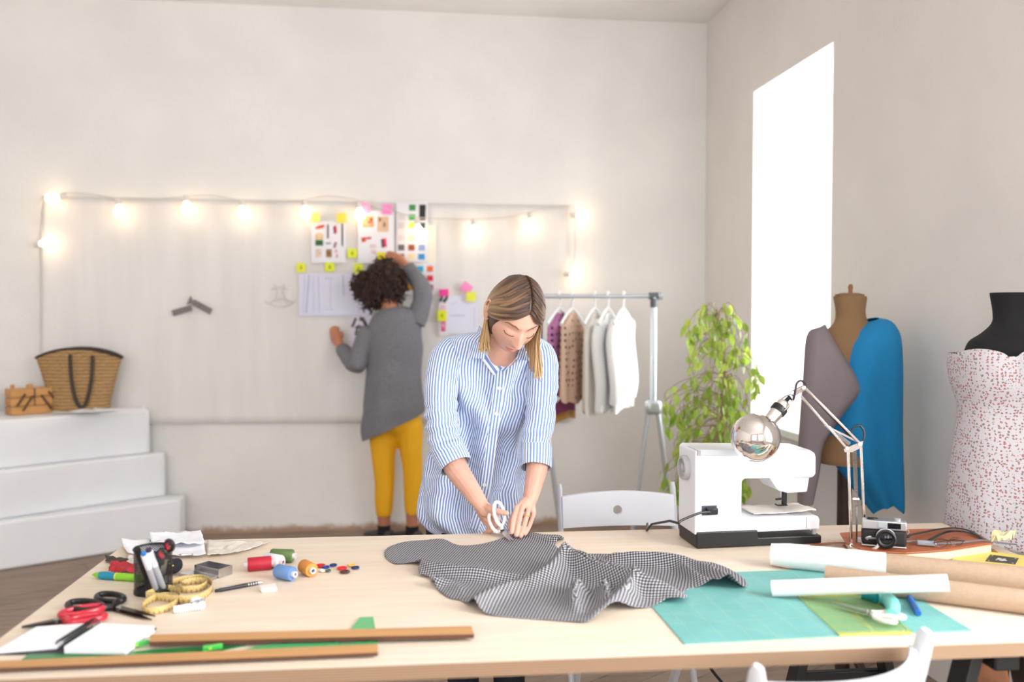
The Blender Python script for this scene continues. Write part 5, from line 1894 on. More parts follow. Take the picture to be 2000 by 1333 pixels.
garment('white_blouse', 'white blouse on the hanger nearest the free end of the rail', 1214, m_whitec, 0.17, 0.50, 1.05, sleeve=0.46, seed=5)

# ================================================================== potted fig tree in the corner
DPL = 3.95
Ml = Mat('fig_leaf')
oi = Ml.n('ShaderNodeNewGeometry')
f_ = Ml.noise(Ml.coords('Object'), 9, 2)
c_ = Ml.mix(Ml.ramp(f_, 0.35, 0.65), lin((104, 150, 44)), lin((190, 214, 96)))
c_ = Ml.mix(Ml.math('MULTIPLY', oi.outputs['Random Per Island'], 0.5), c_, lin((206, 216, 110)))
Ml.color(c_).set(Roughness=0.35)
tl_ = Ml.n('ShaderNodeBsdfTranslucent')
Ml.l(c_, tl_.inputs['Color'])
mx = Ml.n('ShaderNodeMixShader')
mx.inputs[0].default_value = 0.5
Ml.l(Ml.b.outputs[0], mx.inputs[1])
Ml.l(tl_.outputs[0], mx.inputs[2])
Ml.l(mx.outputs[0], Ml.t.nodes['Material Output'].inputs['Surface'])
m_bark = mat('fig_bark', (164, 138, 110), 0.8)
tb_ = PD(1412, 900, DPL)
pl = thing('potted_fig', 'tall potted weeping fig with bright green leaves in the corner beside the window', 'plant', (tb_.x, tb_.y, 0))
MB().lathe([(0.11, 0.0), (0.145, 0.01), (0.165, 0.27), (0.172, 0.275), (0.172, 0.30), (0.155, 0.30), (0.15, 0.27)], 36, M=Matrix.Translation((tb_.x, tb_.y, 0))).build('pot', mat('pale_pot', (222, 216, 208), 0.6), pl, True)
MB().lathe([(0.151, 0.268), (0.001, 0.275)], 36, M=Matrix.Translation((tb_.x, tb_.y, 0))).build('soil', mat('potting_soil', (66, 50, 40), 0.95), pl, True)
r_ = random.Random(11)
trunk = [V((tb_.x, tb_.y, 0.25)), V((tb_.x + 0.01, tb_.y, 0.6)), PD(1410, 800, DPL), PD(1416, 730, DPL), PD(1408, 660, DPL), PD(1400, 612, DPL)]
tk = [V(p) for p in cat(trunk, 6)]
wood = MB()
wood.tube(tk, [lerp(0.016, 0.004, i / len(tk)) for i in range(len(tk))], 8)
TG = []
for (x0_, y0_, x1_, y1_, n_) in ((1345, 605, 1460, 650, 17), (1340, 650, 1420, 760, 20), (1400, 650, 1462, 770, 13), (1462, 676, 1486, 745, 7), (1300, 775, 1350, 890, 20), (1340, 760, 1465, 890, 44), (1352, 850, 1440, 930, 22), (1296, 910, 1336, 965, 8), (1448, 925, 1466, 962, 5), (1292, 765, 1310, 800, 3)):
    for _ in range(n_):
        TG.append((r_.uniform(x0_, x1_), r_.uniform(y0_, y1_), r_.uniform(-0.2, 0.2)))
fol = MB()


def leaf(p, d, side, L, W):
    d = d.normalized()
    s = d.cross(side).normalized()
    n = s.cross(d)
    prof = [(0, 0.001), (0.16, 0.55), (0.38, 1.0), (0.62, 0.85), (0.84, 0.4), (1.0, 0.02)]
    vs_, fs_ = [], []
    for t_, w in prof:
        c = p + d * (L * t_) + n * (-0.10 * L * t_ * t_)
        vs_ += [c - s * (W * w) + n * 0.0015, c, c + s * (W * w) + n * 0.0015]
    for i in range(5):
        a = 3 * i
        fs_ += [(a, a + 1, a + 4, a + 3), (a + 1, a + 2, a + 5, a + 4)]
    fol.add(vs_, fs_)


for x, y, dd in TG:
    tip = PD(x, y, DPL + dd)
    j = min(range(len(tk)), key=lambda k: (tk[k] - tip - V((0, 0, 0.10))).length)
    j = max(4, j - r_.randint(0, 3))
    mid_ = tk[j].lerp(tip, 0.55) + V((0, 0, 0.05))
    tw = [V(p) for p in cat([tk[j], mid_, tip, tip - V((0, 0, 0.05))], 5)]
    wood.tube(tw, 0.0016, 4)
    for k in range(5, len(tw)):
        for _ in range(1 if k < 9 else 1):
            if r_.random() < 0.62:
                continue
            q = tw[k] + V((r_.uniform(-.014, .014), r_.uniform(-.014, .014), 0))
            d = V((r_.uniform(-.55, .55), r_.uniform(-.55, .55), -1))
            leaf(q, d, V((r_.uniform(-1, 1), r_.uniform(-1, 1), 0.15)), r_.uniform(.042, .068), r_.uniform(.011, .017))
wood.build('trunk', m_bark, pl, True)
fol.build('foliage', Ml.m, pl, True)

# ================================================================== dress forms
def ring_px(L, yl, R, yr, d, hd, n=48, pw=0.9, wave=0, ph=0, k0=7):
    """closed ring whose silhouette runs from pixel (L, yl) to (R, yr) at depth d"""
    a, c = PD(L, yl, d), PD(R, yr, d)
    m_ = (a + c) / 2
    h = (c - a) / 2
    fwd = V((FW.x, FW.y, 0)).normalized()
    out = []
    for k in range(n):
        t_ = 2 * pi * k / n
        co, si = math.cos(t_), math.sin(t_)
        f = 1 + wave * math.sin(k0 * t_ + ph)
        out.append(m_ + h * (math.copysign(abs(co) ** pw, co) * (1 + wave * 0.25 * math.sin(k0 * t_ + ph))) + fwd * (math.copysign(abs(si) ** pw, si) * hd * f))
    return out


def interp_rows(rows, n):
    return cat(rows, n)


D1 = 3.22
c1 = PD(1660, 760, D1)
m_jute = mat('brown_jersey', (146, 112, 80), 0.9, bump=(500, 0.2))
m_dkwood = mat('dark_brown_wood', (52, 34, 28), 0.5)
df = thing('dress_form', 'brown dress form draped in blue and grey shawls beside the window', 'dress form', (c1.x, c1.y, 0))
rows = [(1629, 579, 1690, 579, .050), (1630, 585, 1691, 585, .052), (1634, 610, 1688, 610, .049), (1630, 632, 1694, 630, .054), (1612, 648, 1712, 645, .072), (1594, 662, 1730, 660, .092), (1588, 690, 1736, 690, .112), (1590, 730, 1732, 730, .122), (1602, 780, 1722, 780, .104), (1608, 815, 1716, 815, .096), (1600, 855, 1726, 855, .110), (1592, 890, 1734, 890, .116), (1596, 903, 1730, 903, .112)]
b = MB()
b.loft([ring_px(*r[:4], D1, r[4]) for r in interp_rows(rows, 4)])
b.build('torso', m_jute, df, True)
MB().lathe([(0.05, 0), (0.052, 0.008), (0.03, 0.014)], 28, M=Matrix.Translation(PD(1659.5, 580, D1))).build('neck_cap', m_jute, df, True)
MB().lathe([(0.008, 0), (0.0075, 0.02), (0.009, 0.026), (0.007, 0.036), (0.002, 0.040)], 16, M=Matrix.Translation(PD(1661, 576, D1))).build('finial', mat('turned_wood', (150, 100, 60), 0.5), df, True)
bt = PD(1650, 903, D1)
MB().lathe([(0.026, 0.0), (0.026, bt.z + 0.03)], 20, M=Matrix.Translation((bt.x, bt.y, 0))).build('stand_post', m_dkwood, df, True)
for k in range(3):
    a0 = 0.5 + k * 2 * pi / 3
    MB().beam((bt.x, bt.y, 0.16), (bt.x + 0.2 * math.cos(a0), bt.y + 0.2 * math.sin(a0), 0.014), 0.026, 0.028).build('stand_leg', m_dkwood, df, True, bevel=0.004)
m_blue_w = mat('blue_jersey_knit', (22, 132, 190), 0.85, bump=(420, 0.25))
m_grey_w = mat('grey_wool_knit', (138, 126, 130), 0.9, bump=(420, 0.25))
rows = [(1690, 630, 1711, 622, .05, 0), (1662, 646, 1734, 628, .085, 0), (1642, 664, 1747, 645, .115, .02), (1626, 683, 1752, 668, .135, .03), (1610, 722, 1755, 718, .142, .04), (1598, 790, 1757, 786, .135, .06), (1606, 846, 1758, 845, .125, .09), (1632, 905, 1759, 900, .11, .12), (1668, 955, 1759, 945, .095, .14), (1690, 985, 1758, 978, .085, .16)]
rr = [ring_px(*r[:4], D1 - 0.005, r[4], 72, 0.95, r[5], 0.6, 6) for r in interp_rows(rows, 5)]
hem = []
for k, p in enumerate(rr[-1]):
    t_ = k / 72
    zig = abs(((t_ * 4 + 0.1) % 1) - 0.5) * 2
    hem.append(p + V((0, 0, -0.03 + 0.05 * zig)))
rr.append(hem)
b = MB().loft(rr, caps=False)
shawl = b.build('shawl', m_blue_w, solid=0.003, solid_off=1)
tag(shawl, 'bright blue shawl draped from one shoulder of the brown dress form', 'shawl')
rows = [(1600, 642, 1612, 634, .012, D1 - .055), (1584, 646, 1616, 645, .04, D1 - .055), (1577, 664, 1628, 668, .06, D1 - .075), (1573, 700, 1650, 702, .062, D1 - .098), (1570, 742, 1677, 745, .060, D1 - .110), (1568, 764, 1678, 770, .058, D1 - .112), (1565, 806, 1648, 806, .055, D1 - .105), (1562, 862, 1608, 866, .05, D1 - .085), (1560, 920, 1599, 920, .05, D1 - .07), (1560, 988, 1586, 980, .045, D1 - .06)]
b = MB().loft([ring_px(*r[:4], r[5], r[4], 60, 0.9, 0.05 * min(1, i / 20), 1.0, 5) for i, r in enumerate(interp_rows(rows, 5))], caps=True)
tag(b.build('shawl', m_grey_w), 'mauve grey shawl wrapped over the window side of the brown dress form', 'shawl')
# pale board leaning behind
P0, P1 = PD(1586, 1010, 3.55), PD(1642, 1010, 3.50)
b = MB()
zt = PD(1620, 903, 3.52).z
d_ = (P1 - P0)
d_.z = 0
n_ = V((-d_.y, d_.x, 0)).normalized() * 0.02
q0 = V((P0.x, P0.y, 0))
b.add([q0, q0 + d_, q0 + d_ + n_, q0 + n_] + [p + V((0, 0, zt)) for p in (q0 + n_ * 2, q0 + d_ + n_ * 2, q0 + d_ + n_ * 3, q0 + n_ * 3)], [(0, 3, 2, 1), (4, 5, 6, 7), (0, 1, 5, 4), (1, 2, 6, 5), (2, 3, 7, 6), (3, 0, 4, 7)])
tag(b.build('white_board', mat('white_board_paint', (228, 222, 218), 0.7), smooth=False, bevel=0.002), 'pale board standing on the floor behind the brown dress form', 'board')

D2 = 2.46
c2 = PD(1955, 760, D2)
m_blkj = mat('black_jersey', (20, 20, 24), 0.85)
dg = thing('dress_form', 'black dress form wearing a strapless floral dress at the right wall', 'dress form', (c2.x, c2.y, 0))
rows = [(1939, 572, 2010, 572, .050), (1939, 578, 2011, 578, .051), (1944, 610, 2006, 610, .047), (1942, 632, 2010, 632, .05), (1922, 652, 2024, 650, .064), (1900, 668, 2036, 664, .084), (1891, 690, 2040, 686, .098), (1880, 712, 2036, 712, .108), (1876, 745, 2030, 745, .110), (1884, 800, 2022, 800, .092), (1878, 860, 2034, 860, .108), (1872, 920, 2042, 920, .116), (1880, 960, 2036, 960, .105)]
MB().loft([ring_px(*r[:4], D2, r[4]) for r in interp_rows(rows, 4)]).build('torso', m_blkj, dg, True)
MB().ball(PD(1998, 742, D2 - 0.075), (0.042, 0.05, 0.084), 24, 16).build('arm_cap', m_blkj, dg, True)
MB().tube([V((c2.x + .02, c2.y, 0.03)), V((c2.x + .02, c2.y, PD(1955, 958, D2).z + 0.03))], 0.018, 16).build('stand_post', m_dkwood, dg, True)
MB().lathe([(0.17, 0), (0.17, 0.015), (0.03, 0.035), (0.02, 0.05)], 36, M=Matrix.Translation((c2.x + .02, c2.y, 0))).build('stand_base', m_dkwood, dg, True)
Mfl = Mat('floral_cotton')
vo = Mfl.n('ShaderNodeTexVoronoi')
vo.inputs['Scale'].default_value = 118
vo.inputs['Randomness'].default_value = 0.55
vx = Mfl.coords('Object')
nz_ = Mfl.n('ShaderNodeTexNoise')
nz_.inputs['Scale'].default_value = 190
Mfl.l(vx, nz_.inputs['Vector'])
ad = Mfl.n('ShaderNodeVectorMath', operation='MULTIPLY_ADD')
Mfl.l(nz_.outputs['Color'], ad.inputs[0])
ad.inputs[1].default_value = (0.009, 0.009, 0.009)
Mfl.l(vx, ad.inputs[2])
Mfl.l(ad.outputs[0], vo.inputs['Vector'])
f_ = Mfl.math('LESS_THAN', vo.outputs['Distance'], 0.36)
sc_ = Mfl.n('ShaderNodeSeparateColor')
Mfl.l(vo.outputs['Color'], sc_.inputs[0])
mot = Mfl.mix(Mfl.math('GREATER_THAN', sc_.outputs[0], 0.6), lin((176, 122, 126)), lin((150, 132, 126)))
Mfl.color(Mfl.mix(f_, lin((212, 208, 214)), mot)).set(Roughness=0.8)
rows = [(1867, 690, 1990, 692, .125, .0), (1866, 715, 1990, 715, .128, .0), (1870, 750, 1996, 750, .124, .01), (1881, 800, 2022, 800, .106, .015), (1876, 860, 2038, 860, .122, .02), (1867, 930, 2052, 930, .138, .03), (1861, 1000, 2062, 1000, .145, .045), (1857, 1050, 2068, 1056, .148, .05)]
R_ = interp_rows(rows, 6)
rr = [ring_px(*r[:4], D2 - 0.004, r[4], 80, 0.95, r[5], 0.3, 7) for r in R_]
# sweetheart neckline: the front dips in the middle of the two cups
for k, p in enumerate(rr[0]):
    a0 = 2 * pi * k / 80
    if math.sin(a0) < 0:
        p.z += 0.016 * abs(math.sin(2 * a0)) - 0.012 * math.exp(-((a0 - 1.5 * pi) / 0.16) ** 2)
    else:
        p.z -= 0.02
b = MB().loft(rr, caps=False)
tag(b.build('floral_dress', Mfl.m, solid=0.002, solid_off=1), 'strapless pale dress with a small red flower print on the black dress form', 'dress')

# ================================================================== below the table
P = [PD(1376, 1282, 2.32), PD(1381, 1293, 2.32), PD(1392, 1312, 2.3), PD(1412, 1336, 2.26)]
P = [V(p) for p in cat(P, 5)]
e_ = P[-1]
P += [V(p) for p in cat([e_, e_ + V((0.03, -0.02, -0.12)), V((e_.x + 0.06, e_.y, 0.02)), V((e_.x + 0.10, e_.y + 0.08, 0.006)), V((e_.x + 0.14, e_.y + 0.25, 0.006))], 6)][1:]
P = [V((P[0].x, P[0].y, T - 0.03))] + P
tag(MB().tube(P, 0.004, 8).build('power_cable', m_black), 'black power cable hanging from the table underside to the floor', 'cable')
m_bagl = mat('brown_bag_leather', (150, 92, 52), 0.5, var=(10, 0.3), bump=(120, 0.2))
bc = PD(1926, 1350, 1.78)
bag = thing('shoulder_bag', 'brown leather shoulder bag hanging between the trestle legs at the table end', 'bag', (bc.x, bc.y, bc.z - 0.12))
b = MB()
rings = []
for i in range(13):
    t_ = i / 12
    z = bc.z - 0.12 + 0.2 * t_
    w = 0.062 * (0.75 + 0.25 * math.sin(pi * t_)) * (1 - 0.25 * t_)
    rings.append([V((bc.x + w * math.cos(q) * (1 + .05 * math.sin(5 * q + t_ * 6)), bc.y + 0.035 * (1 - 0.5 * t_) * math.sin(q), z)) for q in [2 * pi * k / 28 for k in range(28)]])
b.loft(rings)
b.build('bag_body', m_bagl, bag, True)
P = [V((bc.x - 0.05, bc.y, bc.z + 0.05)), V((bc.x - 0.03, bc.y, bc.z + 0.11)), V((bc.x, bc.y, T - 0.035)), V((bc.x + 0.03, bc.y, bc.z + 0.11)), V((bc.x + 0.05, bc.y, bc.z + 0.05))]
MB().tube([V(p) for p in cat(P, 6)], [(0.003, 0.008)] * 25, 8).build('strap', m_black, bag, True)
MB().box((bc.x, bc.y - 0.036, bc.z + 0.0), (0.075, 0.008, 0.05)).build('flap', mat('pale_bag_lining', (206, 176, 130), 0.6), bag, True, bevel=0.003)

# ================================================================== people
def fuse(mb, voxel, smooth=4, factor=0.5):
    """one continuous skin over all the closed pieces of mb"""
    me = bpy.data.meshes.new('fuse')
    me.from_pydata([tuple(p) for p in mb.v], [], mb.f)
    bm = bmesh.new()
    bm.from_mesh(me)
    bmesh.ops.recalc_face_normals(bm, faces=bm.faces)
    bm.to_mesh(me)
    bm.free()
    o = bpy.data.objects.new('fuse', me)
    COL.objects.link(o)
    r = o.modifiers.new('r', 'REMESH')
    r.mode = 'VOXEL'
    r.voxel_size = voxel
    s = o.modifiers.new('s', 'SMOOTH')
    s.factor, s.iterations = factor, smooth
    bpy.context.view_layer.update()
    ev = o.evaluated_get(bpy.context.evaluated_depsgraph_get())
    m2 = bpy.data.meshes.new_from_object(ev)
    vs = [v.co.copy() for v in m2.vertices]
    fs = [tuple(p.vertices) for p in m2.polygons]
    bpy.data.objects.remove(o)
    bpy.data.meshes.remove(me)
    bpy.data.meshes.remove(m2)
    return vs, fs


def gauss(x, s):
    return math.exp(-0.5 * (x / s) ** 2)


def head_point(n):
    """head surface for unit direction n; x = own left, y = face, z = crown (metres, about 0.215 tall)"""
    nx, ny, nz = n
    x, y, z = nx * 0.0735, ny * 0.093, nz * 0.107
    low = max(0.0, -nz)
    x *= 1 - 0.34 * low ** 1.7
    if ny > 0:
        y *= 1 - 0.10 * low ** 3 + 0.02 * low
        x *= 1 - 0.05 * ny
        y -= 0.006 * gauss(nz - 0.5, .3) * 0
    else:
        y *= 1 - 0.35 * low
        z += 0.02 * low * -ny
    if ny > 0.05:
        k = sstep(0.05, 0.45, ny)
        ax = abs(x)
        d = 0.0
        d += 0.0035 * gauss(z - 0.024, .007) * gauss(ax - 0.026, .022)
        d -= 0.0115 * gauss(ax - 0.031, .013) * gauss(z - 0.006, .0105)
        d += 0.0075 * gauss(ax - 0.031, .0105) * gauss(z - 0.002, .0075)
        d -= 0.0035 * gauss(x, .010) * gauss(z - 0.014, .008)
        zz = z
        if -0.045 < zz < 0.03:
            t_ = (0.03 - zz) / 0.062
            d += 0.0245 * min(1, t_) ** 1.25 * gauss(x, lerp(.0060, .0086, min(1, t_))) * sstep(-0.0435, -0.030, zz)
        d += 0.0062 * gauss(ax - 0.0125, .0048) * gauss(z + 0.031, .006)
        d -= 0.003 * gauss(ax - 0.019, .005) * gauss(z + 0.034, .006)
        d += 0.0042 * gauss(ax - 0.041, .019) * gauss(z + 0.020, .018)
        d += 0.006 * gauss(x, .022) * gauss(z + 0.060, .014)
        d += 0.0052 * gauss(x, .0145) * gauss(z + 0.0535, .0042)
        d += 0.0062 * gauss(x, .0135) * gauss(z + 0.0655, .0048)
        d -= 0.0048 * gauss(x, .018) * gauss(z + 0.0592, .0018)
        d -= 0.003 * gauss(x, .014) * gauss(z + 0.0755, .005)
        d += 0.0150 * gauss(x, .018) * gauss(z + 0.091, .013)
        y += d * k
    return V((x, y, z))


def head_mesh(M, lips=True, nu=150, nv=110):
    """vertices, faces, material indices (0 skin, 1 lips) of a head placed by matrix M"""
    vs, fs, ms = [], [], []
    for j in range(nv + 1):
        ph = pi * min(max(j / nv, 0.004), 0.996)
        for i in range(nu):
            s = -1 + 2 * (i + 0.5) / nu
            az = pi * math.copysign(abs(s) ** 1.35, s)
            vs.append(head_point((-math.sin(ph) * math.sin(az), math.sin(ph) * math.cos(az), math.cos(ph))))
    for j in range(nv):
        for i in range(nu):
            k = (i + 1) % nu
            f = (j * nu + i, j * nu + k, (j + 1) * nu + k, (j + 1) * nu + i)
            c = (vs[f[0]] + vs[f[2]]) / 2
            lip = 0
            if c.y > 0.05 and abs(c.x) < 0.022:
                w = 1 - (c.x / 0.022) ** 2
                if -0.0592 - 0.0105 * w < c.z < -0.0592 + 0.0085 * w - 0.002 * gauss(c.x, .003):
                    lip = 1
            fs.append(f)
            ms.append(lip)
    fs.append(tuple(range(nu)))
    ms.append(0)
    fs.append(tuple(nv * nu + i for i in range(nu - 1, -1, -1)))
    ms.append(0)
    return [M @ p for p in vs], fs, ms, vs


def face_at(loc, x, z):
    return min((p for p in loc if p.y > 0.02), key=lambda p: (p.x - x) ** 2 + (p.z - z) ** 2)


def ear(mb, M, s):
    P = [V((s * q[0], q[1], q[2])) for q in ((.071, .004, -.022), (.076, .001, -.030), (.081, -.008, -.020), (.085, -.018, .004), (.084, -.019, .020), (.080, -.010, .030), (.075, .002, .024), (.0735, .006, .008))]
    mb.tube([M @ V(p) for p in cat(P, 4)], 0.0034, 8)
    mb.ball((0, 0, 0), (0.0075, 0.014, 0.026), 14, 10, M=M @ Matrix.Translation((s * 0.0765, -0.004, 0.0)))
    mb.ball((0, 0, 0), (0.005, 0.007, 0.008), 10, 8, M=M @ Matrix.Translation((s * 0.0755, 0.0, -0.026)))


def cam_rot(r, u, f):
    """3x3 rotation whose columns (own left, face, crown) are given in viewer axes (right, up, toward viewer)"""
    cols = [RT * a[0] + UP * a[1] - FW * a[2] for a in (r, f, u)]
    return Matrix((cols[0], cols[1], cols[2])).transposed()


def skin_mat(name, c, sss=0.12):
    M = Mat(name)
    n = M.noise(M.coords('Object'), 28, 3)
    col = lin(c)
    M.color(M.mix(M.ramp(n, 0.3, 0.7), tuple(x * k for x, k in zip(col[:3], (0.93, 0.86, 0.84))) + (1,), col)).set(Roughness=0.5)
    M.b.inputs['Subsurface Weight'].default_value = sss
    M.b.inputs['Subsurface Radius'].default_value = (0.012, 0.005, 0.003)
    M.b.inputs['Subsurface Scale'].default_value = 1.0
    return M.m


# ------------------------------------------------------------------ woman cutting cloth
W_ = PD(930, 1000, 2.68)
wo = thing('person', 'blonde woman in a blue and white striped shirt bending over the table cutting gingham', 'person', (W_.x, W_.y, 0))
m_skin = skin_mat('fair_skin', (222, 174, 154))
m_lip = mat('lips', (206, 120, 116), 0.4)
m_navy = mat('navy_trousers', (26, 30, 44), 0.8)

# head pose: looking down and a little to her left
P_, Y_, Rl = math.radians(41), math.radians(21), math.radians(-6.5)
r_v = V((math.cos(Y_), 0, -math.sin(Y_)))
u_v = V((math.sin(P_) * math.sin(Y_), math.cos(P_), math.sin(P_) * math.cos(Y_)))
f_v = V((math.cos(P_) * math.sin(Y_), -math.sin(P_), math.cos(P_) * math.cos(Y_)))
RR = Matrix.Rotation(Rl, 3, 'Z')
HR = cam_rot(RR @ r_v, RR @ u_v, RR @ f_v)
HC = PD(1004, 614, 2.35)
HM = Matrix.Translation(HC) @ HR.to_4x4() @ Matrix.Scale(0.955, 4)

arm = {'R': [(872, 705, 2.53, .026), (862, 780, 2.475, .034), (864, 858, 2.455, .034), (889, 912, 2.415, .0335), (918, 955, 2.365, .0265), (933, 977, 2.342, .0225), (945, 994, 2.336, .0175)],
       'L': [(1056, 710, 2.53, .026), (1060, 780, 2.485, .033), (1055, 856, 2.46, .034), (1049, 912, 2.415, .0305), (1042, 948, 2.378, .025), (1036, 974, 2.350, .0205), (1031, 990, 2.340, .016)]}
b = MB()
for side in 'RL':
    P = cat([tuple(PD(x, y, d)) + (r * .93,) for x, y, d, r in arm[side][:4]], 5)
    b.tube([V(p[:3]) for p in P], [p[3] for p in P], 16)
# neck and upper chest under the shirt
P = cat([tuple(PD(x, y, d)) + (a, c) for x, y, d, a, c in ((992, 630, 2.42, .046, .046), (982, 665, 2.455, .048, .048), (976, 700, 2.505, .056, .052), (968, 735, 2.60, .085, .055), (962, 790, 2.60, .095, .070), (955, 860, 2.64, .095, .070), (938, 930, 2.69, .12, .09), (932, 965, 2.70, .13, .10))], 5)
b.tube([V(p[:3]) for p in P], [(p[3], p[4]) for p in P], 24, ref=RT)
for (x0_, x1_) in ((908, 905), (972, 994)):
    P = cat([tuple(PD(x, y, d)) + (r,) for x, y, d, r in ((x0_ + 2, 960, 2.68, .085), (x0_, 1060, 2.66, .075), (lerp(x0_, x1_, .6), 1190, 2.64, .052), (x1_, 1320, 2.66, .045), (x1_, 1420, 2.68, .034))], 5)
    b.tube([V(p[:3]) for p in P], [p[3] for p in P], 16)


def finger(mb, pts, r0, r1):
    P = cat([tuple(PD(x, y, d)) for x, y, d in pts], 4)
    n = len(P)
    mb.tube([V(p) for p in P], [lerp(r0, r1, i / (n - 1)) * (1 + 0.07 * gauss((i / (n - 1)) - .36, .06) + 0.05 * gauss((i / (n - 1)) - .68, .05)) for i in range(n)], 10)
    mb.ball(P[-1], r1 * 0.98, 10, 8)
    mb.ball(P[0], r0 * 1.05, 10, 8)


hands = MB()
for side in 'RL':
    P = cat([tuple(PD(x, y, d)) + (r,) for x, y, d, r in arm[side][2:]], 6)
    hands.tube([V(p[:3]) for p in P], [p[3] for p in P], 16)
# left hand pressing the cloth flat
KN = [(1009.5, 992, 2.315), (1021, 990, 2.316), (1032.5, 995, 2.322), (1042, 1005, 2.330)]
PP = [(1003, 1013, 2.285), (1014, 1016, 2.283), (1025.3, 1021, 2.287), (1034.5, 1026, 2.296)]
TPp = [(999, 1041, 2.262), (1008, 1046, 2.256), (1017, 1048, 2.255), (1025.5, 1044, 2.266)]
for k_, p_, t_, ra, rb in zip(KN, PP, TPp, (.0074, .0076, .0073, .0066), (.0058, .0060, .0058, .0053)):
    m_ = tuple(lerp(p_[i], t_[i], 0.52) + (0, 1.0, -.002)[i] for i in range(3))
    finger(hands, [k_, p_, m_, t_], ra, rb)
finger(hands, [(1022, 990, 2.352), (1006, 1004, 2.335), (997, 1020, 2.31), (995, 1034, 2.29)], .0095, .0066)
for k_ in KN:
    q = [PD(1034, 976, 2.348), PD(*k_).lerp(PD(1034, 976, 2.348), .5) , PD(*k_)]
    hands.tube(q, [.015, .0115, .0076], 12)
hands.ball(PD(1031, 988, 2.342), (.019, .017, .018), 16, 10)
# right hand holding the scissors
for f_ in ([(956, 1000, 2.322), (970, 1012, 2.300), (971, 1024, 2.296), (963, 1034, 2.308)], [(952, 1007, 2.334), (966, 1020, 2.310), (966, 1031, 2.308), (957, 1039, 2.322)],
           [(948, 1013, 2.347), (960, 1027, 2.326), (959, 1037, 2.326), (951, 1041, 2.340)], [(945, 1016, 2.360), (955, 1030, 2.344), (953, 1039, 2.346), (947, 1041, 2.358)]):
    finger(hands, f_, .0076, .0060)
finger(hands, [(945, 988, 2.335), (958, 995, 2.312), (974, 1000, 2.298), (990, 1003, 2.288)], .0105, .0070)
for k_ in ((956, 1000, 2.322), (952, 1007, 2.334), (948, 1013, 2.347), (945, 1016, 2.360)):
    hands.tube([PD(933, 977, 2.343), PD(*k_).lerp(PD(933, 977, 2.343), .45), PD(*k_)], [.018, .0145, .0085], 12)
hands.ball(PD(948, 996, 2.335), (.020, .020, .020), 16, 10)
hv, hf = fuse(hands, 0.0016, 3, 0.4)
bv, bf = fuse(b, 0.0075, 6)
# body and hands share the forearm; head joins at the neck
body = MB().add(bv, bf).add(hv, hf)
hvx, hfx, hms, hloc = head_mesh(HM)
o0 = len(body.f)
body.add(hvx, hfx)
for i, m_ in enumerate(hms):
    body.m[o0 + i] = m_
eb = MB()
for s in (-1, 1):
    ear(eb, HM, s)
ev_, ef_ = fuse(eb, 0.0016, 3)
body.add(ev_, ef_)
body.build('body', [m_skin, m_lip], wo, True)
m_brow = mat('brow_hair', (140, 96, 66), 0.7)
for s in (-1, 1):
    P = [face_at(hloc, s * x, z) + V((0, 0.0012, 0)) for x, z in ((.014, .0225), (.022, .0265), (.032, .0285), (.042, .0265), (.049, .021))]
    MB().tube([HM @ V(p) for p in cat(P, 5)], [(0.0016 * (0.5 + math.sin(pi * min(1, 0.15 + i / 24))), 0.0009) for i in range(21)], 6, ref=HR @ V((0, 0, 1))).build('eyebrow', m_brow, wo, True)
    P = [face_at(hloc, s * x, z) + V((0, 0.0022, 0)) for x, z in ((.0195, -.0035), (.026, -.0068), (.033, -.0074), (.040, -.0050), (.0455, -.0005))]
    MB().tube([HM @ V(p) for p in cat(P, 5)], [0.0009] * 21, 6).build('eyelashes', mat('dark_lashes', (84, 58, 46), 0.7), wo, True)
# wedding ring
p = PD(*KN[2]).lerp(PD(*PP[2]), 0.62)
ax, by = frame_of(PD(*PP[2]) - PD(*KN[2]))
MB().tube([p + ax * (.0093 * math.cos(q)) + by * (.0093 * math.sin(q)) for q in [2 * pi * i / 28 for i in range(28)]], 0.0011, 6, closed=True).build('ring', mat('gold', (232, 180, 90), 0.2, 1.0), wo, True)

# ---- hair
Mh = Mat('blonde_hair')
sp = Mh.n('ShaderNodeSeparateXYZ')
Mh.l(Mh.coords('UV'), sp.inputs[0])
geo = Mh.n('ShaderNodeNewGeometry')
st_ = Mh.noise(Mh.coords('UV', (26, 5, 1)), 1.0, 3)
gv = Mh.ramp(Mh.math('ADD', sp.outputs['Y'], Mh.math('MULTIPLY', Mh.math('SUBTRACT', geo.outputs['Random Per Island'], 0.5), 0.07)), 0.04, 0.22)
c_ = Mh.mix(gv, lin((70, 46, 36)), lin((222, 182, 130)))
c_ = Mh.mix(Mh.math('MULTIPLY', Mh.ramp(st_, 0.35, 0.7), 0.45), c_, lin((84, 56, 40)))
c_ = Mh.mix(Mh.math('MULTIPLY', Mh.math('GREATER_THAN', geo.outputs['Random Per Island'], 0.72), 0.12), c_, lin((200, 150, 98)))
Mh.color(c_).set(Roughness=0.38)
Mh.b.inputs['Specular IOR Level'].default_value = 0.6
Mh.bump(st_, 0.5, 0.002)
down = (HR.inverted() @ V((0, 0, -1)))
hr = random.Random(5)
hair = MB()
# cap close to the skull
FD = V((0.0, 0.86, -0.42)).normalized()


def cap_pt(n, k=1.045):
    x, y, z = n.x * 0.0735, n.y * 0.093, n.z * 0.107
    low = max(0.0, -n.z)
    x *= 1 - 0.2 * low
    return V((x, y, z)) * k


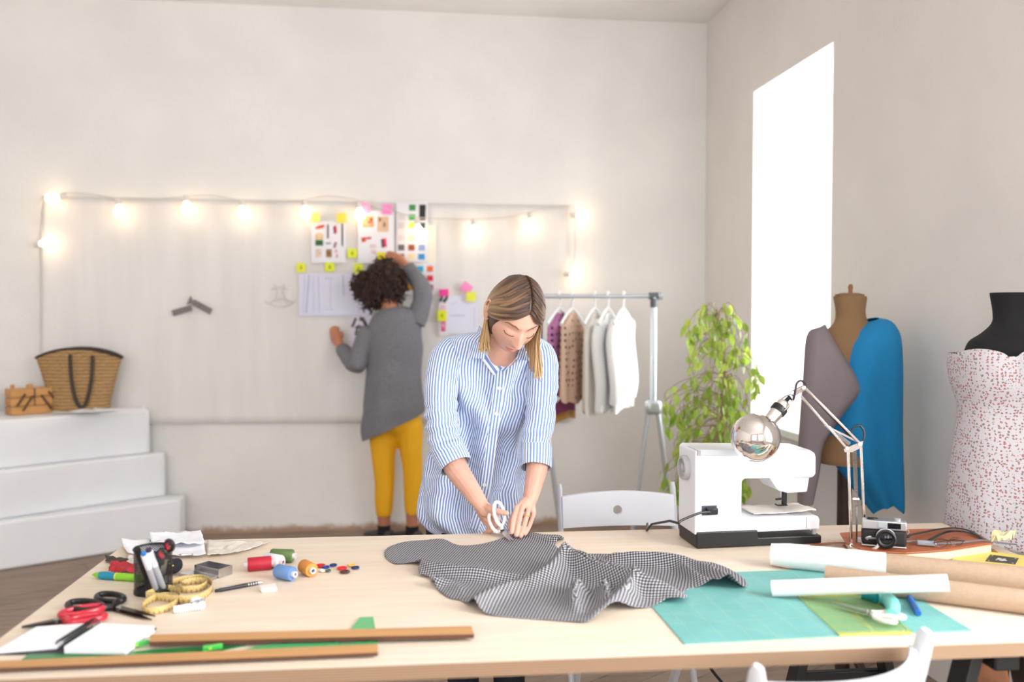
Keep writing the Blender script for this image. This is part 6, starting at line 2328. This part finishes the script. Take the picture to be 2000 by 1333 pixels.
nu, nv = 132, 90
cv, cf, idx = [], [], {}
for j in range(nv + 1):
    ph = pi * min(max(j / nv, .004), .996)
    for i in range(nu):
        a0 = 2 * pi * i / nu
        n = V((math.sin(ph) * math.sin(a0), math.sin(ph) * math.cos(a0), math.cos(ph)))
        m_ = sstep(0.50, 0.42, n.dot(FD))
        cv.append(HM @ (cap_pt(n, lerp(0.93, 1.03, m_))))
        idx[(j, i)] = n
for j in range(nv):
    for i in range(nu):
        n = idx[(j, i)]
        if n.dot(FD) < 0.53 and n.z > -0.62:
            cf.append((j * nu + i, j * nu + (i + 1) % nu, (j + 1) * nu + (i + 1) % nu, (j + 1) * nu + i))
hair.add(cv, cf, 0, None, [((0.3, 0.06),) * 4] * len(cf))


def lock(dirs, hang, w, lift, curl=(0, 0, 0), th=0.0024):
    """dirs: unit directions over the skull, then hang metres straight down"""
    P = []
    for p in cat([tuple(d) for d in dirs], 7):
        n = V(p).normalized()
        P.append(cap_pt(n, 1.035 + lift))
    e = P[-1]
    d0 = (P[-1] - P[-2]).normalized()
    L = 0
    m = 9
    for k in range(1, m + 1):
        t_ = k / m
        d = (d0 * max(0, 0.55 - t_) + down * (0.4 + t_)).normalized()
        e = e + d * (hang / m) + V(curl) * (hang / m * t_)
        P.append(e)
    n_ = len(P)
    rs = []
    for i in range(n_):
        t_ = i / (n_ - 1)
        k = min(1, 0.10 + t_ * 5) * (1 - 0.85 * sstep(0.62, 1.0, t_))
        rs.append((th * (0.6 + 0.4 * k), w * k))
    hair.tube([HM @ p for p in P], rs, 8, ref=HR @ V((P[3].x, P[3].y, P[3].z + 0.02)))


def partdir(t_):
    a = lerp(math.radians(43), math.radians(150), t_)
    return V((0.10, math.cos(a), math.sin(a))).normalized()


N = 210
for i in range(N):
    t_ = (i + hr.random()) / N
    # her right: combed back behind the ear
    q = partdir(t_)
    mid1 = V((-0.55, lerp(.76, -.55, t_), lerp(.55, .78, t_)))
    mid2 = V((-0.93, lerp(.26, -.55, t_), lerp(.30, .25, t_)))
    end = V((-1.0, lerp(-.14, -.62, t_ ** .8), lerp(-.02, -.22, t_)))
    if t_ < 0.25:
        mid2 = V((-0.95, .16, lerp(.20, .26, t_ * 4)))
    j = lambda s: V((hr.uniform(-s, s), hr.uniform(-s, s), hr.uniform(-s, s)))
    lock([q + V((-.05, 0, 0)) , mid1 + j(.03), mid2 + j(.04), end + V((hr.uniform(-.05, .22) * -1, 0, 0)) + j(.08)], hr.uniform(.095, .135), hr.uniform(.0042, .0072), hr.uniform(0, .06), (hr.uniform(-.32, .18), hr.uniform(-.2, .1), 0))
    # her left: loose, swinging forward
    mid1 = V((0.60, lerp(.72, -.5, t_), lerp(.50, .75, t_)))
    mid2 = V((0.97, lerp(.36, -.5, t_), lerp(.22, .2, t_)))
    end = V((1.02, lerp(.26, -.55, t_), lerp(-.06, -.2, t_)))
    lock([q + V((.05, 0, 0)), mid1 + j(.03), mid2 + j(.04), end + j(.08)], lerp(.150, .105, t_) * hr.uniform(.85, 1.12), hr.uniform(.0038, .0066), hr.uniform(0, .08), (hr.uniform(-.05, .25), hr.uniform(-.1, .1), 0))
for i in range(26):
    # hairline swept from the parting over the temple to the ear
    t_ = i / 25
    z_ = lerp(0.0, .12, t_)
    lock([V((0.06, .78, .60 + z_)), V((-.40, .80, .47 + z_)), V((-.74, .55, .24 + z_)), V((-.97, .20, .05 + z_ * .6)), V((-1.0, -.12, -.04))], hr.uniform(.08, .12), hr.uniform(.006, .009), hr.uniform(-.005, .03), (hr.uniform(-.3, .1), 0, 0))
    lock([V((0.14, .78, .60 + z_)), V((.48, .78, .42 + z_)), V((.86, .50, .16 + z_)), V((1.0, .30, -.06))], hr.uniform(.12, .16), hr.uniform(.005, .008), hr.uniform(-.005, .04), (hr.uniform(-.05, .2), 0, 0))
for i in range(16):
    # back of the head
    a0 = lerp(-1.2, 1.2, (i + .5) / 16)
    lock([V((0.1, -.75, .7)), V((math.sin(a0) * .8, -.95, .25)), V((math.sin(a0), -.85, -.25)) + j(.05)], hr.uniform(.07, .10), .012, hr.uniform(0, .05))
hair.build('hair', Mh.m, wo, True)


# ---- striped shirt
def striped(name):
    M = Mat(name)
    sp = M.n('ShaderNodeSeparateXYZ')
    M.l(M.coords('UV'), sp.inputs[0])
    s = M.math('SINE', M.math('MULTIPLY', sp.outputs['X'], 2 * pi / 0.0088))
    f = M.ramp(s, -0.25, 0.25)
    th = M.noise(M.coords('UV', (500, 60, 1)), 1.0, 2)
    blue = M.mix(M.ramp(th, 0.3, 0.7), lin((98, 134, 196)), lin((130, 162, 212)))
    M.color(M.mix(f, blue, lin((240, 240, 246)))).set(Roughness=0.8)
    cr = M.noise(M.coords('Object', (1, 1, 0.6)), 26, 4, 0.55)
    M.bump(cr, 0.5, 0.012)
    return M.m


m_stripe = striped('striped_cotton')


def cloth_loft(mb, rings, front=None, folds=None, cut=None):
    """loft with stripes running along; folds(i, j, p, nrm) -> displacement along the outward normal"""
    n = len(rings[0])
    cen = [sum(r, V()) / n for r in rings]
    out = []
    for i, r in enumerate(rings):
        q = []
        for j, p in enumerate(r):
            nr = (p - cen[i])
            nr.normalize()
            q.append(p + nr * (folds(i / (len(rings) - 1), j / n, p) if folds else 0))
        out.append(q)
    S_ = []
    for r in out:
        a = [0.0]
        for j in range(n):
            a.append(a[-1] + (r[(j + 1) % n] - r[j]).length)
        z = a[int(n * (front or 0))]
        S_.append([x - z for x in a])
    H_ = [0.0]
    for i in range(1, len(out)):
        H_.append(H_[-1] + (cen[i] - cen[i - 1]).length)
    vs = [p for r in out for p in r]
    fs, us = [], []
    for i in range(len(out) - 1):
        for j in range(n):
            k = (j + 1) % n
            c = (out[i][j] + out[i + 1][k]) / 2
            if cut and cut(c):
                continue
            fs.append((i * n + j, i * n + k, (i + 1) * n + k, (i + 1) * n + j))
            us.append(((S_[i][j], H_[i]), (S_[i][j + 1], H_[i]), (S_[i + 1][j + 1], H_[i + 1]), (S_[i + 1][j], H_[i + 1])))
    mb.add(vs, fs, 0, None, us)
    return out


def to_px(p):
    v = p - EYEP
    d = v.dot(FW)
    return 1000 + FPX * v.dot(RT) / d, 666.5 - FPX * v.dot(UP) / d, d


def in_tri(x, y, a, b_, c):
    s = [(q[0] - p[0]) * (y - p[1]) - (q[1] - p[1]) * (x - p[0]) for p, q in ((a, b_), (b_, c), (c, a))]
    return all(t_ >= 0 for t_ in s) or all(t_ <= 0 for t_ in s)


ST = [(944, 648, 1032, 652, 2.51, .055, 0), (905, 652, 1058, 662, 2.53, .075, 0), (872, 664, 1072, 676, 2.55, .092, 0), (856, 698, 1074, 705, 2.57, .108, .01), (856, 750, 1062, 750, 2.59, .118, .02), (852, 800, 1044, 800, 2.61, .122, .05), (844, 850, 1030, 850, 2.625, .124, .08),
      (829, 900, 1024, 900, 2.64, .126, .10), (814, 945, 1022, 948, 2.65, .128, .11), (808, 972, 1020, 985, 2.655, .128, .12), (814, 996, 1018, 1014, 2.655, .126, .12), (846, 1030, 1014, 1042, 2.655, .122, .12), (866, 1040, 1010, 1052, 2.655, .120, .12)]
ring0 = [ring_px(*r[:4], r[4], r[5], 132, 0.92, r[6], 0.9, 9) for r in interp_rows(ST, 6)]


def torso_folds(v, u, p):
    x, y, d = to_px(p)
    s = (x - 960) / 120
    t_ = (y - 690) / 340
    f = 0.015 * noise.noise(V((s * 2.2 + t_ * 1.4, t_ * 3.2 - s * 1.2, 2.0)))
    f += 0.010 * noise.noise(V((s * 5 - t_ * 3, t_ * 5 + s * 2, 5.0)))
    f += 0.010 * math.sin(9 * (s * 0.9 + t_ * 0.45)) * sstep(.15, .6, t_)
    for (ax, ay, bx, by, am, w) in ((885, 715, 965, 850, .017, 11), (905, 705, 972, 800, -.010, 9), (1062, 715, 985, 860, .016, 11), (1042, 705, 982, 800, -.010, 9), (870, 760, 940, 880, -.010, 12), (1040, 800, 1000, 905, -.012, 11), (858, 905, 950, 985, .010, 13), (1020, 880, 960, 960, .010, 12), (840, 960, 930, 1020, -.008, 12)):
        ex, ey = bx - ax, by - ay
        q = max(0.0, min(1.0, ((x - ax) * ex + (y - ay) * ey) / (ex * ex + ey * ey)))
        f += am * gauss(math.hypot(x - ax - ex * q, y - ay - ey * q), w) * sstep(0, .25, q) * sstep(1.0, .8, q) if d < 2.62 else 0
    return f * sstep(0.03, 0.2, v)


sh = MB()
vcut = lambda c: (lambda q: q[2] < 2.55 and in_tri(q[0], q[1], (950, 674), (1006, 682), (978, 719)))(to_px(c))
tor = cloth_loft(sh, ring0, 0.75, torso_folds, vcut)
SL = {'R': [(896, 676, 2.565, .036), (874, 698, 2.525, .050), (863, 748, 2.475, .049), (862, 805, 2.46, .046), (867, 852, 2.45, .047), (879, 888, 2.428, .044)],
      'L': [(1044, 680, 2.56, .036), (1057, 704, 2.525, .048), (1059, 755, 2.485, .045), (1055, 810, 2.47, .043), (1050, 850, 2.455, .042), (1047, 882, 2.432, .041)]}
for side, rows in SL.items():
    P = cat([tuple(PD(x, y, d)) + (r,) for x, y, d, r in rows], 7)
    pts = [V(p[:3]) for p in P]
    rings, a = [], RT
    for i, p in enumerate(pts):
        d = pts[min(i + 1, len(pts) - 1)] - pts[max(i - 1, 0)]
        a, c_ = frame_of(d, a)
        rings.append([p + (a * math.cos(q) + c_ * math.sin(q)) * P[i][3] for q in [2 * pi * k / 60 for k in range(60)]])

    def slf(v, u, p, sd=side):
        x, y, d = to_px(p)
        k = sstep(.25, .9, v)
        return 0.007 * noise.noise(V((x * .03, y * .075 + x * .02, 3 if sd == 'R' else 8))) * (0.4 + k) + 0.0045 * math.sin(y * .24 + x * .10) * k
    cloth_loft(sh, rings, 0.25, slf)
shirt = sh.build('shirt', m_stripe, wo, True, solid=0.0012, solid_off=-1)
# rolled cuffs
for side, (a, c, r) in {'R': ((873, 877, 2.438), (890, 911, 2.412), .046), 'L': ((1047, 873, 2.44), (1046, 914, 2.41), .0425)}.items():
    A_, C_ = PD(*a), PD(*c)
    d = C_ - A_
    a_, c_ = frame_of(d, RT)
    rings = []
    for q, k in ((0.0, .97), (0.06, 1.03), (0.5, 1.05), (0.92, 1.03), (1.0, 0.99), (0.96, 0.93), (0.5, 0.93)):
        rings.append([A_ + d * q + (a_ * math.cos(t_) + c_ * math.sin(t_)) * r * k * (1 + 0.035 * math.sin(3 * t_ + q * 2)) for t_ in [2 * pi * i / 48 for i in range(48)]])
    cf_ = MB()
    cloth_loft(cf_, rings, 0.25)
    cf_.build('cuff', m_stripe, wo, True)


def on_shirt(px, py, lift=0.003):
    """nearest front point of the shirt to a pixel"""
    best = None
    for r in tor:
        for p in r:
            x, y, d = to_px(p)
            if d < 2.62:
                e = (x - px) ** 2 + (y - py) ** 2
                if best is None or e < best[0]:
                    best = (e, p, d)
    return PD(px, py, best[2] - lift)


# placket and buttons
PL = [(977, 722), (974, 760), (969, 800), (962, 850), (956, 900), (949, 950), (938, 995), (926, 1034)]
cen = [on_shirt(x, y, 0.004) for x, y in cat(PL, 4)]
b = MB()
rings = []
for i, p in enumerate(cen):
    d = cen[min(i + 1, len(cen) - 1)] - cen[max(i - 1, 0)]
    a = d.cross(FW).normalized()
    rings.append([p + a * 0.0145 - FW * 0.0, p + a * 0.0145 - FW * .003, p - a * 0.0145 - FW * .003, p - a * 0.0145])
Lp = [0]
for i in range(1, len(cen)):
    Lp.append(Lp[-1] + (cen[i] - cen[i - 1]).length)
b.loft(rings, uvf=lambda i, j: ((0, 0.0, 0.029, 0.029, 0)[j], Lp[i]))
b.build('placket', m_stripe, wo, True)
m_pearl = mat('pearl_button', (236, 234, 232), 0.2)
for k, (x, y) in enumerate([(976, 759), (970, 809), (963, 860), (956, 907), (946, 948)]):
    p = on_shirt(x, y, 0.0085)
    MB().lathe([(0.0055, -0.001), (0.0058, 0.0008), (0.0046, 0.0016), (0.002, 0.0011)], 16, M=Matrix.Translation(p) @ (-FW).to_track_quat('Z', 'Y').to_matrix().to_4x4()).build('button', m_pearl, wo, True)


def panel(name, px, m, nu=10, nv=8, bulge=0.006, uvs=(0.06, 0.09)):
    """small cloth flap: corners (x, y, depth) in order a b c d, ab = top edge"""
    Q = [PD(*q) for q in px]

    def fn(u, v):
        p = Q[0].lerp(Q[1], u).lerp(Q[3].lerp(Q[2], u), v)
        return p - FW * (bulge * math.sin(pi * u) * (0.4 + 0.6 * math.sin(pi * min(1, v * 1.2))))
    return MB().grid(fn, nu, nv, uvs=lambda u, v: (u * uvs[0], v * uvs[1])).build(name, m, wo, True, solid=0.0025, solid_off=0)


panel('collar', [(936, 636, 2.50), (951, 652, 2.462), (947, 701, 2.432), (914, 701, 2.442)], m_stripe)
panel('collar', [(1022, 662, 2.46), (1046, 664, 2.50), (1040, 706, 2.442), (1008, 702, 2.430)], m_stripe)
def on_panel(name, px, lift):
    Q = []
    for x, y in px:
        Q.append((x, y, to_px(on_shirt(x, y, lift))[2]))
    return panel(name, Q, m_stripe, bulge=0.002, uvs=(0.02, 0.05))


on_panel('collar_stand', [(930, 688), (953, 674), (983, 718), (964, 734)], 0.012)
on_panel('collar_stand', [(1004, 681), (1018, 690), (984, 728), (973, 718)], 0.009)
# trousers and shoes
b = MB()
P = cat([tuple(PD(x, y, d)) + (a, c) for x, y, d, a, c in ((934, 905, 2.655, .135, .10), (932, 950, 2.68, .150, .118), (930, 985, 2.69, .15, .115))], 4)
b.tube([V(p[:3]) for p in P], [(p[3], p[4]) for p in P], 24, ref=RT)
for (x0_, x1_) in ((906, 905), (974, 994)):
    P = cat([tuple(PD(x, y, d)) + (r,) for x, y, d, r in ((x0_ + (-6 if x0_ < 950 else -8), 950, 2.68, .096 if x0_ < 950 else .078), (x0_ + (-20 if x0_ < 950 else -6), 1040, 2.66, .086 if x0_ < 950 else .072), (lerp(x0_, x1_, .6), 1190, 2.64, .058), (x1_, 1320, 2.66, .050), (x1_, 1412, 2.68, .044))], 5)
    b.tube([V(p[:3]) for p in P], [p[3] for p in P], 16)
tv, tf = fuse(b, 0.009, 6)
MB().add(tv, tf).build('trousers', m_navy, wo, True)


def shoe(par, heel, toe, m, w=0.042, h=0.07):
    a, c = V((heel.x, heel.y, 0)), V((toe.x, toe.y, 0))
    d = c - a
    s = V((-d.y, d.x, 0)).normalized()
    rings = []
    for q, ww, hh in ((0.0, .6, .8), (.08, .85, 1.0), (.3, .9, 1.0), (.55, 1.0, .75), (.8, 1.0, .5), (.95, .75, .38), (1.0, .4, .25)):
        ring = []
        for k in range(20):
            t_ = 2 * pi * k / 20
            ring.append(a + d * q + s * (w * ww * math.cos(t_)) + V((0, 0, max(0.0, h * hh * (0.5 + 0.5 * math.sin(t_)) * 1.0))))
        rings.append(ring)
    MB().loft(rings).build('shoe', m, par, True)


for x1_ in (905, 994):
    e = PD(x1_, 1420, 2.68)
    f = V((FW.x, FW.y, 0)).normalized()
    shoe(wo, e + f * 0.05, e - f * 0.17, m_black)

# ---- the scissors in her hand
piv, tip = PD(981, 1037, 2.285), tp(1001, 1058, 0.006)
cs = thing('scissors', 'white handled scissors in the hand of the blonde woman cutting the gingham', 'scissors', tuple(piv))
axs = (piv - tip).normalized()
sd = RT * 0.35 - FW * 0.1 + UP * 0.1
sd = (sd - axs * sd.dot(axs)).normalized()
nrm = axs.cross(sd)
for s in (-1, 1):
    o_ = nrm * (0.0011 * s)
    tp2 = tip + sd * (0.004 * s)
    w = 0.0075
    A = [piv + sd * w + o_, piv - sd * w + o_, tp2 + o_, piv - axs * -0.012 + sd * (w * .7) + o_]
    b = MB()
    q = [piv + axs * 0.016 - sd * w * .7, piv + axs * 0.016 + sd * w * .7, piv + sd * w, piv.lerp(tp2, .6) + sd * w * .55, tp2, piv.lerp(tp2, .6) - sd * w * .5, piv - sd * w]
    b.add([p + o_ for p in q] + [p + o_ + nrm * 0.0014 for p in q], [tuple(range(7)), tuple(range(13, 6, -1))] + [(i, 7 + i, 7 + (i + 1) % 7, (i + 1) % 7) for i in range(7)])
    b.build('blade', m_steel, cs, True, smooth=False)
MB().tube([piv - nrm * .004, piv + nrm * .004], 0.0045, 14).build('pivot_screw', m_dsteel, cs, True)
for c_, ln, wd, la in ((PD(975, 1004, 2.292), .031, .014, axs), (PD(965, 1022, 2.302), .026, .013, (axs + RT * -0.4).normalized())):
    sd2 = (-FW * 0.8 - RT * 0.35)
    sd2 = (sd2 - la * sd2.dot(la)).normalized()
    la = (PD(969, 982, 2.30) - PD(979, 1030, 2.288)).normalized() if ln > .03 else (PD(960, 1004, 2.312) - PD(974, 1038, 2.292)).normalized()
    sd2 = (sd2 - la * sd2.dot(la)).normalized()
    pts = [c_ + la * (ln * math.cos(t_)) + sd2 * (wd * math.sin(t_)) for t_ in [2 * pi * i / 32 for i in range(32)]]
    hb = MB()
    hb.tube(pts, 0.0048, 10, closed=True)
    hb.tube([c_ - la * ln, (c_ - la * ln).lerp(piv, .6), piv + axs * 0.006], [0.0052, 0.0055, 0.0055], 10)
    hb.build('handle', m_whitep, cs, True)

# ------------------------------------------------------------------ woman at the wall
B_ = PD(765, 900, 5.04)
w2 = thing('person', 'curly haired person in grey cardigan and yellow leggings pinning notes on the wall', 'person', (B_.x, B_.y, 0))
m_skin2 = skin_mat('warm_brown_skin', (190, 130, 100))
b = MB()
P = cat([tuple(PD(x, y, d)) + (a, c) for x, y, d, a, c in ((757, 585, 5.05, .05, .05), (762, 605, 5.03, .055, .055), (768, 635, 5.02, .13, .08), (768, 700, 5.02, .13, .09), (768, 760, 5.03, .11, .09), (770, 800, 5.05, .12, .09), (772, 822, 5.05, .12, .09))], 4)
b.tube([V(p[:3]) for p in P], [(p[3], p[4]) for p in P], 20, ref=RT)
A1 = [(722, 645, 5.02, .045), (704, 690, 4.98, .04), (696, 712, 4.97, .037), (682, 700, 5.06, .032), (665, 676, 5.155, .025)]
A2 = [(810, 632, 5.02, .046), (822, 600, 5.03, .042), (826, 572, 5.05, .039), (814, 546, 5.10, .034), (792, 518, 5.17, .025)]
for A_ in (A1, A2):
    P = cat([tuple(PD(x, y, d)) + (r,) for x, y, d, r in A_], 4)
    b.tube([V(p[:3]) for p in P], [p[3] for p in P], 14)
LEGS = [[(748, 845, 5.06, .078), (749, 895, 5.06, .063), (751, 940, 5.07, .053), (750, 980, 5.08, .049), (750, 1008, 5.09, .040), (750, 1030, 5.10, .034)],
        [(799, 830, 5.04, .076), (803, 880, 5.04, .060), (806, 925, 5.05, .050), (806, 965, 5.06, .046), (805, 1004, 5.07, .037), (805, 1028, 5.08, .033)]]
for A_ in LEGS:
    P = cat([tuple(PD(x, y, d)) + (r,) for x, y, d, r in A_] + [tuple(PD(A_[-1][0], 1040, A_[-1][2])) + (.033,)], 4)
    b.tube([V(p[:3]) for p in P], [p[3] for p in P], 14)
b.ball(PD(748, 556, 5.08), (.070, .085, .098), 20, 14)
# hands: palm, four fingers and a thumb each
b.tube([PD(666, 678, 5.155), PD(658, 664, 5.185), PD(654, 654, 5.20)], [.026, .034, .030], 12)
for k in range(4):
    b.tube([PD(648 + 4.2 * k, 655, 5.20), PD(647 + 4.4 * k, 645 - (1, 3, 3, 1)[k], 5.21), PD(649 + 4.2 * k, 640 - (1, 3, 3, 1)[k], 5.215)], [.0115, .0105, .009], 8)
b.tube([PD(664, 664, 5.17), PD(669, 655, 5.195), PD(668, 648, 5.21)], [.013, .011, .009], 8)
b.tube([PD(791, 517, 5.17), PD(780, 507, 5.21), PD(772, 503, 5.23)], [.025, .033, .029], 12)
for k in range(4):
    b.tube([PD(771, 496 + 4.2 * k, 5.23), PD(761, 493 + 4.4 * k, 5.24), PD(754 + (2, 0, 0, 3)[k], 494 + 4.4 * k, 5.245)], [.0115, .0105, .009], 8)
b.tube([PD(777, 513, 5.20), PD(766, 516, 5.22), PD(758, 514, 5.235)], [.013, .011, .009], 8)
bv, bf = fuse(b, 0.0058, 3)
MB().add(bv, bf).build('body', m_skin2, w2, True)
m_yel = mat('mustard_leggings', (240, 178, 20), 0.75, bump=(300, 0.1))
lg = MB()
for A_ in LEGS:
    P = cat([tuple(PD(x, y, d)) + (r + 0.006,) for x, y, d, r in A_[:-1]], 6)
    lg.tube([V(p[:3]) for p in P], [p[3] for p in P], 22)
lg.ball(PD(772, 822, 5.05), (.155, .12, .09), 24, 14)
lv, lf = fuse(lg, 0.012, 5)
MB().add(lv, lf).build('leggings', m_yel, w2, True)
# cardigan
m_knit = Mat('grey_marl_knit')
n1 = m_knit.noise(m_knit.coords('Object'), 260, 3)
m_knit.color(m_knit.mix(m_knit.ramp(n1, 0.3, 0.7), lin((98, 98, 104)), lin((140, 140, 146)))).set(Roughness=0.9)
m_knit.bump(n1, 0.4, 0.004)
m_knit = m_knit.m
rows = [(742, 604, 790, 598, 5.03, .055, 0), (726, 622, 812, 608, 5.02, .085, 0), (717, 645, 822, 626, 5.02, .10, 0), (715, 680, 825, 668, 5.02, .105, .02), (717, 720, 822, 712, 5.02, .110, .03), (714, 765, 823, 755, 5.03, .125, .05), (710, 810, 826, 788, 5.04, .14, .07), (707, 845, 828, 803, 5.05, .145, .08), (710, 861, 827, 807, 5.05, .145, .08)]
cb = MB()
cloth_loft(cb, [ring_px(*r[:4], r[4], r[5], 64, 0.92, r[6], 0.6, 6) for r in interp_rows(rows, 5)], 0.25, lambda v, u, p: 0.010 * noise.noise(p * 9) * sstep(.1, .4, v))
for A_ in (A1, A2):
    P = cat([tuple(PD(x, y, d)) + (r + 0.016,) for x, y, d, r in A_], 6)
    pts = [V(p[:3]) for p in P][:-2]
    rings, a = [], RT
    for i, p in enumerate(pts):
        d = pts[min(i + 1, len(pts) - 1)] - pts[max(i - 1, 0)]
        a, c_ = frame_of(d, a)
        rings.append([p + (a * math.cos(q) + c_ * math.sin(q)) * P[i][3] for q in [2 * pi * k / 30 for k in range(30)]])
    cloth_loft(cb, rings, 0.0, lambda v, u, p: 0.006 * noise.noise(p * 22))
cb.build('cardigan', m_knit, w2, True, solid=0.003, solid_off=-1)
m_sock2 = mat('black_sock', (24, 24, 26), 0.9)
for A_, dx in ((LEGS[0], -1), (LEGS[1], -1)):
    e = PD(A_[-1][0], 1040, A_[-1][2])
    MB().tube([V((e.x, e.y, 0.085)), V((e.x, e.y, 0.03))], [.037, .038], 14).build('sock', m_sock2, w2, True)
    shoe(w2, V((e.x + 0.045, e.y - 0.03, 0)), V((e.x - 0.11, e.y + 0.12, 0)), mat('grey_canvas_shoe', (74, 70, 68), 0.8), 0.044, 0.06)
# curly hair: a soft core and many small spirals
ch = MB()
hc = [(PD(752, 548, 5.06), .100), (PD(739, 560, 5.05), .098), (PD(764, 552, 5.06), .080), (PD(750, 535, 5.07), .082), (PD(712, 556, 5.05), .062), (PD(728, 580, 5.04), .056), (PD(758, 574, 5.05), .070)]
for c_, r in hc:
    ch.ball(c_, r * 0.86, 20, 14)
cr_ = random.Random(3)
for c_, r in hc:
    for _ in range(int(2600 * r)):
        d = V((cr_.gauss(0, 1), cr_.gauss(0, 1), cr_.gauss(0, 1))).normalized()
        if any((c_ + d * r - c2_).length < r2 * 0.85 for c2_, r2 in hc if c2_ != c_):
            continue
        p = c_ + d * r * cr_.uniform(.80, .93)
        a, c2_ = frame_of(d + V((cr_.uniform(-.4, .4), cr_.uniform(-.4, .4), cr_.uniform(-.6, .1))))
        dd = a.cross(c2_)
        rr, L, ph = cr_.uniform(.007, .012), cr_.uniform(.022, .050), cr_.uniform(0, 6)
        pts = [p + d * (L * t_) + V((0, 0, -0.012 * t_ * t_)) + a * (rr * math.cos(ph + t_ * 9)) + c2_ * (rr * math.sin(ph + t_ * 9)) for t_ in [k / 8 for k in range(9)]]
        ch.tube(pts, [.0042] * 6 + [.0036, .0028, .0015], 5)
ch.build('hair', mat('dark_curly_hair', (58, 36, 30), 0.55), w2, True)
